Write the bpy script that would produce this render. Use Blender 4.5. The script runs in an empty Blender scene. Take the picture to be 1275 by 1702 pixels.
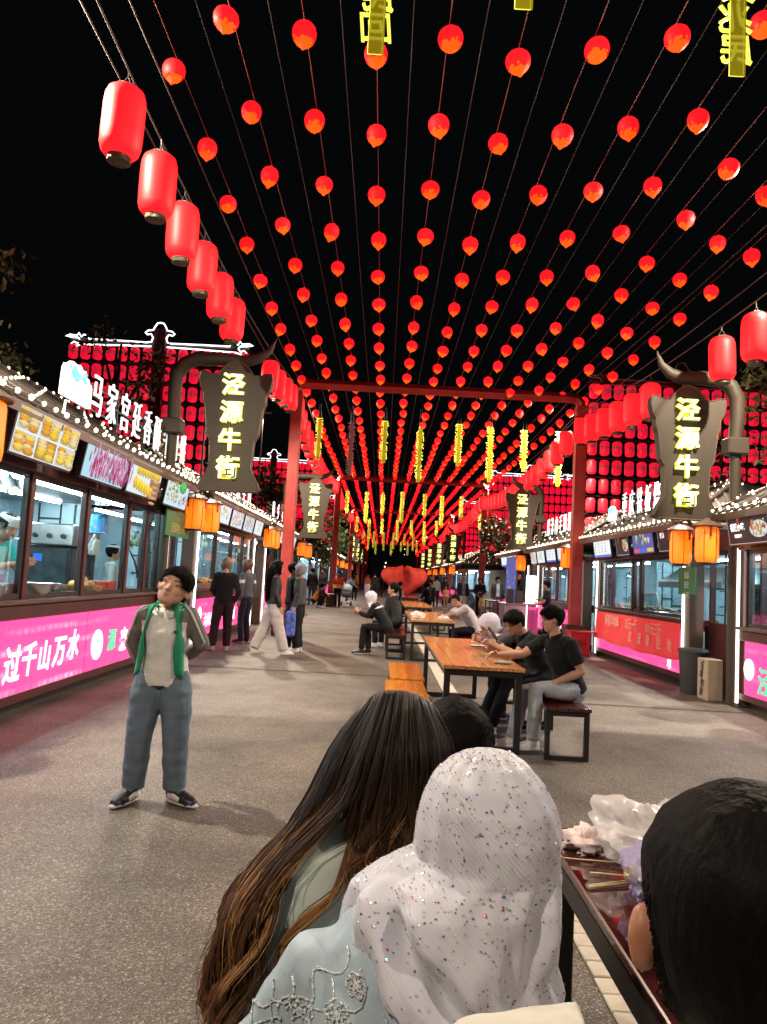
import bpy, bmesh, math, random
import numpy as np
from mathutils import Vector, Matrix, noise
from mathutils.bvhtree import BVHTree

S = bpy.context.scene
COL = S.collection
R = math.radians
rnd = random.Random(7)

# ---------------------------------------------------------------- camera, world, lamps, exposure
cam_d = bpy.data.cameras.new("camera")
cam = bpy.data.objects.new("camera", cam_d)
COL.objects.link(cam)
cam_d.sensor_fit = 'VERTICAL'
cam_d.sensor_height = 24.0
cam_d.lens = 24.0 * 1279.0 / 1702.0
cam_d.clip_start = 0.05
cam_d.clip_end = 600.0
yc = Vector((-1.5 / 1279, -109.0 / 1279, -1.0)).normalized()      # street direction seen from the camera
zc = Vector((math.sin(0.055), math.cos(0.055), 0.0))
zc = (zc - yc * zc.dot(yc)).normalized()
xc = yc.cross(zc)
cam.matrix_world = Matrix.Translation((0, 0, 1.48)) @ Matrix((xc, yc, zc)).to_4x4()
S.camera = cam

W = bpy.data.worlds.new("World")
S.world = W
W.use_nodes = True
_n = W.node_tree.nodes
_sky = _n.new("ShaderNodeTexSky")
_sky.sky_type = 'NISHITA'
_sky.sun_disc = False
_sky.sun_elevation = R(-8)
_sky.sun_rotation = R(200)
_n["Background"].inputs[1].default_value = 0.02
_mix = _n.new("ShaderNodeMixRGB")
_mix.blend_type = 'ADD'
_mix.inputs[0].default_value = 1.0
_mix.inputs[2].default_value = (0.075, 0.085, 0.10, 1)
W.node_tree.links.new(_sky.outputs[0], _mix.inputs[1])
W.node_tree.links.new(_mix.outputs[0], _n["Background"].inputs[0])

S.view_settings.view_transform = 'Standard'
S.view_settings.look = 'None'
S.view_settings.gamma = 1.0
S.view_settings.exposure = 0.0
S.render.engine = 'CYCLES'
S.cycles.use_denoising = True
S.cycles.max_bounces = 6
S.cycles.diffuse_bounces = 3
S.cycles.glossy_bounces = 3
S.cycles.transmission_bounces = 4
S.cycles.transparent_max_bounces = 8
S.cycles.sample_clamp_indirect = 4.0
S.cycles.caustics_reflective = False
S.cycles.caustics_refractive = False

FLOOD_W = 1500.0
FLOODS = [(-3.62, -2.0, 6.05, 1), (-3.62, 5.9, 6.05, 1), (-3.62, 15.2, 5.2, 1), (-3.62, 22.0, 6.0, 1), (-3.3, 35.7, 6.1, 1), (-3.3, 53.1, 6.1, 1),
          (4.98, -1.5, 6.05, -1), (4.98, 8.6, 6.05, -1), (4.98, 12.9, 4.5, -1), (4.98, 20.1, 6.0, -1), (5.4, 35.7, 6.1, -1), (5.4, 53.1, 6.1, -1)]
for fx, fy, fz, d in FLOODS:                                        # one lamp in each floodlight head on the sign masts
    l = bpy.data.lights.new("flood_lamp", 'SPOT')
    l.energy = FLOOD_W * (.80 if fy < 0 else .75 if fz < 5.5 else 1.35)
    l.color = (1.0, 0.84, 0.66)
    l.spot_size = R(158)
    l.spot_blend = 0.5
    l.shadow_soft_size = 0.06
    o = bpy.data.objects.new("flood_lamp", l)
    COL.objects.link(o)
    o.location = (fx + d * 0.02, fy, fz - 0.06)
    o.rotation_euler = Vector((d * 0.55, 0, -1)).to_track_quat('-Z', 'Y').to_euler()

# ---------------------------------------------------------------- helpers
def tag(o, label=None, cat=None, group=None, kind=None):
    if label: o["label"] = label
    if cat: o["category"] = cat
    if group: o["group"] = group
    if kind: o["kind"] = kind
    return o

def empty(name, loc=(0, 0, 0), rz=0.0, label=None, cat=None, group=None):
    o = bpy.data.objects.new(name, None)
    o.empty_display_size = 0.1
    COL.objects.link(o)
    o.location = loc
    o.rotation_euler = (0, 0, rz)
    return tag(o, label, cat, group)

def kids(o):
    return [c for c in ALLKIDS.get(o.name, [])]

ALLKIDS = {}

def adopt(o, parent):
    if parent is not None:
        o.parent = parent
        ALLKIDS.setdefault(parent.name, []).append(o)
    return o

def dup(o, parent=None, loc=None, label=None, scale=None, rz=None):
    c = o.copy()
    COL.objects.link(c)
    adopt(c, parent)
    if loc is not None: c.location = loc
    if rz is not None: c.rotation_euler = (0, 0, rz)
    if scale is not None: c.scale = (scale,) * 3
    if label: c["label"] = label
    for k in kids(o):
        dup(k, c)
    return c

ORD = "first second third fourth fifth sixth seventh eighth ninth tenth eleventh twelfth thirteenth fourteenth fifteenth sixteenth seventeenth eighteenth nineteenth twentieth".split()
TENS = {2: "twenty", 3: "thirty", 4: "forty", 5: "fifty", 6: "sixty", 7: "seventy", 8: "eighty", 9: "ninety", 10: "hundred and"}
TENTH = {2: "twentieth", 3: "thirtieth", 4: "fortieth", 5: "fiftieth", 6: "sixtieth", 7: "seventieth", 8: "eightieth", 9: "ninetieth", 10: "hundredth"}
def nth(i):
    i += 1
    if i <= 20: return ORD[i - 1]
    t, u = divmod(i, 10)
    return TENTH[t] if u == 0 else TENS[t] + "-" + ORD[u - 1]

class MB:
    """collects shapes into one mesh object"""
    def __init__(s):
        s.v, s.f, s.m, s.c = [], [], [], []
    def add(s, vs, fs, mi=0, col=None, mtx=None):
        b = len(s.v)
        if mtx is not None: vs = [mtx @ Vector(p) for p in vs]
        s.v += [tuple(p) for p in vs]
        s.f += [tuple(b + i for i in f) for f in fs]
        s.m += [mi] * len(fs)
        s.c += [col] * len(vs)
        return s
    def box(s, lo, hi, mi=0, col=None, mtx=None, bev=0.0):
        x0, y0, z0 = [min(a, b) for a, b in zip(lo, hi)]
        x1, y1, z1 = [max(a, b) for a, b in zip(lo, hi)]
        if bev > 0:
            b = min(bev, (x1 - x0) * .3, (y1 - y0) * .3, (z1 - z0) * .3)
            vs, idx = [], {}
            for i, x in enumerate((x0, x1)):
                for j, y in enumerate((y0, y1)):
                    for k, z in enumerate((z0, z1)):
                        sx, sy, sz = (b, -b)[i], (b, -b)[j], (b, -b)[k]
                        for a, p in enumerate(((x, y + sy, z + sz), (x + sx, y, z + sz), (x + sx, y + sy, z))):
                            idx[i, j, k, a] = len(vs); vs.append(p)
            g = lambda i, j, k, a: idx[i, j, k, a]
            fs = [[g(0,0,0,0), g(0,0,1,0), g(0,1,1,0), g(0,1,0,0)], [g(1,0,0,0), g(1,1,0,0), g(1,1,1,0), g(1,0,1,0)],
                  [g(0,0,0,1), g(1,0,0,1), g(1,0,1,1), g(0,0,1,1)], [g(0,1,0,1), g(0,1,1,1), g(1,1,1,1), g(1,1,0,1)],
                  [g(0,0,0,2), g(0,1,0,2), g(1,1,0,2), g(1,0,0,2)], [g(0,0,1,2), g(1,0,1,2), g(1,1,1,2), g(0,1,1,2)]]
            for i in (0, 1):
                for j in (0, 1):
                    fs.append([g(i,j,0,0), g(i,j,1,0), g(i,j,1,1), g(i,j,0,1)])
                    fs.append([g(i,0,j,0), g(i,1,j,0), g(i,1,j,2), g(i,0,j,2)])
                    fs.append([g(0,i,j,1), g(1,i,j,1), g(1,i,j,2), g(0,i,j,2)])
                    for k in (0, 1):
                        fs.append([g(i,j,k,0), g(i,j,k,1), g(i,j,k,2)])
            return s.add(vs, fs, mi, col, mtx)
        vs = [(x0,y0,z0),(x1,y0,z0),(x1,y1,z0),(x0,y1,z0),(x0,y0,z1),(x1,y0,z1),(x1,y1,z1),(x0,y1,z1)]
        return s.add(vs, [(0,3,2,1),(4,5,6,7),(0,1,5,4),(1,2,6,5),(2,3,7,6),(3,0,4,7)], mi, col, mtx)
    def tube(s, pts, rads, n=8, mi=0, col=None, side=None, cap=True, flat=1.0, mtx=None):
        """tube along pts; rads: one radius, a list, or a list of (ra, rb)"""
        pts = [Vector(p) for p in pts]
        if not isinstance(rads, (list, tuple)): rads = [rads] * len(pts)
        ref = Vector(side) if side is not None else None
        vs, fs, mis = [], [], []
        prev = None
        for i, p in enumerate(pts):
            t = (pts[min(i + 1, len(pts) - 1)] - pts[max(i - 1, 0)])
            t = t.normalized() if t.length > 1e-9 else Vector((0, 0, 1))
            if ref is not None: a = ref - t * ref.dot(t)
            elif prev is not None: a = prev - t * prev.dot(t)
            else: a = Vector((1, 0, 0)) - t * t.x if abs(t.x) < .9 else Vector((0, 1, 0)) - t * t.y
            if a.length < 1e-6: a = t.orthogonal()
            a.normalize(); prev = a
            b = t.cross(a)
            r = rads[i]
            ra, rb = r if isinstance(r, (list, tuple)) else (r, r * flat)
            for k in range(n):
                an = 2 * math.pi * k / n
                vs.append(p + a * (math.cos(an) * ra) + b * (math.sin(an) * rb))
        b0 = len(s.v)
        for i in range(len(pts) - 1):
            for k in range(n):
                fs.append((i*n+k, i*n+(k+1)%n, (i+1)*n+(k+1)%n, (i+1)*n+k))
                mis.append(mi[i] if isinstance(mi, list) else mi)
        if cap:
            fs.append(tuple(range(n - 1, -1, -1))); mis.append(mi[0] if isinstance(mi, list) else mi)
            fs.append(tuple((len(pts)-1)*n + k for k in range(n))); mis.append(mi[-1] if isinstance(mi, list) else mi)
        s.add(vs, fs, 0, col, mtx)
        s.m[-len(fs):] = mis
        return s
    def lathe(s, prof, c=(0, 0, 0), n=16, mi=0, col=None, mtx=None, sx=1.0, sy=1.0):
        vs, fs, mis = [], [], []
        for r, z in prof:
            for k in range(n):
                a = 2 * math.pi * k / n
                vs.append((c[0] + r * sx * math.cos(a), c[1] + r * sy * math.sin(a), c[2] + z))
        for i in range(len(prof) - 1):
            for k in range(n):
                fs.append((i*n+k, i*n+(k+1)%n, (i+1)*n+(k+1)%n, (i+1)*n+k))
                mis.append(mi[i] if isinstance(mi, list) else mi)
        fs.append(tuple(range(n - 1, -1, -1))); mis.append(mi[0] if isinstance(mi, list) else mi)
        fs.append(tuple((len(prof)-1)*n + k for k in range(n))); mis.append(mi[-1] if isinstance(mi, list) else mi)
        s.add(vs, fs, 0, col, mtx)
        s.m[-len(fs):] = mis
        return s
    def ball(s, c, r, n=10, m=6, mi=0, col=None, rot=None):
        rx, ry, rz = r if isinstance(r, (list, tuple)) else (r, r, r)
        prof = [(max(math.cos(-math.pi/2 + math.pi * i / m), 0.02), math.sin(-math.pi/2 + math.pi * i / m)) for i in range(m + 1)]
        M4 = Matrix.Translation(c) @ (rot.to_4x4() if rot is not None else Matrix()) @ Matrix.Diagonal((rx, ry, rz, 1))
        return s.lathe(prof, (0, 0, 0), n, mi, col, M4)
    def prism(s, poly, mtx, depth, mi=0, col=None):
        """flat outline in local xy, extruded along local z by depth"""
        n = len(poly)
        vs = [(x, y, 0) for x, y in poly] + [(x, y, depth) for x, y in poly]
        fs = [tuple(range(n - 1, -1, -1)), tuple(range(n, 2 * n))] + [(i, (i+1) % n, n + (i+1) % n, n + i) for i in range(n)]
        return s.add(vs, fs, mi, col, mtx)
    def quad(s, a, b, c, d, mi=0, col=None):
        return s.add([a, b, c, d], [(0, 1, 2, 3)], mi, col)
    def text(s, body, mtx, size, depth=0.01, mi=0, col=None, fat=0.0, shear=0.0, sx=1.0, align='CENTER', thin=1):
        vs, fs = glyphs(body, depth / size, fat, shear, align)
        return s.add([(x * size * sx, y * size, z * size) for x, y, z in vs], fs, mi, col, mtx)
    def build(s, name, mats, parent=None, smooth=False, colattr=False, loc=None):
        me = bpy.data.meshes.new(name)
        off, q = Vector((0, 0, 0)), parent
        while q is not None:
            off += q.location; q = q.parent
        if off.length > 0: s.v = [(x - off.x, y - off.y, z - off.z) for x, y, z in s.v]
        me.from_pydata(s.v, [], s.f)
        for m in (mats if isinstance(mats, (list, tuple)) else [mats]): me.materials.append(m)
        if len(me.polygons) == len(s.m):
            me.polygons.foreach_set("material_index", s.m)
        if smooth is not False:
            me.polygons.foreach_set("use_smooth", [True] * len(me.polygons))
        if colattr:
            ca = me.color_attributes.new("Col", 'FLOAT_COLOR', 'POINT')
            arr = np.ones((len(s.v), 4), np.float32)
            arr[:, :3] = [c if c else (1, 1, 1) for c in s.c]
            ca.data.foreach_set("color", arr.ravel())
        me.update()
        o = bpy.data.objects.new(name, me)
        COL.objects.link(o)
        if smooth not in (False, True):
            me.set_sharp_from_angle(angle=R(smooth))
        if loc is not None: o.location = loc
        return adopt(o, parent)

_gc = {}
def glyphs(body, depth, fat, shear, align):
    """real letters: the curve of a text object as mesh data, 1 unit high"""
    key = (body, round(depth, 4), fat, shear, align)
    if key in _gc: return _gc[key]
    c = bpy.data.curves.new("lettering", 'FONT')
    c.body = body; c.align_x = align; c.align_y = 'CENTER'
    c.extrude = depth / 2; c.offset = fat; c.shear = shear; c.resolution_u = 2
    o = bpy.data.objects.new("lettering", c)
    COL.objects.link(o)
    dg = bpy.context.evaluated_depsgraph_get()
    me = o.evaluated_get(dg).to_mesh()
    vs = [tuple(v.co) for v in me.vertices]
    fs = [tuple(p.vertices) for p in me.polygons]
    o.evaluated_get(dg).to_mesh_clear()
    bpy.data.objects.remove(o); bpy.data.curves.remove(c)
    _gc[key] = (vs, fs)
    return vs, fs

def frame(o, right, up):
    """matrix whose local x, y, z are right, up and their normal, at o"""
    r = Vector(right).normalized(); u = Vector(up); u = (u - r * u.dot(r)).normalized(); n = r.cross(u)
    m = Matrix((r, u, n)).transposed().to_4x4()
    m.translation = Vector(o)
    return m

# ---------------------------------------------------------------- materials
def M(name, col=(.5, .5, .5), rough=.5, metal=0.0, var=0.0, vs=8.0, bump=0.0, bs=60.0, emit=None, es=1.0, sample='AUTO', alpha=1.0, stretch=None, spec=.5, sheen=0.0, colattr=False, coat=0.0):
    m = bpy.data.materials.new(name)
    m.use_nodes = True
    nt = m.node_tree; N = nt.nodes; L = nt.links
    b = N["Principled BSDF"]
    b.inputs["Base Color"].default_value = (*col, 1)
    b.inputs["Roughness"].default_value = rough
    b.inputs["Metallic"].default_value = metal
    b.inputs["Specular IOR Level"].default_value = spec
    b.inputs["Sheen Weight"].default_value = sheen
    b.inputs["Coat Weight"].default_value = coat
    b.inputs["Alpha"].default_value = alpha
    tc = N.new("ShaderNodeTexCoord")
    vec = tc.outputs["Object"]
    if stretch:
        mp = N.new("ShaderNodeMapping"); mp.inputs["Scale"].default_value = stretch
        L.new(vec, mp.inputs["Vector"]); vec = mp.outputs["Vector"]
    base = None
    if colattr:
        at = N.new("ShaderNodeAttribute"); at.attribute_name = "Col"
        base = at.outputs["Color"]
        if emit is None: L.new(base, b.inputs["Base Color"])
    if var > 0:
        nz = N.new("ShaderNodeTexNoise"); nz.inputs["Scale"].default_value = vs; nz.inputs["Detail"].default_value = 5
        L.new(vec, nz.inputs["Vector"])
        mr = N.new("ShaderNodeMapRange"); mr.inputs[1].default_value = .3; mr.inputs[2].default_value = .7
        mr.inputs[3].default_value = 1 - var; mr.inputs[4].default_value = 1 + var
        L.new(nz.outputs["Fac"], mr.inputs[0])
        hs = N.new("ShaderNodeHueSaturation"); hs.inputs["Color"].default_value = (*col, 1)
        if base: L.new(base, hs.inputs["Color"])
        L.new(mr.outputs[0], hs.inputs["Value"])
        L.new(hs.outputs[0], b.inputs["Base Color"])
    if bump > 0:
        nb = N.new("ShaderNodeTexNoise"); nb.inputs["Scale"].default_value = bs; nb.inputs["Detail"].default_value = 4
        L.new(vec, nb.inputs["Vector"])
        bp = N.new("ShaderNodeBump"); bp.inputs["Strength"].default_value = bump; bp.inputs["Distance"].default_value = 0.02
        L.new(nb.outputs["Fac"], bp.inputs["Height"]); L.new(bp.outputs[0], b.inputs["Normal"])
    if emit is not None:
        b.inputs["Emission Color"].default_value = (*emit, 1)
        b.inputs["Emission Strength"].default_value = es
        if colattr: L.new(base, b.inputs["Emission Color"])
        m.cycles.emission_sampling = sample
    return m

def nodes(m): return m.node_tree.nodes, m.node_tree.links

def glass_mat():
    m = bpy.data.materials.new("window_glass"); m.use_nodes = True
    N, L = nodes(m); N.clear()
    out = N.new("ShaderNodeOutputMaterial"); mix = N.new("ShaderNodeMixShader")
    t = N.new("ShaderNodeBsdfTransparent"); t.inputs[0].default_value = (.84, .93, .95, 1)
    g = N.new("ShaderNodeBsdfGlossy"); g.inputs["Roughness"].default_value = .02
    lw = N.new("ShaderNodeLayerWeight"); pw = N.new("ShaderNodeMath"); pw.operation = 'POWER'; pw.inputs[1].default_value = 4.0
    fr = N.new("ShaderNodeMath"); fr.operation = 'MULTIPLY_ADD'; fr.inputs[1].default_value = .5; fr.inputs[2].default_value = .035
    L.new(lw.outputs["Facing"], pw.inputs[0]); L.new(pw.outputs[0], fr.inputs[0]); L.new(fr.outputs[0], mix.inputs[0]); L.new(t.outputs[0], mix.inputs[1]); L.new(g.outputs[0], mix.inputs[2]); L.new(mix.outputs[0], out.inputs[0])
    return m

GLASS = glass_mat()
MAROON = M("maroon_paint", (.075, .016, .014), .38, var=.25, vs=5, bump=.08, bs=90)
BROWN = M("bronze_brown_metal", (.105, .060, .042), .42, var=.18, vs=4, bump=.05, bs=60)
SIGNBROWN = M("sign_brown_paint", (.042, .031, .017), .6, var=.12, vs=3, bump=.06, bs=40)
DARKFRAME = M("dark_window_frame", (.03, .019, .017), .35, var=.2)
REDPAINT = M("red_gate_paint", (.46, .045, .036), .5, var=.22, vs=3.5, bump=.1, bs=50)
BLACKMETAL = M("black_painted_steel", (.010, .010, .011), .38, var=.3, vs=12, bump=.05, bs=120)
STEEL = M("stainless_steel", (.55, .55, .53), .28, 1.0, var=.12, vs=6)
ROOFTILE = M("roof_tile_brown", (.060, .046, .038), .6, var=.35, vs=6, bump=.3, bs=30)
WHITEWALL = M("stall_back_wall", (.34, .45, .49), .35, var=.08, vs=3)
TUBE = M("ceiling_tube_light", (.9, .95, 1), .3, emit=(.72, .93, 1.0), es=58.0)
LED = M("white_led_strip", (.9, .9, .9), .3, emit=(1, .93, .82), es=3.2)
NEONW = M("white_neon_tube", (.9, .9, .9), .3, emit=(.96, .95, 1.0), es=2.4, sample='NONE')
BULB = M("warm_white_bulb", (.9, .85, .7), .3, emit=(1.0, .86, .62), es=2.2, sample='NONE')
LETTERW = M("white_led_letters", (.9, .9, .95), .3, emit=(.86, .93, 1.0), es=.95)
LETTERY = M("yellow_green_led_letters", (.9, .9, .4), .3, emit=(1.0, 1.0, .52), es=1.25)
HALO = M("lit_letter_rim", (.5, .5, .02), .4, emit=(.55, .55, .015), es=1.0)
NEONY = M("yellow_neon_tube", (.9, .9, .2), .3, emit=(.95, .95, .10), es=1.15, sample='NONE')
NEONOFF = M("unlit_pink_neon_tube", (.50, .30, .30), .4)
CABLE = M("grey_steel_cable", (.075, .068, .06), .5)
REDCABLE = M("red_tinted_cord", (.30, .09, .07), .5)
WHITEPAINT = M("white_paint", (.78, .77, .74), .5, var=.05)
PLASTICRED = M("red_plastic", (.42, .02, .02), .4, var=.12)
GREENSIGN = M("green_sign_board", (.035, .17, .06), .5, var=.08)
ORANGELAMP = None
# ================================================================ the ground
def asphalt():
    m = bpy.data.materials.new("speckled_asphalt"); m.use_nodes = True
    N, L = nodes(m); b = N["Principled BSDF"]
    tc = N.new("ShaderNodeTexCoord")
    def nz(sc, det=2, rough=.5):
        n = N.new("ShaderNodeTexNoise"); n.inputs["Scale"].default_value = sc; n.inputs["Detail"].default_value = det; n.inputs["Roughness"].default_value = rough
        L.new(tc.outputs["Object"], n.inputs["Vector"]); return n.outputs["Fac"]
    def ramp(f, stops):
        r = N.new("ShaderNodeValToRGB"); e = r.color_ramp.elements
        e[0].position, e[0].color = stops[0][0], (*stops[0][1], 1); e[1].position, e[1].color = stops[-1][0], (*stops[-1][1], 1)
        for p, c in stops[1:-1]:
            k = e.new(p); k.color = (*c, 1)
        L.new(f, r.inputs[0]); return r.outputs[0]
    def mix(a, c, f, mode='MIX'):
        x = N.new("ShaderNodeMixRGB"); x.blend_type = mode
        if isinstance(f, float): x.inputs[0].default_value = f
        else: L.new(f, x.inputs[0])
        L.new(a, x.inputs[1]); L.new(c, x.inputs[2]); return x.outputs[0]
    vo = N.new("ShaderNodeTexVoronoi"); vo.inputs["Scale"].default_value = 135
    L.new(tc.outputs["Object"], vo.inputs["Vector"])
    grain = ramp(vo.outputs["Color"], [(.12, (.042, .034, .027)), (.45, (.092, .076, .060)), (.7, (.128, .106, .084)), (.94, (.34, .29, .24))])
    big = ramp(nz(1.1, 5), [(.32, (.62, .60, .60)), (.5, (1, 1, 1)), (.68, (1.22, 1.2, 1.14))])
    mid = ramp(nz(34, 3, .7), [(.3, (.82, .82, .82)), (.7, (1.16, 1.16, 1.16))])
    c = mix(mix(grain, big, 1.0, 'MULTIPLY'), mid, 1.0, 'MULTIPLY')
    spots = ramp(nz(2.6, 6, .75), [(.63, (1, 1, 1)), (.70, (.62, .60, .58))])
    c = mix(c, spots, 1.0, 'MULTIPLY')
    L.new(c, b.inputs["Base Color"])
    rr = N.new("ShaderNodeMapRange"); rr.inputs[3].default_value = .42; rr.inputs[4].default_value = .75
    L.new(nz(3, 4), rr.inputs[0]); L.new(rr.outputs[0], b.inputs["Roughness"])
    bp = N.new("ShaderNodeBump"); bp.inputs["Strength"].default_value = .55; bp.inputs["Distance"].default_value = .006
    L.new(vo.outputs["Distance"], bp.inputs["Height"]); L.new(bp.outputs[0], b.inputs["Normal"])
    return m
ASPH = asphalt()
g = MB()
g.quad((-200, -40, 0), (200, -40, 0), (200, 320, 0), (-200, 320, 0))
tag(g.build("ground", ASPH), kind="structure")

PAVER = M("beige_paving_stone", (.50, .44, .36), .7, var=.14, vs=9, bump=.25, bs=50)
JOINT = M("paving_joint_sand", (.10, .09, .08), .9, bump=.3)
st = MB(); st.box((.885, .4, -.02), (1.085, 14.1, .004))
strip = tag(st.build("paving_strip", JOINT), kind="structure")
pb = MB(); pb.box((-.095, -.056, -.02), (.095, .056, .010), bev=.004)
pv0 = pb.build("brick", PAVER)
for i in range(112):
    b = pv0 if i == 0 else pv0.copy()
    if i: COL.objects.link(b)
    adopt(b, strip)
    b.location = (.985 + rnd.uniform(-.002, .002), .5 + .12 * i, rnd.uniform(-.002, .003))
    b.rotation_euler = (rnd.uniform(-.01, .01), rnd.uniform(-.01, .01), rnd.uniform(-.012, .012))
far = MB()
for i in range(500):
    y = .5 + .12 * (112 + i)
    far.box((.89, y - .056, -.02), (1.08, y + .056, .010 + rnd.uniform(-.002, .002)))
tag(far.build("far_brick", PAVER, strip), kind="stuff")

SHADEBAND = M("shadow_band_tone", (.05, .042, .034), .8, var=.3, vs=6, bump=.4, bs=50)  # dark strips painted across the asphalt, standing for cast shadows of cables and gates
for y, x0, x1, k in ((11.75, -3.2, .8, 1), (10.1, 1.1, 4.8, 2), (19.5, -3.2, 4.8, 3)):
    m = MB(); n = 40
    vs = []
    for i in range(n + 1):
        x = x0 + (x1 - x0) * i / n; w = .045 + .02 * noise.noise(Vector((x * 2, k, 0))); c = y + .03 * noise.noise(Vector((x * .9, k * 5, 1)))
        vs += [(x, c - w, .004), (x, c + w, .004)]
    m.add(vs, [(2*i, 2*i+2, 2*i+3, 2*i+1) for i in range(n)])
    tag(m.build("painted_shadow_band", SHADEBAND), kind="structure")

# ================================================================ red gates over the street
GATES = [.9 + 17.4 * k for k in range(0, 7)]
PLACE = "nearest second third fourth fifth sixth".split()
for k, gy in enumerate(GATES):
    if k == 0: nm = "red steel gate over the street above the front tables"
    else: nm = ["red square gate frame nearest in view, spanning the street ahead of the shoppers", "second red gate frame along the street, behind the first row of neon signs",
                "third red gate frame along the lantern-hung street", "fourth red gate frame along the lantern-hung street", "fifth red gate frame down the street", "farthest red gate frame, just before the dark end of the street"][k - 1]
    r = empty("street_gate", (1.14, gy, 0), 0, nm, "gate", "red gate frames spanning the street")
    for x in (-2.29, 4.57):
        m = MB(); m.box((x - .13, gy - .13, .62), (x + .13, gy + .13, 5.86), bev=.012)
        p = m.build("post", REDPAINT, r)
        m = MB(); m.box((x - .24, gy - .24, 0), (x + .24, gy + .24, .62), bev=.02)
        m.build("post_base", MAROON, p)
        m = MB(); m.box((x + (.13 if x < 0 else -.13) - .004, gy - .142, .7), (x + (.13 if x < 0 else -.13) + .004, gy - .131, 5.8))
        m.build("edge_strip", BROWN, p)
    m = MB()
    m.tube([(-2.29, gy, 5.80), (-2.26, gy, 5.94), (-2.16, gy, 6.03), (-1.9, gy, 6.05), (4.2, gy, 6.05), (4.44, gy, 6.03), (4.54, gy, 5.94), (4.57, gy, 5.80)], [(.125, .125)] * 8, n=4, side=(0, 1, 0))
    m.build("beam", REDPAINT, r)

# ================================================================ food stalls
def pink_mat():
    m = bpy.data.materials.new("lit_pink_panel"); m.use_nodes = True
    N, L = nodes(m); b = N["Principled BSDF"]
    b.inputs["Base Color"].default_value = (.5, .05, .2, 1); b.inputs["Roughness"].default_value = .25
    tc = N.new("ShaderNodeTexCoord"); sp = N.new("ShaderNodeSeparateXYZ"); L.new(tc.outputs["Object"], sp.inputs[0])
    w = N.new("ShaderNodeMath"); w.operation = 'SINE'
    mu = N.new("ShaderNodeMath"); mu.operation = 'MULTIPLY'; mu.inputs[1].default_value = 34.0
    L.new(sp.outputs["Z"], mu.inputs[0]); L.new(mu.outputs[0], w.inputs[0])
    mp = N.new("ShaderNodeMapping"); mp.inputs["Scale"].default_value = (1, .55, 2.2); L.new(tc.outputs["Object"], mp.inputs[0])
    nz = N.new("ShaderNodeTexNoise"); nz.inputs["Scale"].default_value = 1.4; nz.inputs["Detail"].default_value = 3; L.new(mp.outputs[0], nz.inputs["Vector"])
    mp2 = N.new("ShaderNodeMapping"); mp2.inputs["Scale"].default_value = (1, 7.5, 5.4); L.new(tc.outputs["Object"], mp2.inputs[0])
    vo = N.new("ShaderNodeTexVoronoi"); vo.inputs["Scale"].default_value = 1.0; vo.inputs["Randomness"].default_value = .25; L.new(mp2.outputs[0], vo.inputs["Vector"])
    dot = N.new("ShaderNodeMapRange"); dot.inputs[1].default_value = .45; dot.inputs[2].default_value = 0.0; dot.inputs[3].default_value = 0; dot.inputs[4].default_value = 1
    L.new(vo.outputs["Distance"], dot.inputs[0])
    a = N.new("ShaderNodeMapRange"); a.inputs[1].default_value = .2; a.inputs[2].default_value = 1; a.inputs[3].default_value = 0; a.inputs[4].default_value = 1
    L.new(w.outputs[0], a.inputs[0])
    c = N.new("ShaderNodeMapRange"); c.inputs[1].default_value = .46; c.inputs[2].default_value = .66
    L.new(nz.outputs["Fac"], c.inputs[0])
    d = N.new("ShaderNodeMath"); d.operation = 'MULTIPLY'; L.new(a.outputs[0], d.inputs[0]); L.new(c.outputs[0], d.inputs[1])
    e = N.new("ShaderNodeMath"); e.operation = 'MULTIPLY'; L.new(d.outputs[0], e.inputs[0]); L.new(dot.outputs[0], e.inputs[1])
    f = N.new("ShaderNodeMath"); f.operation = 'MULTIPLY_ADD'; f.inputs[1].default_value = .35; L.new(d.outputs[0], f.inputs[0]); L.new(e.outputs[0], f.inputs[2])
    mx = N.new("ShaderNodeMixRGB"); mx.inputs[1].default_value = (1.25, .075, .34, 1); mx.inputs[2].default_value = (1.0, .62, .86, 1); L.new(f.outputs[0], mx.inputs[0])
    L.new(mx.outputs[0], b.inputs["Emission Color"]); b.inputs["Emission Strength"].default_value = 1.0
    return m
PINK = pink_mat()
PINKWHITE = M("lit_white_lettering", (.9, .9, .9), .3, emit=(1, .93, .97), es=1.25)
PINKGREEN = M("lit_green_lettering", (.1, .6, .35), .3, emit=(.05, .62, .32), es=1.0)
PRINT = M("backlit_menu_print", (.03, .03, .03), .6, spec=.1, emit=(1, 1, 1), es=1.0, colattr=True)
BANNER = M("red_banner_cloth", (.66, .035, .035), .6, var=.1, vs=4, emit=(.62, .022, .028), es=.6, sheen=.2)  # emission makes the cloth itself glow to look brighter; it is no lamp
BANNERTXT = M("orange_banner_print", (.90, .58, .48), .6)
FOODS = M("mixed_food_pieces", (.5, .25, .08), .5, colattr=True)
BACKLAT = M("dark_lattice_bar", (.012, .014, .016), .5)

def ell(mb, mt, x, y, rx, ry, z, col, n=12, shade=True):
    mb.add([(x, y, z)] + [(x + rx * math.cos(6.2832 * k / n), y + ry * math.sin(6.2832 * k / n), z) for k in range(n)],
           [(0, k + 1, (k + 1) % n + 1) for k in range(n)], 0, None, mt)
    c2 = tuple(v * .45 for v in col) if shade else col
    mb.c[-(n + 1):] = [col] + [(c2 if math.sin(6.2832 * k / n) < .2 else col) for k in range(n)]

def rect(mb, mt, x0, y0, x1, y1, z, col):
    mb.add([(x0, y0, z), (x1, y0, z), (x1, y1, z), (x0, y1, z)], [(0, 1, 2, 3)], 0, col, mt)

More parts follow.
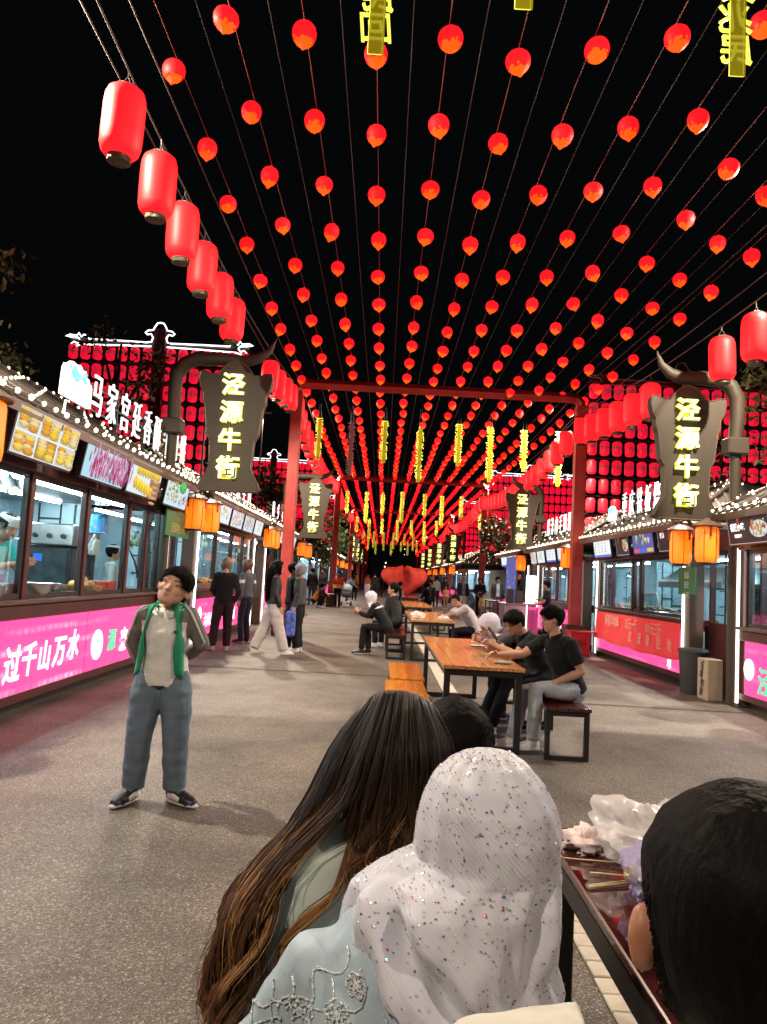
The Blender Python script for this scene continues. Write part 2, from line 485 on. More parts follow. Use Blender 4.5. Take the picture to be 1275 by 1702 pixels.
def poster_print(mb, mt, w, h, style, rg):
    U = rg.uniform
    W2, H2 = w / 2, h / 2
    z = [.004]
    def nz(): z[0] += .0004; return z[0]
    if style == 'pastry':
        rect(mb, mt, -W2, -H2, W2, H2, .004, (.85, .9, .95))
        cw, ch = w / 3, h / 2
        for i in range(3):
            for j in range(2):
                x0, y0 = -W2 + cw * i, -H2 + ch * j
                rect(mb, mt, x0 + .008, y0 + .008, x0 + cw - .008, y0 + ch - .008, nz(), rg.choice([(.40, .22, .05), (.65, .62, .5), (.10, .16, .55), (.5, .28, .06)]))
                for k in range(8):
                    cx, cy = x0 + cw * (.28 + .44 * (k % 2)) + U(-.02, .02), y0 + ch * (.80 - .09 * k)
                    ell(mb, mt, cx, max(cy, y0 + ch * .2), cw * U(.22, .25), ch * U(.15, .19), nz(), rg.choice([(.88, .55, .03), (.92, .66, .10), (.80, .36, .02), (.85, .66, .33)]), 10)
    elif style == 'meat':
        rect(mb, mt, -W2, -H2, W2, H2, .004, (.45, .75, .85))
        for k in range(260):
            x = U(-W2 * .86, W2 * .95); y = U(-H2 * .95, H2 * .6)
            rx, ry = U(.008, .02), U(.03, .085)
            y = max(-H2 + ry, min(H2 - ry, y))
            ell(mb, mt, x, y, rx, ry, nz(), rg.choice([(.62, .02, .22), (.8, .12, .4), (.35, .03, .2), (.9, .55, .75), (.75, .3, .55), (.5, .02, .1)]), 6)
        for k in range(8): rect(mb, mt, -W2 + w * k / 8 + .03, H2 * .5, -W2 + w * k / 8 + .036, H2, nz(), (.2, .25, .3))
    elif style == 'buns':
        rect(mb, mt, -W2, -H2, W2, H2, .004, (.75, .85, .9))
        rect(mb, mt, W2 * .3, -H2, W2, H2 * .2, nz(), (.35, .18, .08))
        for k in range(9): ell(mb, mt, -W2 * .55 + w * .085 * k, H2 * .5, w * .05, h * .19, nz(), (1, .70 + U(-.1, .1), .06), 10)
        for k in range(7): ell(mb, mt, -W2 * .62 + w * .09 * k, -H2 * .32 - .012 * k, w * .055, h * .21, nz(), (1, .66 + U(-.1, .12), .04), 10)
        for k in range(5): ell(mb, mt, W2 * .65, H2 * .1 - .07 * k, w * .12, .02, nz(), (.75, .4, .25), 8)
    elif style == 'greens':
        rect(mb, mt, -W2, -H2, W2, H2, .004, (.6, .8, .95))
        for k in range(60): ell(mb, mt, U(-W2 * .85, -.02), U(-H2 * .7, H2 * .7), U(.015, .04), U(.012, .03), nz(), rg.choice([(.85, .5, .05), (.6, .3, .03), (.95, .75, .25), (.2, .4, .05)]), 7)
        ell(mb, mt, W2 * .25, H2 * .5, w * .16, h * .22, nz(), (.1, .62, .12), 12)
        for k in range(22): ell(mb, mt, U(.05, W2 * .85), U(-H2 * .8, 0), U(.015, .035), U(.02, .04), nz(), rg.choice([(.8, .8, .8), (.45, .3, .25), (.6, .65, .7), (.3, .2, .15)]), 7)
    elif style == 'skewers':
        rect(mb, mt, -W2, -H2, W2, H2, .004, rg.choice([(.75, .82, .9), (.6, .75, .85)]))
        for k in range(70): ell(mb, mt, U(-W2 * .85, W2 * .85), U(-H2 * .8, H2 * .8), U(.014, .03), U(.02, .05), nz(), rg.choice([(.75, .25, .04), (.9, .5, .12), (.55, .12, .03), (.85, .65, .35)]), 7)
    elif style == 'plate':
        rect(mb, mt, -W2, -H2, W2, H2, .004, (.75, .85, .95))
        ell(mb, mt, 0, 0, w * .42, h * .44, nz(), (.85, .9, .92), 16, False)
        for k in range(40): ell(mb, mt, U(-w * .26, w * .26), U(-h * .28, h * .28), U(.014, .035), U(.012, .03), nz(), rg.choice([(.35, .6, .1), (.6, .8, .25), (.85, .6, .1), (.55, .25, .06)]), 7)
    elif style == 'dark':
        rect(mb, mt, -W2, -H2, W2, H2, .004, (.035, .018, .02))
        for a, b_, c_, d_ in ((-W2, -H2, W2, -H2 + .008), (-W2, H2 - .008, W2, H2), (-W2, -H2, -W2 + .008, H2), (W2 - .008, -H2, W2, H2)): rect(mb, mt, a, b_, c_, d_, nz(), (.6, .55, .7))
        ell(mb, mt, W2 * .52, -H2 * .1, w * .21, h * .28, nz(), (.7, .7, .72), 16, False)
        for k in range(40): ell(mb, mt, W2 * .52 + U(-w * .15, w * .15), -H2 * .05 + U(-h * .2, h * .25), U(.012, .03), U(.012, .05), nz(), rg.choice([(.6, .05, .02), (.85, .3, .1), (.9, .8, .6), (.35, .5, .1)]), 6)
        for k in range(10): ell(mb, mt, -W2 * .35 + U(-.03, .03), H2 * .6 + U(-.04, .05), .012, .05, nz(), (.7, .1, .04), 6)
        ell(mb, mt, -W2 * .9, H2 * .85, .05, .03, nz(), (.1, .5, .2), 8)
    elif style == 'menu':
        rect(mb, mt, -W2, -H2, W2, H2, .004, (.88, .92, .97))
        rect(mb, mt, -W2, -H2, W2, -H2 + h * .12, nz(), (.12, .2, .7))
        for k in range(5):
            for j in range(4): rect(mb, mt, -W2 * .8 + w * .2 * j, H2 * .7 - h * .15 * k, -W2 * .8 + w * .2 * j + U(.05, .08), H2 * .7 - h * .15 * k + .028, nz(), rg.choice([(.5, .2, .1), (.3, .3, .35), (.7, .4, .2)]))
    elif style == 'drinks':
        rect(mb, mt, -W2, -H2, W2, H2, .004, (.1, .12, .4))
        for k in range(10): ell(mb, mt, U(-W2 * .8, W2 * .8), U(-H2 * .2, H2 * .8), U(.03, .06), U(.04, .09), nz(), rg.choice([(.85, .8, .1), (.8, .75, .6), (.3, .6, .2), (.85, .5, .1)]), 9)
        for k, c in enumerate(((.75, .1, .2), (.1, .15, .8), (.85, .5, .1))): rect(mb, mt, -W2 + w * k / 3 + .02, -H2 + .02, -W2 + w * (k + 1) / 3 - .02, -H2 + h * .22, nz(), c)

def menu_board(cen, right, up, w, h, style, label, txt=None, seed=0):
    r = empty("menu_board", cen, 0, label, "menu board", "lit menu boards under the stall eaves")
    mt = frame(cen, right, up)
    m = MB(); m.box((-w/2 - .02, -h/2 - .02, -.05), (w/2 + .02, h/2 + .02, .0), mtx=mt)
    m.build("board_frame", DARKFRAME, r)
    m = MB(); poster_print(m, mt, w, h, style, random.Random(seed))
    p = m.build("print", PRINT, r, colattr=True)
    if txt:
        m = MB()
        for (t, x, y, sz, sxx) in txt: m.text(t, mt @ Matrix.Translation((x, y, .024)), sz, .002, fat=.02, sx=sxx)
        m.build("lettering", PINKWHITE, p)
    return r

def side_frame(s, o):  # text reads rightwards for someone in the street facing the stall
    return frame(o, (0, 1 if s < 0 else -1, 0), (0, 0, 1))

def led_pilaster(root, s, Xf, y, z1=2.34, w=.24, strip_at=None):
    m = MB(); m.box((s * (Xf - .02), y - w/2, 0), (s * (Xf + .2), y + w/2, z1), bev=.01)
    p = m.build("pilaster", BROWN, root)
    ys = y - w/2 - .012 if strip_at is None else strip_at
    m = MB(); m.box((s * (Xf - .05), ys - .018, .06), (s * (Xf - .022), ys + .018, z1 - .03))
    m.build("led_strip", LED, p)

def lattice(mb, s, X, y0, y1, z0, z1, t=.012):
    """Chinese window lattice: thin bars in an offset key pattern"""
    def bar(a, b): mb.box((s * X - .008, min(a[0], b[0]) - t/2, min(a[1], b[1]) - t/2), (s * X + .008, max(a[0], b[0]) + t/2, max(a[1], b[1]) + t/2))
    w, h = y1 - y0, z1 - z0
    ya, yb = y0 + w * .28, y1 - w * .28
    bar((ya, z0), (ya, z1)); bar((yb, z0), (yb, z1))
    for q in (.12, .5, .88): bar((y0, z0 + h * q), (ya, z0 + h * q)); bar((yb, z0 + h * q), (y1, z0 + h * q))
    bar((ya, z0 + h * .18), (y0 + w * .5, z0 + h * .18)); bar((y0 + w * .5, z0), (y0 + w * .5, z0 + h * .18))
    bar((yb, z1 - h * .18), (y0 + w * .5, z1 - h * .18)); bar((y0 + w * .5, z1), (y0 + w * .5, z1 - h * .18))

STEXT = {-1: "left", 1: "right"}
def stall(s, Xf, y0, y1, ez, eX, label, posts=None, open_bay=None, panels=(), near=True, group="food stalls lining the street", lights_label=None, hip=1.0):
    """ez, eX: height and distance from the street's axis of the eave"""
    P = lambda d, y, z: (s * (Xf + d), y, z)
    r = empty("food_stall", (s * (Xf + 1.3), (y0 + y1) / 2, 0), 0, label, "food stall", group)
    zt = ez - .42                                   # top of the windows
    m = MB(); m.box(P(.12, y0, 0), P(2.6, y1, .12)); m.build("plinth", DARKFRAME, r)
    m = MB(); m.box(P(.03, y0, .12), P(.22, y1, .90)); m.build("front_base", MAROON, r)
    m = MB(); m.box(P(-.03, y0, .90), P(.5, y1, 1.04), bev=.012); m.build("counter", MAROON, r)
    m = MB(); m.box(P(-.07, y0 - .01, 1.042), P(.55, y1 + .01, 1.085), bev=.012); m.build("counter_top", BROWN, r)
    m = MB(); m.box(P(-.015, y0, .115), P(.028, y1, .20)); m.build("bottom_rail", MAROON, r)
    m = MB(); m.box(P(2.42, y0, .12), P(2.5, y1, zt + .2)); m.build("back_wall", WHITEWALL, r)
    for yy in (y0, y1 - .06):
        m = MB(); m.box(P(.52, yy, .12), P(2.42, yy + .06, 1.05)); m.box(P(1.3, yy, 1.05), P(2.42, yy + .06, zt)); sw = m.build("side_wall", WHITEWALL, r)
        if near:
            m = MB(); yq = yy + (.06 if yy == y0 else 0) + (.012 if yy == y0 else -.012)
            for d0 in (1.4, 1.62, 1.95, 2.2): m.box(P(d0, yq - .008, 1.05), P(d0 + .022, yq + .008, zt - .02))
            for d0, d1, zz in ((1.4, 1.62, 1.35), (1.4, 1.62, 1.8), (1.95, 2.2, 1.3), (1.95, 2.2, 1.9), (1.62, 1.95, 1.2), (1.62, 1.95, 2.1)): m.box(P(d0, yq - .007, zz), P(d1, yq + .007, zz + .022))
            m.build("lattice", BACKLAT, sw)
    m = MB(); m.box(P(.0, y0, zt), P(2.5, y1, zt + .08)); m.build("ceiling", WHITEWALL, r)
    m = MB(); m.box(P(-.06, y0, zt - .06), P(.07, y1, zt + .1), bev=.01); m.build("header_beam", MAROON, r)
    for d in (.55, 1.55):
        m = MB(); m.box(P(d, y0 + .3, zt - .03), P(d + .07, y1 - .3, zt - .004)); m.build("ceiling_light", TUBE, r)
    # window posts and panes
    posts = posts or [y0 + .05, y0 + (y1 - y0) * .28, y0 + (y1 - y0) * .55, y0 + (y1 - y0) * .78, y1 - .05]
    for yy in posts:
        m = MB(); m.box(P(.0, yy - .045, 1.086), P(.09, yy + .045, zt - .06), bev=.008); m.build("window_post", MAROON, r)
    for a, b in zip(posts[:-1], posts[1:]):
        if b - a < .12: continue
        f = MB()
        for (ya, yb, za, zb) in ((a + .045, a + .085, 1.09, zt - .06), (b - .085, b - .045, 1.09, zt - .06), (a + .085, b - .085, 1.09, 1.14), (a + .085, b - .085, zt - .11, zt - .06)):
            f.box(P(.02, ya, za), P(.065, yb, zb))
        f = f.build("window_frame", DARKFRAME, r)
        if open_bay and abs((a + b) / 2 - open_bay) < .4: continue
        m = MB(); m.box(P(.038, a + .085, 1.14), P(.046, b - .085, zt - .11)); m.build("pane", GLASS, f)
    if near:
        for k in range(3):                           # lattice windows in the back wall
            ya = y0 + .3 + (y1 - y0 - .6) * k / 3; yb = ya + (y1 - y0 - .6) / 3 - .5
            m = MB(); lattice(m, s, Xf + 2.40, ya, yb, 1.15, zt - .15, .025); m.build("lattice", BACKLAT, r)
    for (ya, yb, parts) in panels:                   # lit pink front panels with lettering
        m = MB(); m.box(P(-.012, ya, .20), P(.028, yb, .895)); lp = m.build("light_panel", PINK, r)
        for kind, y, z, sz, t in parts:
            m = MB(); mt = side_frame(s, P(-.018, y, z))
            if kind == 'w': m.text(t, mt, sz, .006, fat=.022, shear=.12, sx=.92); m.build("lettering", PINKWHITE, lp)
            elif kind == 'g': m.text(t, mt, sz, .008, fat=.02, shear=.1); m.build("lettering", PINKGREEN, lp)
            elif kind == 'o':
                n = 28
                m.prism([(sz * .5 * math.cos(6.2832 * k / n), sz * .5 * math.sin(6.2832 * k / n)) for k in range(n)], mt, .006); q = m.build("logo_disc", PINKWHITE, lp)
                m = MB()
                for k in range(7): m.box((-.14 * sz + .05 * sz * k, .06 * sz + .07 * sz * math.sin(k * 2.1), .0062), (-.10 * sz + .05 * sz * k, .16 * sz + .05 * sz * math.sin(k * 1.3), .008), mtx=mt)
                m.text(t, mt @ Matrix.Translation((0, -.12 * sz, .007)), sz * .14, .002)
                m.build("logo", PINKGREEN, q)
    # hipped tile roof
    E0, E1, ya, yb = eX, Xf + 2.9, y0 - .42, y1 + .42
    rz, rd = ez + .92, (E0 + E1) / 2
    ra, rb = ya + 1.35 * hip, yb - 1.35 * hip
    c = [(s*E0, ya, ez), (s*E0, yb, ez), (s*E1, yb, ez), (s*E1, ya, ez), (s*rd, ra, rz), (s*rd, rb, rz)]
    lo = [(x, y, z - .07) for x, y, z in c[:4]]
    m = MB(); m.add(c + lo, [(0, 1, 5, 4), (1, 2, 5), (2, 3, 4, 5), (3, 0, 4), (0, 6, 7, 1), (1, 7, 8, 2), (2, 8, 9, 3), (3, 9, 6, 0), (6, 9, 8, 7)])
    roof = m.build("roof", ROOFTILE, r)
    rib = MB()
    V = [Vector(p) for p in c]
    def ribs(a, b, t0, t1, step):
        n = max(2, int((b - a).length / step))
        for i in range(1, n):
            q = i / n
            p = a.lerp(b, q); fa = (t0 - a).dot((b - a).normalized()) / (b - a).length; fb = (t1 - a).dot((b - a).normalized()) / (b - a).length
            h = min(1, q / fa if fa > 1e-4 else 1, (1 - q) / (1 - fb) if fb < .9999 else 1)
            up = (t0.lerp(t1, .5) - a.lerp(b, .5)); along = (b - a).normalized(); up = up - along * up.dot(along)
            rib.tube([p, p + up * h], .035, 5)
    ribs(V[0], V[1], V[4], V[5], .23); ribs(V[3], V[0], V[4], V[4], .23); ribs(V[1], V[2], V[5], V[5], .23)
    rib.tube([V[0], V[4]], .06, 6); rib.tube([V[1], V[5]], .06, 6); rib.tube([V[4], V[5]], .07, 6)
    tag(rib.build("tile_rib", ROOFTILE, roof, smooth=True), kind="stuff")
    m = MB(); m.box((s*(E0 - .015), ya, ez - .10), (s*(E0 + .02), yb, ez - .005)); m.build("eave_board", BROWN, roof)
    # bulbs strung over the roof
    sl = empty("string_lights", (s * E0, (y0 + y1) / 2, ez), 0, lights_label or label.replace("stall", "stall roof") + " bulbs", "string lights", "warm bulb strings on the stall roofs")
    b = MB(); w = MB()
    def strand(p0, p1, n, r_=.021):
        p0, p1 = Vector(p0), Vector(p1)
        off = Vector((-s * .04, 0, .05))
        w.tube([p0 + off * .8, p1 + off * .8], .004, 4)
        for i in range(n):
            b.ball(p0.lerp(p1, (i + .5) / n) + off, r_ * rnd.uniform(.85, 1.1), 6, 4)
    strand(V[0], V[1], int((yb - ya) / .24), .027)
    strand(V[3], V[0], 12); strand(V[1], V[2], 12)
    strand(V[0], V[4], 11); strand(V[1], V[5], 11); strand(V[4], V[5], int((rb - ra) / .25))
    n = int((yb - ya) / .62)
    for i in range(1, n):
        q = i / n; p = V[0].lerp(V[1], q); h = min(1, q * (yb - ya) / (1.35 * hip), (1 - q) * (yb - ya) / (1.35 * hip))
        e = Vector((s*rd, p.y, rz)); strand(p, p.lerp(e, h), max(2, int(6 * h)), .019)
    for (a, bb, tip) in ((V[3], V[0], V[4]), (V[1], V[2], V[5])):
        for q in (.2, .35, .5, .65, .8):
            p = a.lerp(bb, q); strand(p, p.lerp(tip, min(1, 2 * min(q, 1 - q)) * .95) , 5, .019)
    tag(b.build("bulb", BULB, sl, smooth=True), kind="stuff"); w.build("wire", BLACKMETAL, sl)
    return r

def lattice_wall(s, Xf, y0, y1, zt, label, pil0=True, pil1=True):
    P = lambda d, y, z: (s * (Xf + d), y, z)
    r = empty("lattice_wall", (s * (Xf + .4), (y0 + y1) / 2, 0), 0, label, "wall", "narrow lattice walls between the stalls")
    m = MB(); m.box(P(.32, y0, 0), P(.46, y1, 1.0)); m.build("lower_panel", MAROON, r)
    m = MB()
    for a, b, za, zb in ((y0 + .1, y0 + .16, 1.0, zt), (y1 - .16, y1 - .1, 1.0, zt), (y0 + .16, y1 - .16, 1.0, 1.06), (y0 + .16, y1 - .16, zt - .06, zt)): m.box(P(.34, a, za), P(.42, b, zb))
    wf = m.build("window_frame", MAROON, r)
    m = MB(); m.box(P(.384, y0 + .16, 1.06), P(.392, y1 - .16, zt - .06)); m.build("pane", GLASS, wf)
    m = MB(); lattice(m, s, Xf + .37, y0 + .16, y1 - .16, 1.06, zt - .06, .022); m.build("lattice", BACKLAT, wf)
    m = MB(); m.box(P(2.0, y0, 0), P(2.08, y1, zt)); m.build("rear_screen", WHITEWALL, r)
    m = MB(); m.box(P(.3, y0, zt), P(.5, y1, zt + .3)); m.build("lintel", MAROON, r)
    m = MB(); m.box(P(1.2, y0 + .3, zt - .05), P(1.26, y1 - .3, zt - .01)); m.build("ceiling_light", TUBE, r)
    if pil0: led_pilaster(r, s, Xf, y0 + .12, zt, strip_at=y0 - .005)
    if pil1: led_pilaster(r, s, Xf, y1 - .12, zt, strip_at=y1 + .005)

LX, LE, LZ = 3.4, 3.08, 2.78
RX, RE, RZ = 4.9, 4.55, 2.60
# left row
stall(-1, LX, 4.0, 11.95, LZ, LE, "nearest left stall with glass front, pastry menu boards and steel bowls on its counter", posts=[4.05, 5.6, 7.37, 8.80, 10.24, 11.05, 11.72], open_bay=8.1,
      lights_label="bulbs over the nearest left stall, beside the white rooftop logo",
      panels=((4.05, 8.98, [('w', 7.22, .46, .36, "过"), ('w', 7.56, .48, .34, "千"), ('w', 7.90, .48, .32, "山"), ('w', 8.26, .50, .34, "万"), ('w', 8.62, .53, .34, "水")]), (9.02, 11.9, [('o', 9.35, .49, .36, "泾源"), ('g', 9.85, .49, .28, "源"), ('w', 10.29, .46, .32, "来"), ('w', 11.0, .5, .3, "好运")])))
stall(-1, LX, 13.95, 20.0, LZ, LE, "second left stall with domed food case, beyond the boy in the green-lined jacket", lights_label="bulbs on the second left stall roof, behind the big left street sign",
      panels=((14.0, 19.95, [('o', 14.5, .6, .3, "泾源"), ('w', 15.4, .45, .28, "六盘山下"), ('w', 17.6, .45, .28, "好味道")]),))
stall(-1, LX, 21.95, 28.0, LZ, LE, "third left stall, behind the two women talking by the red post", lights_label="bulbs on the third left stall roof, beside the red post",
      panels=((22.0, 27.95, [('w', 23.2, .5, .34, "泾源"), ('w', 26.0, .5, .3, "美食")]),))
for k, y in enumerate((42.5, 50.5, 58.5, 66.5, 74.5)):
    stall(-1, LX, y, y + 6, LZ, LE, "%s far left stall along the street, past the squatting people" % (["first", "second", "third", "fourth", "fifth"][k]), near=False, lights_label="bulbs outlining the %s far left stall roof" % (["first", "second", "third", "fourth", "fifth"][k]),
          panels=((y + .05, y + 5.95, []),))
# right row
stall(1, RX, 4.6, 10.55, RZ, RE, "nearest right stall at the picture edge with pink panel and dark menu board", posts=[4.65, 6.5, 8.2, 9.4, 10.45], lights_label="bulbs over the nearest right stall, right of the right street sign",
      panels=((4.65, 10.4, [('o', 10.26, .54, .28, "泾源"), ('g', 9.86, .40, .36, "泾"), ('g', 9.4, .40, .36, "源"), ('w', 8.4, .46, .36, "牛街")]),))
stall(1, RX, 12.5, 17.5, RZ, RE, "right stall with a red cloth banner on its counter front", posts=[12.55, 14.75, 15.2, 17.45], lights_label="bulbs on the red banner stall roof, behind the right street sign",
      panels=((12.55, 17.45, [('w', 13.1, .30, .2, "地")]),))
stall(1, RX, 19.0, 24.2, RZ, RE, "right stall with white menu sheets and the capped vendor, beyond the red gate post", lights_label="bulbs on the white menu stall roof, beyond the right red post",
      panels=((19.05, 24.15, [('w', 21.5, .5, .3, "清真美食")]),))
stall(1, RX, 25.9, 31.0, RZ, RE, "fourth right stall, behind the man in the brown jacket", lights_label="bulbs on the fourth right stall roof, above the man in the brown jacket", panels=((25.95, 30.95, []),))
for k, y in enumerate((45.0, 52.5, 60.0, 67.5, 75.0)):
    stall(1, RX, y, y + 5.8, RZ, RE, "%s far right stall along the street, beyond the crowd" % (["first", "second", "third", "fourth", "fifth"][k]), near=False, lights_label="bulbs outlining the %s far right stall roof" % (["first", "second", "third", "fourth", "fifth"][k]),
          panels=((y + .05, y + 5.75, []),))
for y0, y1, lb in ((11.97, 13.93, "left lattice wall behind the green notice, right behind the standing boy"), (20.02, 21.93, "left lattice wall right of the couple at the second left stall")):
    lattice_wall(-1, LX, y0, y1, 2.34, lb)
for y0, y1, lb in ((10.57, 12.48, "right lattice wall behind the grey bin and cardboard box"), (17.52, 18.98, "right lattice wall behind the red crate and gate post"), (24.22, 25.88, "right lattice wall beside the tall white lit sign")):
    lattice_wall(1, RX, y0, y1, 2.18, lb)

# menu boards under the eaves (leaning out at the top)
def boards(s, X, ztop, zbot, rows):
    for ya, yb, style, lb, txt, seed in rows:
        up = Vector((-s * .16, 0, 1))
        menu_board((s * X, (ya + yb) / 2, (ztop + zbot) / 2), (0, 1 if s < 0 else -1, 0), up, yb - ya, ztop - zbot, style, lb, txt, seed)
boards(-1, 3.1, 2.75, 2.35, [(6.27, 7.50, 'pastry', "menu board of six yellow pastry photos, nearest on the left", None, 1), (7.78, 9.0, 'meat', "menu board of hanging magenta meat strips on the left stall", None, 2),
    (9.17, 10.40, 'buns', "menu board of bright yellow corn buns on the left stall", None, 3), (10.74, 11.9, 'greens', "menu board with fried food and a green leaf above the green notice", None, 4),
    (14.2, 15.3, 'plate', "first menu board of the second left stall, a blue plate dish", None, 5), (15.5, 16.7, 'skewers', "second menu board of the second left stall, orange skewers", None, 6),
    (16.9, 18.1, 'skewers', "third menu board of the second left stall, brown fried sticks", None, 7), (18.3, 19.4, 'plate', "fourth menu board of the second left stall, a green dish beside orange lanterns", None, 8),
    (22.3, 23.6, 'plate', "first menu board on the third left stall, by the red post", None, 9), (24.0, 25.2, 'greens', "second menu board on the third left stall, yellow green dish", None, 10), (25.6, 26.8, 'plate', "farthest menu board on the third left stall", None, 11)])
boards(1, 4.62, 2.56, 2.17, [(9.25, 10.35, 'dark', "black menu board with a bowl of red noodles, nearest on the right", [("香辣小吃", -.24, .02, .11, .9), ("现做现卖", -.24, -.09, .05, 1)], 12),
    (12.05, 13.0, 'dark', "black menu board with skewers, right behind the orange lanterns", [("烤串", -.22, .06, .1, .9)], 13), (13.25, 14.3, 'drinks', "blue drinks menu board on the red banner stall", None, 14),
    (14.6, 15.35, 'dark', "small black menu board with noodle bowl on the red banner stall", None, 15), (15.75, 16.95, 'menu', "white price list board on the red banner stall, by the orange lantern", None, 16),
    (19.4, 20.5, 'menu', "first white menu sheet of the stall beyond the red post", None, 17), (20.8, 21.9, 'menu', "second white menu sheet of the stall beyond the red post", None, 18),
    (22.2, 23.2, 'plate', "menu board with a pale dish on the white menu stall", None, 19), (23.4, 24.2, 'skewers', "yellow food menu board beside an orange lantern, right stall", None, 20),
    (26.2, 27.3, 'menu', "first hanging menu of the fourth right stall", None, 21), (27.5, 28.6, 'plate', "second hanging menu of the fourth right stall", None, 22), (28.8, 30.2, 'menu', "third hanging menu of the fourth right stall", None, 23)])

# rooftop lettering
LOGOW = M("white_lit_logo_plate", (.9, .9, .9), .3, emit=(.85, .95, 1.0), es=1.0)
LOGOT = M("teal_logo_print", (.3, .7, .7), .4, emit=(.12, .55, .60), es=.9)
def roof_sign(s, X, y0, y1, z0, z1, text, label, logo=None, near=True):
    r = empty("rooftop_sign", (s * X, (y0 + y1) / 2, z0), 0, label, "sign", "white rooftop signs on the stalls")
    n = len(text); p = (y1 - y0) / n; h = z1 - z0
    for i, ch in enumerate(text):
        y = y0 + p * (i + .5) if s < 0 else y1 - p * (i + .5)
        m = MB(); m.text(ch, side_frame(s, (s * X, y, (z0 + z1) / 2)), h * 1.16, .02, fat=-.007, sx=min(.75, p / h * .60), shear=.06)
        m.build("character", LETTERW, r)
    m = MB()
    for z in (z0 + h * .2, z0 + h * .55, z0 + h * .8): m.box((s * (X + .05) - .01, y0 - .6, z - .008), (s * (X + .05) + .01, y1, z + .008))
    for i in range(5):
        y = y0 + (y1 - y0) * i / 4
        m.box((s * (X + .06) - .012, y - .012, z0 - .42), (s * (X + .06) + .012, y + .012, z1))
    m.build("support_rail", BLACKMETAL, r)
    if logo:
        la, lb, lz0, lz1 = logo
        w, h2 = lb - la, lz1 - lz0
        out = [(-.5, -.5), (.5, -.5), (.5, .08), (.44, .16), (.40, .14), (.37, .26), (.26, .28), (.23, .44), (.12, .40), (.02, .5), (-.12, .45), (-.25, .47), (-.33, .36), (-.42, .34), (-.47, .2)]
        mt = side_frame(s, (s * (X - .03), (la + lb) / 2, (lz0 + lz1) / 2))
        m = MB(); m.prism([(x * w, y * h2) for x, y in out], mt, .05); q = m.build("logo_plate", LOGOW, r)
        m = MB()
        for a, b_, ww in ((0, .25, .03), (1, .12, .025)):
            m.tube([mt @ Vector((w * (-.35 + .07 * i), h2 * (b_ + .09 * math.sin(i * 1.1 + a)), .052)) for i in range(9)], .026, 5)
        for i in range(5): m.box((w * (-.3 + .13 * i), -h2 * .22, .051), (w * (-.24 + .13 * i), -h2 * .14, .055), mtx=mt)
        m.build("logo", LOGOT, q)
    return r
roof_sign(-1, 3.42, 8.55, 12.85, 3.13, 3.60, "马家宫廷香酥牛肉饼", "long white rooftop lettering with cloud-shaped logo on the nearest left stall", (7.68, 8.42, 3.16, 3.56))
roof_sign(-1, 3.45, 15.2, 19.6, 3.12, 3.58, "泾源手抓羊肉", "white rooftop lettering on the second left stall, half hidden by the left street sign")
roof_sign(-1, 3.45, 23.0, 27.2, 3.12, 3.58, "回乡小吃", "white rooftop lettering on the third left stall, right of the red post")
roof_sign(1, 4.95, 12.9, 16.2, 2.98, 3.46, "重庆铁板烧鱿鱼", "white rooftop lettering on the red banner stall, left of the right street sign", (16.35, 16.85, 2.98, 3.3))
roof_sign(1, 4.95, 8.3, 9.0, 3.0, 3.4, "牛", "white rooftop logo plate at the right picture edge", (8.95, 9.7, 2.98, 3.42))
roof_sign(1, 4.95, 19.4, 23.6, 2.98, 3.46, "腊汁肉手抓饼牛肉", "white rooftop lettering beyond the right red post")

# red banner
b = MB(); NB, NZ = 60, 8
vs = []
for i in range(NB + 1):
    for j in range(NZ + 1):
        y = 12.56 + 4.95 * i / NB; z = .37 + .63 * j / NZ
        z += .05 * (abs(2 * i / NB - 1) ** 3) * (1 - j / NZ) - .012 * math.sin(i * .33) * (1 - j / NZ)
        x = 4.862 - .014 * (1 + math.sin(i * .55 + j * .35)) * (.4 + .6 * (1 - j / NZ))
        vs.append((x, y, z))
b.add(vs, [(i*(NZ+1)+j, i*(NZ+1)+j+1, (i+1)*(NZ+1)+j+1, (i+1)*(NZ+1)+j) for i in range(NB) for j in range(NZ)])
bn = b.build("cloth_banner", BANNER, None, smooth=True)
tag(bn, "red cloth banner with orange writing tied over the right counter front", "banner")
so = bn.modifiers.new("thickness", 'SOLIDIFY'); so.thickness = .004
m = MB()
for t, y, z, sz, sxx in (("新疆羊肉串", 16.2, .83, .24, .80), ("35元一斤", 14.95, .83, .24, .75), ("100元三斤", 13.75, .82, .24, .72), ("过", 15.0, .60, .24, .9), ("避", 14.45, .60, .22, .9), ("暑", 14.0, .60, .22, .9), ("胜", 13.45, .60, .23, .9), ("地", 12.95, .60, .23, .9)):
    m.text(t, side_frame(1, (4.826, y, z)), sz, .002, fat=.012, sx=sxx)
m.build("lettering", BANNERTXT, bn)

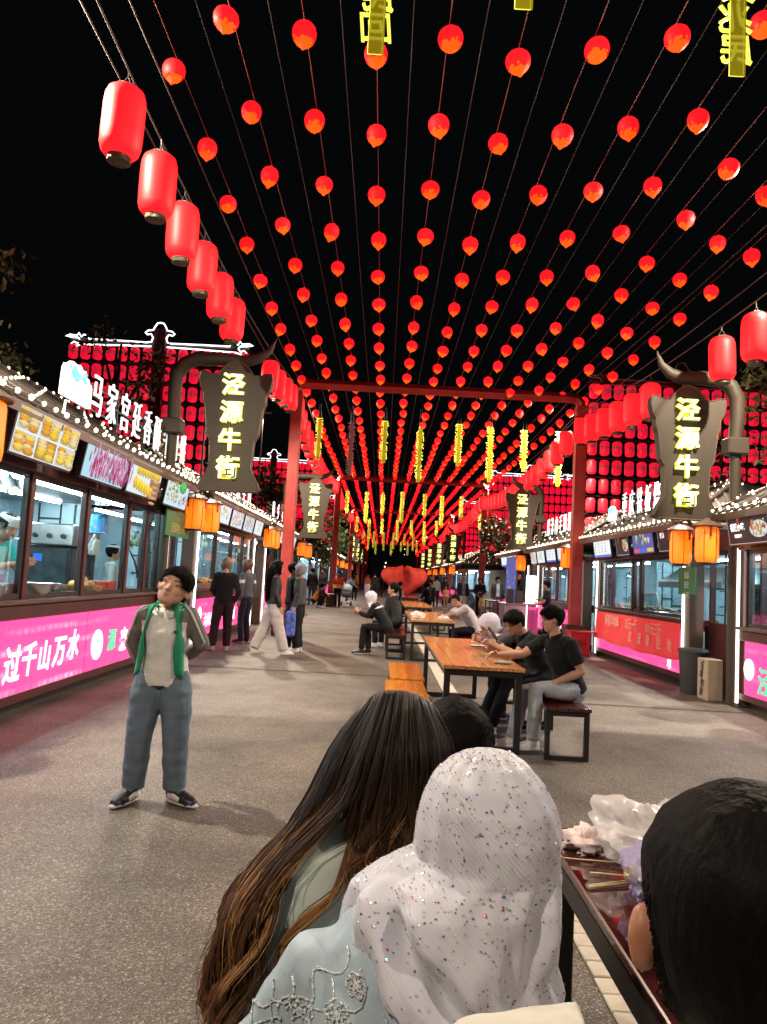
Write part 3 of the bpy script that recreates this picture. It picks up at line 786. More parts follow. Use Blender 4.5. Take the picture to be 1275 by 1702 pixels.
# ---------------------------------------------------------------- green notices, orange lanterns
def notice(s, X, y0, y1, z0, z1, lines, label):
    r = empty("hanging_notice", (s * X, (y0 + y1) / 2, z0), 0, label, "notice")
    m = MB(); m.box((s * X - .01, y0, z0), (s * X + .01, y1, z1)); bd = m.build("board", GREENSIGN, r)
    for i, (t, sz, c) in enumerate(lines):
        m = MB(); m.text(t, side_frame(s, (s * (X - .013), (y0 + y1) / 2, z1 - .13 - i * .15)), sz, .003, sx=.8); m.build("lettering", c, bd)
    m = MB()
    for y in (y0 + .1, y1 - .1): m.tube([(s * X, y, z1), (s * X, y, z1 + .16)], .004, 4)
    m.build("cord", BLACKMETAL, r)
NTY = M("yellow_print", (.6, .5, .15), .5); NTW = M("pale_print", (.6, .66, .58), .5)
notice(-1, 3.22, 11.25, 12.6, 1.93, 2.33, [("❋", .1, NTW), ("泾源特色小吃", .17, NTY)], "green notice with yellow writing above the boy, left of orange lanterns")
notice(1, 4.74, 11.7, 12.35, 1.48, 1.90, [("食品", .12, NTW), ("安全", .12, NTW), ("公示栏", .10, NTW)], "green notice hanging below the right pair of orange lanterns")

def orange_mat():
    m = M("glowing_orange_paper", (.8, .25, .02), .5, emit=(1.0, .165, .006), es=1.0)
    N, L = nodes(m); b = N["Principled BSDF"]
    tc = N.new("ShaderNodeTexCoord"); vd = N.new("ShaderNodeVectorMath"); vd.operation = 'DISTANCE'; vd.inputs[1].default_value = (-.05, -.05, -.1)
    L.new(tc.outputs["Object"], vd.inputs[0])
    mr = N.new("ShaderNodeMapRange"); mr.inputs[1].default_value = .12; mr.inputs[2].default_value = .33; mr.inputs[3].default_value = 1.45; mr.inputs[4].default_value = .85
    L.new(vd.outputs["Value"], mr.inputs[0]); L.new(mr.outputs[0], b.inputs["Emission Strength"])
    return m
ORANGE = orange_mat()
def orange_lantern():
    r = empty("orange_lantern")
    m = MB(); m.lathe([(.12, -.25), (.150, -.215), (.158, -.15), (.158, .17), (.150, .215), (.12, .24)], n=20); m.build("shade", ORANGE, r, smooth=True)
    m = MB()
    for k in range(6):
        a = 6.2832 * k / 6 + .3
        m.tube([((q) * math.cos(a), q * math.sin(a), z) for q, z in ((.124, -.248), (.153, -.215), (.161, -.15), (.161, .17), (.153, .215))], .005, 4)
    m.build("rib", BLACKMETAL, r)
    m = MB(); m.lathe([(.20, .235), (.205, .25), (.13, .30), (.05, .33), (.03, .36)], n=18); m.build("cap", BROWN, r, smooth=40)
    m = MB(); m.lathe([(.115, -.275), (.125, -.27), (.125, -.245), (.11, -.24)], n=18); m.build("bottom_ring", BLACKMETAL, r)
    m = MB()
    for k in range(3):
        a = 2.1 * k + .8; m.box((.165 * math.cos(a) - .012, .165 * math.sin(a) - .012, .10), (.165 * math.cos(a) + .012, .165 * math.sin(a) + .012, .235))
    m.build("tassel", PLASTICRED, r)
    m = MB(); m.tube([(0, 0, .35), (0, 0, .55)], .005, 4); m.build("cord", BLACKMETAL, r)
    return r
ol = orange_lantern()
OL = [(-3.08, 5.74, 2.42, "orange lantern cut by the left picture edge"), (-3.1, 12.45, 2.34, "near orange lantern of the left pair above the standing boy"), (-3.02, 13.25, 2.34, "far orange lantern of the left pair above the standing boy"),
      (4.37, 11.35, 2.17, "left orange lantern of the right pair, under the right street sign"), (4.37, 10.45, 2.17, "right orange lantern of the right pair, beside the black menu board"),
      (-3.05, 20.4, 2.36, "near orange lantern beyond the second left stall"), (-3.05, 21.3, 2.36, "far orange lantern beyond the second left stall, beside the red post"),
      (4.45, 18.7, 2.2, "orange lantern just right of the right red gate post"), (4.45, 25.0, 2.2, "orange lantern beside the yellow food board, beyond the right gate post"),
      (-3.05, 28.4, 2.36, "orange lantern right of the left red post, by the third left stall"), (-3.05, 31.0, 2.36, "small orange lantern past the third left stall")]
for k, y in enumerate((48.9, 56.9, 64.9, 72.9)):
    OL.append((-3.05, y, 2.3, "%s far orange lantern on the left row, down the street" % ORD[k])); OL.append((4.45, y + .5, 2.2, "%s far orange lantern on the right row, down the street" % ORD[k]))
    OL.append((-3.05, y + .9, 2.3, "%s far orange lantern's companion on the left row" % ORD[k])); OL.append((4.45, y + 1.4, 2.2, "%s far orange lantern's companion on the right row" % ORD[k]))
for i, (x, y, z, lb) in enumerate(OL):
    o = ol if i == 0 else dup(ol)
    o.location = (x, y, z); o.rotation_euler = (0, 0, rnd.uniform(0, 6))
    tag(o, lb, "lantern", "orange paper lanterns hung in pairs under the eaves")

# ---------------------------------------------------------------- carved street signs on horn-shaped arms
HALF = [(.05, 1.90), (.13, 1.86), (.20, 1.78), (.26, 1.70), (.36, 1.70), (.44, 1.74), (.52, 1.73), (.53, 1.62), (.50, 1.50), (.455, 1.42), (.45, 1.30), (.42, 1.22), (.39, .98), (.375, .84), (.32, .74), (.30, .36), (.33, .27), (.41, .13), (.45, .04), (.39, .0)]
def street_sign(side, xp, xc, y, k, label):
    s = side
    r = empty("street_sign", (xp, y, 0), 0, label, "street sign", "brown street signs with yellow-green characters")
    zb = 2.52 * k
    m = MB(); m.tube([(xp, y, 0), (xp, y, 3.6)], .075, 10); m.build("pole", SIGNBROWN, r, smooth=40)
    m = MB(); m.box((xp - .15, y - .13, 3.48), (xp + .15, y + .13, 3.72), bev=.02); m.build("collar", SIGNBROWN, r)
    d = xp - xc
    pts = [(xp, 3.7), (xp + s * .02, 4.05), (xp + s * .01, 4.3), (xp - d * .12, 4.47), (xp - d * .32, 4.56), (xc + d * .25, 4.57), (xc - d * .1, 4.55), (xc - d * .35, 4.62), (xc - d * .52, 4.74), (xc - d * .62, 4.93)]
    m = MB(); m.tube([(x, y, z * (k + 1) / 2 if z > 3.75 else z) for x, z in pts], [(.09, .10), (.10, .10), (.115, .11), (.12, .11), (.105, .11), (.09, .10), (.08, .095), (.07, .08), (.045, .05), (.006, .006)], n=10, side=(0, 1, 0))
    m.build("horn_arm", SIGNBROWN, r, smooth=50)
    m = MB(); m.box((xc - .05, y - .03, zb + 1.86 * k), (xc + .05, y + .03, 4.5 * (k + 1) / 2)); m.build("hanger", SIGNBROWN, r)
    mt = frame((xc, y, zb), (1, 0, 0), (0, 0, 1))
    poly = [(a * k, b * k) for a, b in HALF[::-1]]
    poly = [(a, b) for a, b in poly] + [(-a, b) for a, b in poly[::-1]]
    m = MB(); m.prism(poly, mt @ Matrix.Translation((0, 0, -.09)), .18); pn = m.build("panel", SIGNBROWN, r)
    m = MB()
    for i in range(len(poly)):
        a, c = Vector((*poly[i], .09)), Vector((*poly[(i + 1) % len(poly)], .09))
        m.tube([mt @ a, mt @ c], .010, 4)
    m.build("panel_rim", BROWN, pn)
    for i, ch in enumerate("泾源牛街"):
        m = MB(); m.text(ch, mt @ Matrix.Translation((-.02 * k, (1.53 - .405 * i) * k, .135)), .335 * k, .05, fat=.014); c = m.build("character", LETTERY, pn)
        m = MB(); m.text(ch, mt @ Matrix.Translation((-.02 * k, (1.53 - .405 * i) * k, .10)), .335 * k, .012, fat=.045); m.build("glow_rim", HALO, c)
    return r
street_sign(-1, -3.32, -2.40, 11.6, 1.05, "tall brown bull-horn street sign with yellow characters, nearest on the left")
street_sign(1, 4.9, 4.19, 10.8, 1.0, "tall brown bull-horn street sign with yellow characters, nearest on the right")
street_sign(-1, -3.32, -2.36, 25.3, 1.05, "second left brown street sign with yellow characters, behind the red post")
street_sign(1, 4.9, 4.32, 24.4, 1.03, "second right brown street sign with yellow characters, left of the red post")
for k, y in enumerate((48.0, 60.0, 72.0, 84.0)):
    street_sign(1, 4.95, 4.3, y, 1.03, "%s far brown street sign on the right row" % ORD[k])
for k, y in enumerate((58.0, 70.0, 82.0)):
    street_sign(-1, -3.35, -2.4, y, 1.05, "%s far brown street sign on the left row" % ORD[k])

# ---------------------------------------------------------------- floodlights
for i, (fx, fy, fz, d) in enumerate(FLOODS):
    where = ("behind the camera", "beside the camera", "behind the bull-horn street sign", "past the bull-horn street sign", "by the second gate in view", "by the third gate in view")[i % 6]
    r = empty("floodlight", (fx, fy, 2.9), 0, "black floodlight over the %s stalls, %s" % ("left" if d > 0 else "right", where), "floodlight", "floodlights lighting the street")
    m = MB(); m.tube([(fx - d * .1, fy, 2.9), (fx - d * .1, fy, fz + .06)], .022, 6); m.build("mast", BLACKMETAL, r)
    m = MB(); m.box((fx - .13, fy - .09, fz + .03), (fx + .13, fy + .09, fz + .10), bev=.02); m.build("lamp_head", BLACKMETAL, r)

# ---------------------------------------------------------------- racks of red lanterns behind the stalls
def rack_red():
    m = M("rack_lantern_red", (.5, .02, .03), .4, emit=(1.0, .008, .05), es=.75, sample='NONE')
    N, L = nodes(m); b = N["Principled BSDF"]
    tc = N.new("ShaderNodeTexCoord"); nz = N.new("ShaderNodeTexNoise"); nz.inputs["Scale"].default_value = 9; nz.inputs["Detail"].default_value = 5; L.new(tc.outputs["Object"], nz.inputs["Vector"])
    sp = N.new("ShaderNodeSeparateXYZ"); L.new(tc.outputs["Object"], sp.inputs[0])
    ab = N.new("ShaderNodeMath"); ab.operation = 'ABSOLUTE'; L.new(sp.outputs["Z"], ab.inputs[0])
    band = N.new("ShaderNodeMapRange"); band.inputs[1].default_value = .03; band.inputs[2].default_value = .15; band.inputs[3].default_value = .13; band.inputs[4].default_value = -.2; L.new(ab.outputs[0], band.inputs[0])
    ad = N.new("ShaderNodeMath"); ad.operation = 'ADD'; L.new(nz.outputs["Fac"], ad.inputs[0]); L.new(band.outputs[0], ad.inputs[1])
    th = N.new("ShaderNodeMapRange"); th.inputs[1].default_value = .57; th.inputs[2].default_value = .66; L.new(ad.outputs[0], th.inputs[0])
    mx = N.new("ShaderNodeMixRGB"); mx.inputs[1].default_value = (1.0, .007, .045, 1); mx.inputs[2].default_value = (.20, .03, .035, 1); L.new(th.outputs[0], mx.inputs[0]); L.new(mx.outputs[0], b.inputs["Emission Color"])
    return m
RACKRED = rack_red()
rl = MB(); rl.lathe([(.06, -.205), (.105, -.19), (.130, -.14), (.133, .14), (.105, .19), (.06, .205)], n=12)
rl0 = rl.build("rack_lantern", RACKRED, None, smooth=True)
RACK_N = [0]
def rack(xc, y, z0, lit, rows, where, cols=7, single=True):
    r = empty("lantern_rack", (xc, y, 0), 0, "tall rack of red lanterns with %s outline %s" % ("white neon" if lit else "unlit roof", where), "lantern rack", "lantern racks behind the stalls")
    m = MB(); m.box((xc - .17, y - .12, 0), (xc + .17, y + .12, z0 + .42), bev=.02); m.build("mast", MAROON, r)
    m = MB(); m.box((xc - 2.55, y - .06, z0 - .05), (xc - .17, y + .06, z0 + .05)); m.box((xc + .17, y - .06, z0 - .05), (xc + 2.55, y + .06, z0 + .05)); m.build("top_beam", MAROON if not lit else DARKFRAME, r)
    m = MB()
    for i in range(rows):
        z = z0 - .34 - .54 * i
        m.box((xc - 2.6, y + .03, z + .24), (xc + 2.6, y + .06, z + .27))
    m.build("row_rail", DARKFRAME, r)
    m = MB()
    yy = y - .15
    for sg in (-1, 1):
        X = lambda q: xc + sg * q
        top = [(X(.0), yy, z0 + .58), (X(.09), yy, z0 + .56), (X(.16), yy, z0 + .45), (X(.2), yy, z0 + .36), (X(.34), yy, z0 + .34), (X(.42), yy, z0 + .27), (X(.36), yy, z0 + .22), (X(.25), yy, z0 + .24), (X(.19), yy, z0 + .14), (X(.22), yy, z0 + .02), (X(.34), yy, z0 - .01), (X(1.2), yy, z0), (X(2.0), yy, z0 + .0), (X(2.05), yy, z0 + .10), (X(2.16), yy, z0 + .12), (X(2.22), yy, z0 + .05), (X(2.30), yy, z0 + .16), (X(2.35), yy, z0 + .08), (X(2.55), yy, z0 + .10), (X(2.66), yy, z0 + .06), (X(2.5), yy, z0 + .03), (X(2.3), yy, z0 + .02), (X(2.25), yy, z0 - .06), (X(2.32), yy, z0 - .14), (X(2.42), yy, z0 - .10), (X(2.5), yy, z0 - .16), (X(2.36), yy, z0 - .22), (X(2.2), yy, z0 - .17), (X(1.0), yy, z0 - .13), (X(.22), yy, z0 - .12)]
        m.tube(top, .022, 6)
    m.build("neon_outline", NEONW if lit else NEONOFF, r, smooth=True)
    rest = MB()
    for i in range(rows):
        for j in range(cols * 2):
            q = j - cols if j < cols else j - cols + 1
            x = xc + (abs(q) * .352 - .02) * (1 if q > 0 else -1)
            z = z0 - .36 - .54 * i
            if single:
                o = rl0 if RACK_N[0] == 0 else rl0.copy()
                if RACK_N[0]: COL.objects.link(o)
                RACK_N[0] += 1
                o.location = (x, y - .08, z)
                o.rotation_euler = (rnd.uniform(-.03, .03), rnd.uniform(-.03, .03), rnd.uniform(0, 6))
                tag(o, "printed rack lantern, %s row down, %s from the left, %s" % (nth(i), nth(j), where), "lantern", "printed red lanterns on the racks")
            else:
                rest.lathe([(.07, -.225), (.13, -.19), (.15, -.1), (.150, .12), (.12, .205), (.07, .225)], (x, y - .08, z), n=8)
    if not single:
        tag(rest.build("rack_lantern", RACKRED, r, smooth=True), kind="stuff")
rack(-6.69, 21.5, 7.76, True, 7, "behind the left stalls")
rack(8.13, 21.5, 7.42, False, 8, "behind the right stalls")
rack(-7.0, 46.5, 8.3, True, 6, "far back on the left", single=False)
rack(8.6, 46.5, 8.2, True, 9, "far back on the right", single=False)
rack(-7.3, 72.0, 8.8, True, 8, "farthest back on the left", single=False)
rack(8.8, 66.0, 8.4, True, 9, "farthest back on the right", single=False)

# ---------------------------------------------------------------- trees
BARK = M("tree_bark", (.07, .05, .035), .85, bump=.4, bs=25)
LEAFA = M("olive_green_leaf", (.16, .17, .06), .5, var=.4, vs=3)
LEAFB = M("dark_green_leaf", (.06, .10, .03), .5, var=.4, vs=2)
def tree(loc, h, cr, n, leaf, label, lsz=.09, group="trees behind the stalls", clumps=9, cz=None):
    rg = random.Random(int(abs(loc[0]) * 100 + loc[1] * 7))
    r = empty("tree", loc, 0, label, "tree", group)
    L0 = Vector(loc)
    m = MB()
    m.tube([L0 + Vector((0, 0, 0)), L0 + Vector((.04, .02, h * .35)), L0 + Vector((-.03, 0, h * .65)), L0 + Vector((.02, 0, h * .95))], [h * .022, h * .018, h * .012, h * .004], 7)
    cl = []
    for k in range(clumps):
        a = rg.uniform(0, 6.28); q = cr * math.sqrt(rg.uniform(.05, 1)); z = h * rg.uniform(.45 if cz is None else cz, .98)
        c = L0 + Vector((q * math.cos(a), q * math.sin(a), z)); cl.append(c)
        b0 = L0 + Vector((0, 0, z - .25 * h * rg.uniform(.5, 1)))
        m.tube([b0, b0.lerp(c, .5) + Vector((0, 0, .1)), c], [h * .008, h * .005, .006], 5)
    m.build("trunk", BARK, r, smooth=True)
    m = MB()
    for i in range(n):
        c = rg.choice(cl)
        d = Vector((rg.gauss(0, 1), rg.gauss(0, 1), rg.gauss(0, .8))) * cr * .24
        p = c + d
        nrm = Vector((rg.gauss(0, 1), rg.gauss(0, 1), rg.gauss(.6, 1))).normalized(); t = nrm.orthogonal().normalized()
        t = (t * math.cos(i) + nrm.cross(t) * math.sin(i)); bb = nrm.cross(t)
        sz = lsz * rg.uniform(.6, 1.3)
        m.add([p - t * sz, p + bb * sz * .55 + nrm * sz * .12, p + t * sz, p - bb * sz * .55 + nrm * sz * .12], [(0, 1, 2), (0, 2, 3)])
    m.build("crown", leaf, r)
tree((-6.9, 11.6, 0), 6.3, .9, 1500, LEAFA, "slender pale-leaved tree at the left picture edge", .075, cz=.6, clumps=12)
tree((-7.0, 19.2, 0), 7.4, 1.2, 700, LEAFB, "thin dark tree in front of the left lantern rack", .09)
tree((-4.7, 15.2, 0), 4.2, .55, 900, LEAFA, "small bushy tree behind the left street sign's pole", .06)
tree((-5.2, 33.0, 0), 5.4, 1.5, 2200, LEAFB, "dark bushy tree between the left street sign and the red post", .12)
tree((-3.6, 41.0, 0), 5.2, 1.4, 1500, LEAFB, "dark tree by the second left street sign", .14)
tree((7.4, 18.2, 0), 5.0, .9, 1800, LEAFB, "dark bushy tree left of the right street sign", .08)
tree((7.0, 12.6, 0), 5.6, .95, 1100, LEAFA, "tall dim tree right of the right street sign", .07)
tree((5.6, 34.0, 0), 5.0, 1.2, 1200, LEAFB, "dark tree beyond the right red post", .12)
for i in range(7):
    tree((-9 + 3.4 * i, 112 + (i % 3) * 3, 0), 9 + (i * 37 % 4), 2.6, 900, LEAFB, "dark tree at the far end of the street, %s from the left" % nth(i), .35, "dark trees closing the street")
m = MB()
for i in range(60):
    m.ball((rnd.uniform(-14, 16), rnd.uniform(104, 108), rnd.uniform(1.5, 7.5)), rnd.uniform(.05, .12), 6, 4)
tag(m.build("distant_lamp_dots", BULB), "tiny lamp dots among the dark trees at the street's end", "lights", kind="stuff")
# ================================================================ overhead: wires, lanterns, neon
def small_red():
    m = M("small_lantern_red", (.2, .01, .01), .55, spec=.2, emit=(.95, .012, .018), es=.95, sample='NONE')
    N, L = nodes(m); b = N["Principled BSDF"]
    tc = N.new("ShaderNodeTexCoord"); sp = N.new("ShaderNodeSeparateXYZ"); L.new(tc.outputs["Object"], sp.inputs[0])
    vo = N.new("ShaderNodeTexVoronoi"); vo.inputs["Scale"].default_value = 26; L.new(tc.outputs["Object"], vo.inputs["Vector"])
    ad = N.new("ShaderNodeMath"); ad.operation = 'MULTIPLY_ADD'; ad.inputs[1].default_value = .075; L.new(vo.outputs["Distance"], ad.inputs[0]); L.new(sp.outputs["Z"], ad.inputs[2])
    mr = N.new("ShaderNodeMapRange"); mr.inputs[1].default_value = -.020; mr.inputs[2].default_value = -.030; L.new(ad.outputs[0], mr.inputs[0])
    mx = N.new("ShaderNodeMixRGB"); mx.inputs[1].default_value = (1.0, .0085, .013, 1); mx.inputs[2].default_value = (1.0, .085, .004, 1); L.new(mr.outputs[0], mx.inputs[0])
    L.new(mx.outputs[0], b.inputs["Emission Color"])
    oi = N.new("ShaderNodeObjectInfo"); rr = N.new("ShaderNodeMapRange"); rr.inputs[3].default_value = 1.1; rr.inputs[4].default_value = 1.9; L.new(oi.outputs["Random"], rr.inputs[0]); L.new(rr.outputs[0], b.inputs["Emission Strength"])
    return m
SMALLRED = small_red()
SX = [-2.18, -1.55, -.93, -.31, .31, .94, 1.56, 2.18, 2.81, 3.44, 4.09, 4.72]
SY0 = [5.52, 6.07, 6.18, 6.40, 6.17, 6.38, 6.18, 6.01, 5.81, 6.60, 7.12, 7.5]
SNAME = [nth(i) for i in range(12)]
ZS = 6.2
lb = MB()
lb.lathe([(.010, -.135), (.020, -.122), (.036, -.104), (.066, -.082), (.090, -.050), (.102, -.012), (.103, .022), (.092, .058), (.068, .085), (.04, .096), (.018, .10), (.014, .115)], n=20)
sl0 = lb.build("small_lantern", SMALLRED, None, smooth=True)
rest = MB()
cnt = 0
STEP = 1.247
cands = []
for i, (x, y0) in enumerate(zip(SX, SY0)):
    for k in range(-4, 80):
        y = y0 + STEP * k
        if y < 3.0 or y > 104: continue
        cands.append((y, i, x))
cands.sort()
seq = [0] * 12
for y, i, x in cands:
    gz = ZS - .05 * math.sin(math.pi * ((y - .9) % 17.4) / 17.4)
    p = (x + rnd.uniform(-.02, .02), y + rnd.uniform(-.05, .05), gz - .12)
    if cnt < 296:
        o = sl0 if cnt == 0 else sl0.copy()
        if cnt: COL.objects.link(o)
        cnt += 1
        o.location = p; o.rotation_euler = (rnd.gauss(0, .13), rnd.gauss(0, .13), rnd.uniform(0, 6)); o.scale = (rnd.uniform(.95, 1.07), rnd.uniform(.95, 1.07), rnd.uniform(.9, 1.06))
        tag(o, "small round red lantern, %s from the front on the %s string from the left" % (nth(seq[i]), SNAME[i]), "lantern", "small red lanterns strung over the street")
        seq[i] += 1
    else:
        rest.lathe([(.012, -.155), (.058, -.092), (.104, .0), (.075, .078), (.014, .118)], p, n=8)
tag(rest.build("far_small_lantern", SMALLRED, None, smooth=True), "mass of small red lanterns strung towards the far end of the street", "lanterns", kind="stuff")

def wire(name, pts, r, mat, label, cat="cord", group=None):
    m = MB(); m.tube(pts, r, 5)
    return tag(m.build(name, mat, None, smooth=True), label, cat, group)
def sagline(x, z0, sag, ya=-4.0, yb=105.0, dx=0.0):
    out = []
    y = ya
    while y < yb:
        t = ((y - .9) % 17.4) / 17.4
        out.append((x + dx * math.sin(y), y, z0 - sag * 4 * t * (1 - t))); y += 1.45
    return out
for i, x in enumerate(SX):
    wire("lantern_string", sagline(x, ZS, .012), .0042, REDCABLE, "red cord carrying the %s string of small lanterns from the left" % SNAME[i], group="cords of the small lantern strings")
for i in range(11):
    x = (SX[i] + SX[i + 1]) / 2
    wire("overhead_wire", sagline(x, 6.34, .06), .0045, CABLE, "bare thin wire between the %s and %s lantern strings" % (SNAME[i], SNAME[i + 1]), "wire", "bare wires over the street")
for x, z, lb_ in ((-2.62, 6.0, "outer thick grey cable left of the big cylinder lanterns"), (-2.28, 6.12, "inner thin cable right of the left cylinder lanterns"), (4.85, 5.95, "outer grey cable right of the right cylinder lanterns"), (4.5, 6.25, "upper cable beside the last small lantern string on the right")):
    wire("overhead_cable", sagline(x, z, .18), .009, CABLE, lb_, "cable", "thick cables along the street edges")

# big cylinder lanterns along both edges
BIGRED = M("big_lantern_red", (.22, .01, .01), .5, spec=.25, var=.0, emit=(1.0, .009, .015), es=1.7, sample='AUTO')
GLITTER = M("glittery_bottom_ring", (.10, .085, .06), .25, .8, var=.8, vs=160, bump=.6, bs=200)
def big_lantern():
    r = empty("cylinder_lantern")
    m = MB(); m.lathe([(.09, -.60), (.125, -.585), (.155, -.55), (.168, -.50), (.171, -.40), (.171, -.16), (.166, -.09), (.148, -.035), (.115, -.008), (.08, 0)], n=28); m.build("shade", BIGRED, r, smooth=True)
    m = MB(); m.lathe([(.06, -.648), (.095, -.645), (.100, -.60), (.09, -.598)], n=20); m.build("bottom_ring", GLITTER, r, smooth=30)
    m = MB(); m.lathe([(.085, -.004), (.085, .018), (.06, .02)], n=18); m.build("top_ring", GLITTER, r)
    m = MB(); m.tube([(-.05, 0, .018), (0, 0, .11), (.05, 0, .018)], .004, 4); m.tube([(0, 0, .105), (0, .004, .16)], .005, 4); m.build("hook", CABLE, r)
    return r
bl = big_lantern()
first = True
for s_, x, z0, sag in ((-1, -2.35, 5.90, .55), (1, 4.42, 5.52, .53)):
    wire("lantern_cable", sagline(x, z0 + .14, sag), .009, CABLE, "cable carrying the big cylinder lanterns along the %s edge" % STEXT[s_], "cable", "cables of the cylinder lanterns")
    n = 0
    for sp in range(6):
        for k in range(18):
            y = .9 + 17.4 * sp + (.525 if s_ < 0 else .875) + .935 * k
            if y < (5.8 if s_ < 0 else 9.0): continue
            if (11.3 < y < 13.8) if s_ < 0 else (10.7 < y < 12.5): continue          # the rows leave out the stretch beside the street signs
            t = (y - .9) / 17.4 % 1
            o = bl if first else dup(bl)
            first = False
            o.location = (x + rnd.uniform(-.012, .012), y, z0 - .02 - sag * 4 * t * (1 - t)); o.rotation_euler = (rnd.uniform(-.03, .03), rnd.uniform(-.03, .03), rnd.uniform(0, 6))
            tag(o, "big red cylinder lantern, %s from the front along the %s edge" % (nth(n), STEXT[s_]), "lantern", "big red cylinder lanterns along the street edges")
            n += 1

# hanging yellow neon signs (seen from behind, so their writing is mirrored)
ACRYL = M("yellow_acrylic_back", (.35, .30, .01), .3, emit=(.30, .26, .005), es=.4, sample='NONE', alpha=.85)
ACRYLOFF = M("pale_pink_acrylic", (.28, .17, .17), .35, alpha=.9)
POEMS = ["泾源牛肉香", "六盘山水好", "春风又绿回", "人间烟火气", "梁兆民祝福", "美食在身边", "欢喜逛牛街", "平安又吉祥"]
def neon(x, y, ztop, text, label, lit=True, pitch=.215, sz=.22):
    r = empty("neon_sign", (x, y, ztop), rnd.uniform(-.06, .06), label, "neon sign", "yellow neon signs hung under the lantern strings")
    r.rotation_euler = (0, 0, 0)
    n = len(text); h = pitch * n
    m = MB(); m.box((x - .045, y - .004, ztop - h - .05), (x + .058, y + .004, ztop)); pl = m.build("backing_plate", ACRYL if lit else ACRYLOFF, r)
    m = MB()
    for a, b in (((-.046, 0), (-.046, -h - .05)), ((.046, 0), (.046, -h - .05)), ((-.046, -h - .05), (.046, -h - .05))): m.tube([(x + a[0], y, ztop + a[1]), (x + b[0], y, ztop + b[1])], .0035, 4)
    m.build("plate_edge", NEONY if lit else NEONOFF, pl)
    mt = frame((x, y, ztop), (-1, 0, 0), (0, 0, 1))
    for i, ch in enumerate(text):
        m = MB(); m.text(ch, mt @ Matrix.Translation((rnd.uniform(-.01, .01), -.09 - pitch * i, .008)), sz, .018, fat=.006, shear=.1, sx=1.05)
        m.build("character", NEONY if lit else NEONOFF, pl)
    m = MB()
    for q in (-.045, .045): m.tube([(x + q, y, ztop), (x + q * .4, y, 6.2)], .003, 4)
    m.build("cord", CABLE, r)
    return r
neon(-.24, 4.75, 6.0, "六盘山民回", "yellow neon sign ending in a square character, at the top centre of the view")
neon(.63, 4.2, 5.93, "春风如意象", "yellow neon sign just peeking in at the top edge, right of centre")
neon(2.12, 4.75, 5.98, "福在梁兆民", "yellow neon sign with three characters in view at the top right")
NX = [-1.98, -1.08, -.16, .83, 1.90, 2.78, 3.72, 4.68]
row = [("yellow neon sign, leftmost of the first far row, by the red lanterns", 5, 5.78), ("unlit pinkish neon sign, second of the first far row", 7, 5.74), ("yellow neon sign, third from the left of the first far row", 5, 5.80), ("long yellow neon sign, fourth from the left of the first far row", 7, 5.68),
       ("yellow neon sign, fifth from the left of the first far row", 5, 5.82), ("long yellow neon sign, sixth from the left of the first far row", 7, 5.79), ("yellow neon sign, seventh from the left of the first far row", 5, 5.76), ("long yellow neon sign, rightmost of the first far row", 7, 5.77)]
for i, (x, (lb_, n, zt)) in enumerate(zip(NX, row)):
    neon(x, 21.1, zt, (POEMS[i] + POEMS[(i + 3) % 8])[:n], lb_, lit=i != 1, pitch=.21 if n == 7 else .22)
for rr in range(1, 5):
    for i, x in enumerate(NX):
        neon(x + rnd.uniform(-.1, .1), 21.1 + 17.4 * rr, 5.75 + rnd.uniform(-.08, .06), (POEMS[(i + rr) % 8] + POEMS[(i + 5) % 8])[:5 + 2 * (i % 2)], "%s yellow neon sign from the left in the %s hanging row down the street" % (nth(i), nth(rr)))
# ================================================================ tables and benches
def wood(name, c1, c2, rough):
    m = bpy.data.materials.new(name); m.use_nodes = True
    N, L = nodes(m); b = N["Principled BSDF"]
    tc = N.new("ShaderNodeTexCoord"); mp = N.new("ShaderNodeMapping"); mp.inputs["Scale"].default_value = (14, 1.2, 14); L.new(tc.outputs["Object"], mp.inputs[0])
    nz = N.new("ShaderNodeTexNoise"); nz.inputs["Scale"].default_value = 3; nz.inputs["Detail"].default_value = 6; L.new(mp.outputs[0], nz.inputs["Vector"])
    r = N.new("ShaderNodeValToRGB"); r.color_ramp.elements[0].position = .35; r.color_ramp.elements[0].color = (*c1, 1); r.color_ramp.elements[1].position = .7; r.color_ramp.elements[1].color = (*c2, 1)
    L.new(nz.outputs["Fac"], r.inputs[0]); L.new(r.outputs[0], b.inputs["Base Color"])
    b.inputs["Roughness"].default_value = rough; b.inputs["Coat Weight"].default_value = .4; b.inputs["Coat Roughness"].default_value = .12
    bp = N.new("ShaderNodeBump"); bp.inputs["Strength"].default_value = .12; L.new(nz.outputs["Fac"], bp.inputs["Height"]); L.new(bp.outputs[0], b.inputs["Normal"])
    return m
WOOD = wood("varnished_orange_wood", (.36, .15, .05), (.62, .31, .12), .26)
WOODB = wood("glossy_bench_wood", (.50, .16, .022), (.75, .30, .05), .22)
DARKWOOD = wood("dark_red_table_wood", (.035, .008, .007), (.085, .016, .012), .2)

def uframe(m, x0, x1, y, z1, t=.05):
    for x in (x0, x1 - t): m.box((x, y - t/2, .0), (x + t, y + t/2, z1), bev=.004)
    m.box((x0 + t, y - t/2, 0), (x1 - t, y + t/2, t), bev=.004)
    m.box((x0 + t, y - t/2, z1 - t), (x1 - t, y + t/2, z1), bev=.004)

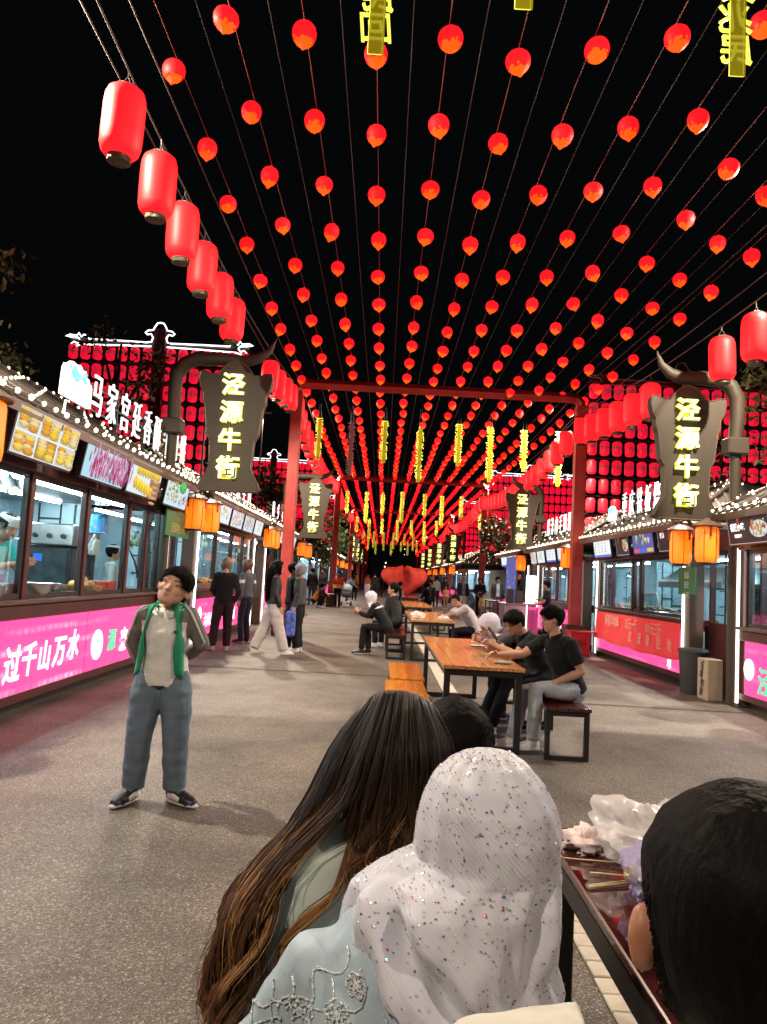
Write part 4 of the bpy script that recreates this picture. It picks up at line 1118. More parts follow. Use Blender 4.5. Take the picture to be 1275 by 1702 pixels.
def table(x0, x1, y0, y1, h, top, label, nplank=7, slats=True):
    r = empty("street_table", ((x0 + x1) / 2, (y0 + y1) / 2, 0), 0, label, "table", "long street tables with black frames")
    w = (x1 - x0) / nplank
    for i in range(nplank):
        m = MB(); m.box((x0 + w * i + .002, y0, h - .035), (x0 + w * (i + 1) - .002, y1, h + rnd.uniform(-.0015, .0015)), bev=.004)
        m.build("plank", top, r)
    for y in (y0 + .06, y1 - .06):
        m = MB(); uframe(m, x0 + .02, x1 - .02, y, h - .037, .055); m.build("leg_frame", BLACKMETAL, r)
    m = MB()
    for x in (x0 + .02, x1 - .065): m.box((x, y0 + .09, h - .092), (x + .045, y1 - .09, h - .038))
    m.build("side_rail", BLACKMETAL, r)
    return r
def bench(x0, x1, y0, y1, top, label, h=.45):
    r = empty("bench", ((x0 + x1) / 2, (y0 + y1) / 2, 0), 0, label, "bench", "benches with black frames at the street tables")
    n = 4; w = (x1 - x0) / n
    for i in range(n):
        m = MB(); m.box((x0 + w * i + .002, y0, h - .03), (x0 + w * (i + 1) - .002, y1, h + rnd.uniform(-.001, .001)), bev=.004); m.build("slat", top, r)
    for y in (y0 + .05, y1 - .05):
        m = MB(); uframe(m, x0 + .01, x1 - .01, y, h - .032, .042); m.build("leg_frame", BLACKMETAL, r)
    m = MB(); m.box(((x0 + x1) / 2 - .02, y0 + .075, h - .07), ((x0 + x1) / 2 + .02, y1 - .075, h - .033)); m.build("rail", BLACKMETAL, r)
    return r
table(.57, 1.30, 6.85, 10.1, .75, WOOD, "varnished orange table where the two men in black sit")
table(.55, 1.38, 14.1, 17.9, .75, WOOD, "second table back, where the man in white leans, with bags on it")
table(.65, 1.42, 21.2, 25.8, .75, WOOD, "third table back, nearly empty, in front of the red heart")
table(.70, 1.45, 30.0, 33.5, .75, DARKWOOD, "farthest table, where the boy in the white jacket sits")
bench(.13, .50, 8.12, 9.62, WOODB, "glossy orange bench left of the orange table, farther of the two")
bench(.08, .47, 6.35, 7.95, WOODB, "glossy orange bench left of the orange table, half hidden by the long-haired woman")
bench(1.46, 1.86, 6.72, 8.2, DARKWOOD, "dark bench carrying the man in the black polo shirt")
bench(1.46, 1.86, 8.35, 9.8, DARKWOOD, "dark bench behind the man with glasses")
bench(.12, .50, 14.2, 15.7, DARKWOOD, "dark bench under the woman in the white hijab and black suit")
bench(.12, .50, 15.85, 17.3, DARKWOOD, "dark bench under the woman with the ponytail")
bench(1.46, 1.84, 14.3, 15.9, DARKWOOD, "dark bench under the man in white")
bench(1.55, 1.95, 21.6, 23.2, DARKWOOD, "dark bench right of the third table, beside the crowd")

# foreground table with a glass-topped dark surface
DARKSTEEL = M("dark_steel_trim", (.10, .095, .09), .3, .6)
TABLEGLASS = M("thin_table_film", (.05, .012, .011), .06, var=.5, vs=3, coat=.8)
r = empty("street_table", (.89, 1.5, 0), 0, "dark red glossy table in the foreground with bags and skewers on it", "table", "long street tables with black frames")
m = MB(); m.box((.535, .5, .715), (1.29, 2.43, .742), bev=.006); m.build("top", TABLEGLASS, r)
m = MB(); m.box((.53, .49, .742), (.536, 2.44, .747)); m.box((1.289, .49, .742), (1.295, 2.44, .747)); m.box((.545, 2.432, .735), (1.28, 2.44, .747)); m.build("edge_trim", STEEL, r)
m = MB(); m.box((.536, .52, .655), (.575, 2.42, .714)); m.box((1.25, .52, .655), (1.288, 2.42, .714)); m.box((.575, 2.38, .655), (1.25, 2.42, .714)); m.build("side_rail", BLACKMETAL, r)
for x, y in ((.56, 2.36), (1.22, 2.36), (.535, .52), (1.22, .52)):
    m = MB(); m.box((x, y, 0), (x + .06, y + .06, .712), bev=.004); m.build("leg", BLACKMETAL, r)

def sheer(name, col, alpha, rough=.3):
    m = M(name, col, rough, bump=.35, bs=28, alpha=alpha, spec=.6)
    return m
BAGW = sheer("thin_white_plastic", (.84, .81, .82), .52)
BAGP = sheer("violet_plastic", (.42, .38, .66), .58)
TISSUE = M("crumpled_pink_tissue", (.80, .66, .63), .8, bump=.4, bs=40)
STICK = M("bamboo_skewer", (.62, .50, .28), .6, var=.15)
SAUCE = M("mustard_sauce_smear", (.55, .42, .10), .35)
def crumple(name, c, rad, mat, label, cat, seed, amp=.35, n=28, k=18, ears=(), squash=1.0, rot=0):
    rg = random.Random(seed)
    m = MB(); off = Vector((rg.uniform(0, 50), rg.uniform(0, 50), 0))
    vs, fs = [], []
    for j in range(k + 1):
        ph = math.pi * j / k
        for i in range(n):
            th = 6.2832 * i / n
            d = Vector((math.sin(ph) * math.cos(th), math.sin(ph) * math.sin(th), math.cos(ph)))
            q = 1 + amp * (noise.noise(d * 1.7 + off) + .8 * abs(noise.noise(d * 4.2 + off)) - .35 + .45 * abs(noise.noise(d * 9 + off)))
            for (a, e, s_) in ears:
                ed = Vector((math.cos(a) * math.cos(e), math.sin(a) * math.cos(e), math.sin(e))); q += s_ * max(0, d.dot(ed)) ** 14
            p = Vector((d.x * rad[0], d.y * rad[1], d.z * rad[2])) * q
            p.z = max(p.z, -rad[2] * .55)
            vs.append(p)
    for j in range(k):
        for i in range(n): fs.append((j*n+i, (j+1)*n+i, (j+1)*n+(i+1)%n, j*n+(i+1)%n))
    m.add(vs, fs)
    o = m.build(name, mat, None, smooth=75)
    o.location = (c[0], c[1], c[2] + rad[2] * .55); o.rotation_euler = (0, 0, rot)
    return tag(o, label, cat) if label else o
crumple("plastic_bag", (.78, 2.22, .742), (.14, .15, .085), BAGW, "crumpled translucent white plastic bag on the foreground table", "plastic bag", 3, .45, 40, 26, ears=((.4, .9, .7), (2.6, .6, .5), (3.3, .9, .35)))
crumple("plastic_bag", (.73, 1.93, .742), (.10, .13, .07), BAGP, "violet plastic bag with yellow sauce inside, on the foreground table", "plastic bag", 8, .45, 40, 26, ears=((2.9, .6, .4),))
crumple("tissue", (.63, 2.26, .742), (.075, .06, .04), TISSUE, "crumpled pinkish tissue at the corner of the foreground table", "tissue", 5, .6, 30, 20)
crumple("food_scrap", (.66, 1.95, .775), (.03, .045, .025), SAUCE, "yellow food remains in the violet bag on the foreground table", "food", 6, .4, 14, 10)
for i, (a, b, lb_) in enumerate((((.50, 2.16, .751), (.70, 2.14, .752), "bamboo skewer overhanging the left edge of the foreground table"), ((.58, 2.07, .748), (.71, 2.05, .75), "middle bamboo skewer on the foreground table"), ((.55, 1.98, .748), (.68, 2.03, .75), "pair-side bamboo skewer nearest the table edge"), ((.55, 1.97, .748), (.67, 2.01, .75), "bamboo skewer lying close along another, lowest of four"))):
    m = MB(); m.tube([a, b], .0022 if i != 3 else .003, 6)
    tag(m.build("skewer", STICK, None, smooth=True), lb_, "skewer", "bamboo skewers on the foreground table")

# on the other tables
crumple("plastic_bag", (.72, 14.75, .75), (.14, .2, .08), BAGW, "white plastic bag at the left end of the second table", "plastic bag", 12, .4)
crumple("plastic_bag", (1.18, 14.5, .75), (.1, .16, .06), BAGW, "white plastic bag by the arm of the man in white", "plastic bag", 14, .4)
TRAY = M("silver_paper_tray", (.6, .58, .55), .4, .3, bump=.3, bs=60)
for x, y, lb_ in ((1.12, 9.0, "flat silver paper tray, farther one on the orange table"), (1.16, 7.25, "flat silver paper tray, nearer one on the orange table")):
    m = MB(); m.lathe([(.0, 0), (.07, 0), (.085, .008), (.087, .009)], (x, y, .752), n=14, sx=1, sy=1.4)
    tag(m.build("paper_tray", TRAY, None, smooth=True), lb_, "tray")
CHAR = M("grilled_meat", (.10, .035, .018), .6, bump=.5, bs=60, var=.4)

# grey bin and handwritten carton on the right
BIN = M("dark_grey_bin_plastic", (.055, .052, .055), .5, var=.15, bump=.05)
r = empty("waste_bin", (4.76, 11.78, 0), 0, "tall dark grey waste bin against the right lattice wall", "bin")
m = MB(); m.lathe([(.20, 0), (.215, .02), (.255, .60), (.262, .62)], (4.76, 11.78, 0), n=20, sx=.8); m.build("body", BIN, r, smooth=40)
m = MB(); m.lathe([(.275, .615), (.28, .64), (.25, .67), (.0, .69)], (4.76, 11.78, 0), n=20, sx=.8); m.build("lid", BIN, r, smooth=40)
CARTON = M("beige_cardboard", (.40, .32, .22), .8, var=.1)
INK = M("black_marker_ink", (.02, .02, .02), .6)
r = empty("cardboard_box", (4.80, 11.2, 0), 0, "beige cardboard box with handwriting beside the grey bin", "box")
m = MB(); m.box((4.66, 11.02, 0), (4.88, 11.38, .58), bev=.01); b = m.build("carton", CARTON, r)
m = MB()
for i, ch in enumerate("垃圾勿放"): m.text(ch, frame((4.655, 11.2 + .03 * (i % 2), .48 - .125 * i), (0, -1, 0), (0, 0, 1)), .13, .002, fat=.01, shear=.2)
m.build("handwriting", INK, b)

# red crate and wire stool by the right gate post
r = empty("plastic_crate", (4.42, 17.3, 0), 0, "red plastic crate with black print beside the right gate post", "crate")
m = MB(); m.box((4.2, 17.05, 0), (4.62, 17.55, .03)); m.build("floor", PLASTICRED, r)
for lo, hi in (((4.2, 17.05, .03), (4.62, 17.08, .52)), ((4.2, 17.52, .03), (4.62, 17.55, .52)), ((4.2, 17.08, .03), (4.23, 17.52, .52)), ((4.59, 17.08, .03), (4.62, 17.52, .52))):
    m = MB(); m.box(lo, hi, bev=.005); m.build("side", PLASTICRED, r)
m = MB(); m.box((4.18, 17.03, .50), (4.64, 17.57, .545), bev=.01); m.build("rim", PLASTICRED, r)
m = MB(); m.text("饮料", frame((4.41, 17.045, .28), (1, 0, 0), (0, 0, 1)), .14, .003); m.build("lettering", INK, r)
r = empty("wire_stool", (4.78, 17.5, 0), 0, "thin-legged metal stool between the red crate and the banner", "stool")
m = MB(); m.box((4.64, 17.3, .50), (4.86, 17.7, .53), bev=.01); m.build("seat", PLASTICRED, r)
for x in (4.66, 4.84):
    for y in (17.33, 17.67):
        m = MB(); m.tube([(x, y, 0), (x, y, .50)], .009, 6); m.build("leg", STEEL, r)

# white standing lit sign, grill cart and side table of the right row
r = empty("standing_sign", (4.35, 22.6, 0), 0, "tall white lit sign on a stand between the right stalls", "sign")
m = MB(); m.box((4.2, 22.57, .95), (4.5, 22.63, 1.78), bev=.01); m.build("light_panel", M("white_sign_panel", (.9, .9, .9), .3, emit=(.95, .97, 1), es=1.0), r)
m = MB(); m.tube([(4.35, 22.6, .05), (4.35, 22.6, .95)], .03, 8); m.build("stand", STEEL, r)
m = MB(); m.box((4.15, 22.45, 0), (4.55, 22.75, .05)); m.build("foot", STEEL, r)
r = empty("grill_cart", (4.1, 24.0, 0), 0, "stainless grill cart standing in front of the white menu stall", "cart")
m = MB(); m.box((3.75, 23.5, .35), (4.4, 24.6, .88), bev=.02); m.build("cabinet", STEEL, r)
m = MB(); m.box((3.70, 23.45, .885), (4.45, 24.65, .92), bev=.01); m.build("worktop", STEEL, r)
for x in (3.8, 4.35):
    for y in (23.55, 24.5):
        m = MB(); m.tube([(x, y, 0), (x, y, .35)], .025, 6); m.build("leg", BLACKMETAL, r)
m = MB(); m.box((3.85, 23.7, .92), (4.05, 24.0, 1.35)); m.box((4.12, 23.7, .92), (4.33, 24.0, 1.3)); m.build("sauce_box", DARKFRAME, r)
r = empty("side_table", (3.95, 27.2, 0), 0, "black framed side table with a colourful poster, behind the grill cart", "table")
m = MB(); m.box((3.7, 26.6, .86), (4.2, 27.8, .90)); m.build("top", BLACKMETAL, r)
for x in (3.74, 4.16):
    for y in (26.65, 27.75):
        m = MB(); m.box((x - .02, y - .02, 0), (x + .02, y + .02, .86)); m.build("leg", BLACKMETAL, r)
menu_board((4.58, 27.6, 1.35), (0, -1, 0), (0, 0, 1), 2.2, 2.2, 'drinks', "tall blue and yellow drinks poster behind the man in the brown jacket", None, 31)

# big red heart at the end
HEART = M("red_heart_shell", (.55, .035, .016), .7, var=.25, vs=2.5)
m = MB(); vs, fs = [], []
NU, NV = 40, 16
for j in range(NV + 1):
    ph = -math.pi/2 + math.pi * j / NV
    for i in range(NU):
        t = 6.2832 * i / NU
        hx, hz = 16 * math.sin(t) ** 3, 13 * math.cos(t) - 5 * math.cos(2*t) - 2 * math.cos(3*t) - math.cos(4*t)
        if hz > 0: hz = min(hz, 10.5) + 4.5 * math.exp(-(hx / 3.2) ** 2)
        q = max(0, math.cos(ph)) ** .4
        vs.append((1.62 + hx / 16 * 1.75 * q, 58 + .95 * math.sin(ph), 1.15 + (hz + 2.5) / 14.5 * 1.3 * q))
for j in range(NV):
    for i in range(NU): fs.append((j*NU+i, j*NU+(i+1)%NU, (j+1)*NU+(i+1)%NU, (j+1)*NU+i))
m.add(vs, fs)
r = empty("heart_sculpture", (1.62, 58, 0), 0, "big red heart standing in the middle of the street at its far end", "sculpture")
m.build("heart_shell", HEART, r, smooth=True)
m = MB(); m.box((.6, 57.5, 0), (2.6, 58.5, .25), bev=.05); m.build("pedestal", PLASTICRED, r)

# ---------------------------------------------------------------- goods on the counters and inside
BOWL = STEEL
def bowl(x, y, z, r_, h, label, fill=None):
    t = empty("steel_bowl", (x, y, z), 0, label, "bowl", "steel bowls on the nearest left counter")
    m = MB(); m.lathe([(r_ * .7, 0), (r_ * .95, h * .5), (r_, h), (r_ * 1.06, h + .006), (r_ * .97, h), (r_ * .88, h * .5), (r_ * .6, .01)], (x, y, z), n=20); m.build("shell", BOWL, t, smooth=40)
    m = MB(); m.lathe([(.0, h * .86), (r_ * .93, h * .80)], (x, y, z), n=14); m.build("filling", fill or M("dough_filling", (.55, .45, .28), .6, bump=.4), t)
zc_ = 1.087
bowl(-3.52, 6.9, zc_, .15, .13, "dark steel bowl nearest on the left counter, at the picture edge")
bowl(-3.62, 7.25, zc_, .16, .14, "second steel bowl on the nearest left counter")
bowl(-3.55, 7.85, zc_, .19, .14, "wide steel bowl with dough in the middle of the left counter")
bowl(-3.60, 8.35, zc_, .13, .13, "smallest steel bowl on the left counter, right of the wide one")
BASKET = M("woven_basket", (.32, .17, .07), .8, bump=.6, bs=80, var=.3)
BUN = M("golden_bun", (.68, .36, .10), .5, var=.25, vs=20)
t = empty("bread_basket", (-3.62, 9.35, zc_), 0, "round basket with golden buns on the left counter", "basket")
m = MB(); m.lathe([(.16, 0), (.22, .05), (.235, .10), (.215, .10), (.18, .05)], (-3.62, 9.35, zc_), n=20); m.build("basket", BASKET, t, smooth=40)
for k in range(6):
    m = MB(); a = k * 1.05; m.ball((-3.62 + .11 * math.cos(a) * (k > 0), 9.35 + .11 * math.sin(a) * (k > 0), zc_ + .11 + .05 * (k == 0)), (.065, .065, .045), 10, 6); m.build("bun", BUN, t, smooth=True)
for i, (y, x, lb_) in enumerate(((9.85, -3.58, "front red cardboard box on the left counter behind the boy"), (10.12, -3.66, "rear red cardboard box on the left counter behind the boy"))):
    m = MB(); m.box((x - .14, y - .12, zc_), (x + .14, y + .12, zc_ + .15), bev=.006)
    tag(m.build("gift_box", M("red_printed_card", (.55, .05, .025), .4, var=.3, vs=20), None), lb_, "box", "red boxes on the left counter")
t = empty("oven_cabinet", (-4.55, 10.95, .12), 0, "dark glass-door oven cabinet with steel controls inside the left stall", "oven")
m = MB(); m.box((-4.85, 10.5, .12), (-4.25, 11.4, 1.66), bev=.02); m.build("body", BLACKMETAL, t)
m = MB(); m.box((-4.80, 10.482, 1.05), (-4.30, 10.498, 1.6)); m.build("door", M("dark_oven_glass", (.02, .03, .03), .08, var=.6, vs=6), t)
m = MB(); m.box((-4.88, 10.46, 1.67), (-4.22, 11.42, 1.97), bev=.02); cp = m.build("control_box", STEEL, t)
for k in range(3):
    m = MB(); m.lathe([(.035, 0), (.035, .03), (.02, .035)], n=12, mtx=frame((-4.74 + .19 * k, 10.458, 1.8), (1, 0, 0), (0, 0, 1))); m.build("knob", BLACKMETAL, cp)
m = MB(); m.box((-4.76, 10.474, 1.45), (-4.64, 10.48, 1.55)); m.build("sticker", M("blue_sticker", (.02, .12, .55), .4), t)
t = empty("hanging_apron", (-3.76, 10.0, 1.5), 0, "white cloth hanging inside the left stall window", "cloth")
o = crumple("cloth_folds", (-3.76, 10.0, 1.5), (.05, .15, .16), M("white_cotton", (.75, .74, .72), .8, bump=.3), None, None, 21, .35)
o.location = (0, 0, .15); adopt(o, t)
t = empty("blue_bucket", (-3.8, 10.2, 1.86), 0, "small blue plastic bucket hanging upside down inside the left stall", "bucket")
m = MB(); m.lathe([(.13, 0), (.125, .02), (.105, .22), (.10, .24), (.0, .245)], (-3.8, 10.2, 1.86), n=18); m.build("shell", M("sky_blue_plastic", (.05, .33, .70), .35), t, smooth=40)
m = MB(); m.tube([(-3.8, 10.2, 2.10), (-3.8, 10.2, 2.36)], .005, 4); m.build("cord", BLACKMETAL, t)
for k, y in enumerate((6.95, 7.55, 7.95)):
    t = empty("spot_lamp", (-3.75, y, 2.3), 0, "%s white spot lamp tilted under the left stall ceiling" % ORD[k], "lamp", "spot lamps under the left stall ceiling")
    m = MB(); m.tube([(-3.75, y, 2.35), (-3.75, y, 2.26)], .01, 6); m.build("stem", STEEL, t)
    m = MB(); m.tube([(-3.80, y + .06, 2.27), (-3.66, y - .05, 2.13)], [.055, .06], 12); b = m.build("lamp_head", WHITEPAINT, t, smooth=40)
    m = MB(); m.tube([(-3.659, y - .051, 2.129), (-3.655, y - .054, 2.125)], [.045, .045], 12); m.build("lens", LED, b)
# domed case with fried food on the second left stall; trays on the right
DOME = glass_mat()
t = empty("food_case", (-3.58, 15.1, zc_), 0, "domed clear food case with golden fried food on the second left counter", "food case")
m = MB(); m.box((-3.86, 14.3, zc_), (-3.36, 15.9, zc_ + .10), bev=.01); m.build("tray", STEEL, t)
rg = random.Random(5); m = MB()
for k in range(120): m.ball((-3.6 + rg.uniform(-.2, .2), 15.1 + rg.uniform(-.75, .75), zc_ + .12 + rg.uniform(0, .06)), (.05, .06, .03), 7, 4, 0, rg.choice([(.62, .30, .06), (.75, .42, .10), (.45, .18, .05), (.70, .5, .2)]))
tag(m.build("fried_food", FOODS, t, smooth=True, colattr=True), kind="stuff")
m = MB(); m.lathe([(.36, .10), (.355, .25), (.30, .42), (.2, .53), (.06, .58), (.02, .60)], (-3.6, 14.75, zc_), n=20, sx=.62); m.build("dome", DOME, t, smooth=True)
for x0, y0, y1, lb_, pal, sd in ((4.98, 13.0, 13.9, "tray of pale seafood on the red banner stall's counter", [(.55, .45, .4), (.35, .25, .22), (.65, .6, .55)], 3), (4.98, 14.2, 16.6, "long tray of reddish grilled skewers on the red banner stall's counter", [(.5, .15, .06), (.62, .3, .1), (.6, .5, .35), (.35, .1, .05)], 4), (4.98, 19.8, 21.6, "glass case of pastries on the white menu stall's counter", [(.6, .5, .2), (.5, .6, .5), (.7, .6, .4)], 5), (5.0, 9.3, 10.2, "tray of dark food behind the nearest right window", [(.3, .15, .1), (.5, .4, .3)], 6)):
    t = empty("food_tray", (x0 + .25, (y0 + y1) / 2, zc_), 0, lb_, "tray", "food trays on the right counters")
    m = MB(); m.box((x0, y0, zc_), (x0 + .45, y1, zc_ + .05), bev=.01); m.build("tray", STEEL, t)
    rg = random.Random(sd); m = MB()
    for k in range(int(70 * (y1 - y0))): m.ball((x0 + .22 + rg.uniform(-.18, .18), rg.uniform(y0 + .06, y1 - .06), zc_ + .06 + rg.uniform(0, .06)), (.035, .05, .022), 6, 4, 0, rg.choice(pal))
    tag(m.build("food_piece", FOODS, t, smooth=True, colattr=True), kind="stuff")
t = empty("sneeze_guard", (5.1, 14.9, zc_), 0, "clear rounded plastic lid with white rim on the red banner stall's counter", "lid")
m = MB(); m.tube([(5.0, 14.0, zc_ + .05), (4.98, 14.0, zc_ + .33), (5.0, 14.1, zc_ + .38), (5.0, 15.0, zc_ + .34), (5.0, 15.4, zc_ + .12), (5.0, 15.3, zc_ + .06)], .016, 6); m.build("rim", WHITEPAINT, t, smooth=True)
m = MB(); m.quad((5.01, 14.02, zc_ + .06), (5.01, 15.35, zc_ + .06), (5.01, 15.0, zc_ + .33), (5.01, 14.1, zc_ + .36)); g_ = m.build("pane", GLASS, t)
g_.modifiers.new("thickness", 'SOLIDIFY').thickness = .004
t = empty("range_hood", (6.3, 14.6, 1.75), 0, "wide steel range hood inside the red banner stall", "range hood")
m = MB(); m.add([(5.8, 13.2, 1.72), (5.8, 16.2, 1.72), (6.9, 16.2, 1.72), (6.9, 13.2, 1.72), (6.1, 13.5, 2.0), (6.1, 15.9, 2.0), (6.9, 15.9, 2.0), (6.9, 13.5, 2.0)], [(0, 3, 2, 1), (4, 5, 6, 7), (0, 1, 5, 4), (1, 2, 6, 5), (2, 3, 7, 6), (3, 0, 4, 7)]); m.build("hood", STEEL, t)
m = MB(); m.box((5.785, 13.2, 1.60), (5.80, 16.2, 1.72)); m.build("lip", STEEL, t)
# ================================================================ people
SKIN = M("skin", (.46, .25, .165), .5, var=.08, vs=20, spec=.4)
SKINT = M("tanned_skin", (.40, .20, .12), .5, var=.08, vs=20, spec=.4)
HAIRB = M("black_hair", (.005, .0042, .004), .62, var=.3, vs=40, bump=.3, bs=90, stretch=(1, 1, .25), spec=.06)
HAIRS = M("fine_black_hair", (.004, .0034, .003), .65, spec=.10)
HAIRG = M("ash_blond_hair", (.22, .15, .10), .5, var=.35, vs=40, bump=.4, bs=90, stretch=(1, 1, .25))
HAIRR = M("brown_hair", (.10, .045, .022), .5, var=.35, vs=40, bump=.4, bs=90, stretch=(1, 1, .25))
EYE = M("eye_dark", (.012, .009, .008), .2)
BROWHAIR = M("eyebrow_hair", (.075, .042, .03), .7)
LIP = M("lip", (.30, .10, .085), .45)
_cl = {}
def cloth(col, rough=.8, bump=.18, bs=38, sheen=.03, var=.12):
    k = (col, rough, bump, bs)
    if k not in _cl: _cl[k] = M("cloth", col, rough, var=var, vs=9, bump=bump, bs=bs, sheen=sheen, spec=.25)
    return _cl[k]
BLACKC = cloth((.006, .006, .0075)); WHITEC = cloth((.66, .64, .63)); GREYC = cloth((.06, .062, .07))
DENIM = cloth((.125, .172, .225), .85, .25, 140); JEANL = cloth((.36, .40, .43), .85, .25, 120)
SHOEW = M("white_shoe_leather", (.68, .66, .64), .45, var=.06); SHOEB = M("black_shoe_leather", (.015, .014, .014), .4)
SOLE = M("shoe_sole", (.55, .54, .52), .6)

STAND = dict(pel=(0, 0, .93), wst=(0, .005, 1.08), chs=(0, .01, 1.27), nck=(0, -.015, 1.44), hed=(0, .02, 1.585),
             shL=(-.165, -.01, 1.385), elL=(-.215, -.03, 1.11), wrL=(-.215, .04, .87), shR=(.165, -.01, 1.385), elR=(.215, -.03, 1.11), wrR=(.215, .04, .87),
             hpL=(-.085, 0, .90), knL=(-.095, .03, .49), anL=(-.10, -.02, .085), toL=(-.12, .15, .04), hpR=(.085, 0, .90), knR=(.095, .03, .49), anR=(.10, -.02, .085), toR=(.12, .15, .04))
SIT = dict(pel=(0, 0, .53), wst=(0, .02, .68), chs=(0, .07, .88), nck=(0, .09, 1.06), hed=(0, .14, 1.20),
           shL=(-.165, .07, 1.0), elL=(-.215, .12, .75), wrL=(-.12, .33, .66), shR=(.165, .07, 1.0), elR=(.215, .12, .75), wrR=(.12, .33, .66),
           hpL=(-.085, .02, .53), knL=(-.11, .43, .51), anL=(-.11, .40, .09), toL=(-.12, .57, .04), hpR=(.085, .02, .53), knR=(.11, .43, .51), anR=(.11, .40, .09), toR=(.12, .57, .04))
HEADT = [(-.50, .10, .30, -.10), (-.44, .20, .385, -.03), (-.32, .285, .405, .16), (-.18, .325, .405, .32), (-.02, .345, .395, .41), (.12, .355, .40, .45), (.26, .34, .37, .435), (.38, .275, .27, .35), (.46, .17, .15, .22), (.50, .05, .03, .06)]

def head_frame(c, yaw=0, pitch=0, roll=0):
    return Matrix.Translation(c) @ (Matrix.Rotation(R(yaw), 4, 'Z') @ Matrix.Rotation(R(roll), 4, 'Y') @ Matrix.Rotation(R(pitch), 4, 'X'))

def head_pt(a, z):
    """point on the unit head at angle a from the front and height z"""
    t = [r_[0] for r_ in HEADT]
    z = max(t[0], min(t[-1], z))
    for i in range(len(t) - 1):
        if z <= t[i + 1]: break
    q = (z - t[i]) / (t[i + 1] - t[i])
    w, f, b = (HEADT[i][k] + q * (HEADT[i + 1][k] - HEADT[i][k]) for k in (1, 2, 3))
    cy, ry = (f - b) / 2, (f + b) / 2
    return Vector((w * math.sin(a), cy + ry * math.cos(a), z))

def hairline(a, st):
    """a: 0 front .. pi back -> lowest height of the hair"""
    K = dict(short=[(0, .27), (.75, .25), (1.1, .02), (1.45, -.10), (1.75, -.02), (2.2, -.26), (3.15, -.34)],
             crop=[(0, .25), (.6, .22), (.85, .14), (1.05, .04), (1.4, .03), (1.75, .05), (2.2, -.2), (3.15, -.32)],
             fringe=[(0, .17), (.75, .13), (1.1, -.06), (1.5, -.16), (1.75, -.04), (2.2, -.26), (3.15, -.34)],
             bob=[(0, .20), (.7, .12), (1.0, -.30), (1.5, -.50), (3.15, -.58)],
             long=[(0, .30), (.7, .22), (1.05, -.30), (1.4, -.55), (3.15, -.6)],
             cap=[(0, .20), (3.15, .16)], hijab=[(0, .24), (.75, .18), (1.15, -.1), (1.4, -.5), (3.15, -.6)],
             buzz=[(0, .27), (.75, .25), (1.1, .12), (1.45, .13), (1.8, .10), (2.1, -.30), (3.15, -.40)])[st]
    a = abs((a + math.pi) % (2 * math.pi) - math.pi)
    for (a0, z0), (a1, z1) in zip(K[:-1], K[1:]):
        if a <= a1: return z0 + (z1 - z0) * (a - a0) / (a1 - a0)
    return K[-1][1]

def scalp(name, Hm, h, st, mat, parent, off=.05, amp=.03, seed=0, nt=36, nz=15, smooth=True):
    m = MB(); vs, fs = [], []
    sd = Vector((seed * 3.1, seed * 1.7, 0))
    for i in range(nt):
        a = 6.2832 * i / nt
        lo = hairline(a, st) + (rnd.uniform(-.02, .02) if st in ('short', 'fringe', 'buzz', 'crop') else 0)
        for j in range(nz + 1):
            q = j / nz
            z = lo + (.5 - lo) * (1 - (1 - q) ** 1.6)
            p = head_pt(a, z)
            d = Vector((p.x, p.y - .0, max(p.z, -.1) * 1.1)).normalized()
            o_ = off * (min(1, .25 + q * 3) if st in ('short', 'fringe', 'buzz', 'crop') else 1) + amp * noise.noise(d * 4 + sd) + amp * .5 * noise.noise(Vector((d.x * 14, d.y * 14, d.z * 3)) + sd)
            vs.append(Hm @ ((p + d * o_) * h))
    for i in range(nt):
        for j in range(nz): fs.append((i*(nz+1)+j, ((i+1)%nt)*(nz+1)+j, ((i+1)%nt)*(nz+1)+j+1, i*(nz+1)+j+1))
    fs.append(tuple(i*(nz+1)+nz for i in range(nt)))
    m.add(vs, fs)
    o = m.build(name, mat, parent, smooth=True)
    so = o.modifiers.new("thickness", 'SOLIDIFY'); so.thickness = .012; so.offset = -1
    return o

def strands(name, Hm, h, st, mat, parent, n=300, length=.3, width=.0022, seed=1, lift=.05, fringe=0.0, lfa=1.0):
    """fine short hair combed from the whorl over the scalp"""
    rg = random.Random(seed); m = MB()
    for k in range(n):
        a = rg.uniform(0, 6.2832); lo = hairline(a, st)
        z = lo + (.5 - lo) * rg.uniform(.0, 1) ** .75
        L_ = length * rg.uniform(.7, 1.25); sw = rg.gauss(.12, .16)
        pts = []
        lk = noise.noise(Vector((math.sin(a) * 3, math.cos(a) * 3, z * 4 + seed)))
        for q in range(5):
            t = q / 4
            zz = max(z - L_ * t * (1 - .5 * max(0, z)), lo - .02 - fringe * (1 if abs(math.cos(a)) > .4 and math.cos(a) > 0 else 0) + rg.uniform(-.015, .015))
            p = head_pt(a + (sw + .25 * lk) * t, zz); d = Vector((p.x, p.y, max(p.z, 0))).normalized()
            pts.append(Hm @ ((p + d * (lift + lfa * (.05 + .04 * lk) * math.sin(math.pi * t * .8) + rg.uniform(-.006, .006))) * h))
        w = width * rg.uniform(.6, 1.2)
        m.tube(pts, [w * .8, w, w, w * .8, w * .15], 3, cap=False)
    return m.build(name, mat, parent, smooth=True)

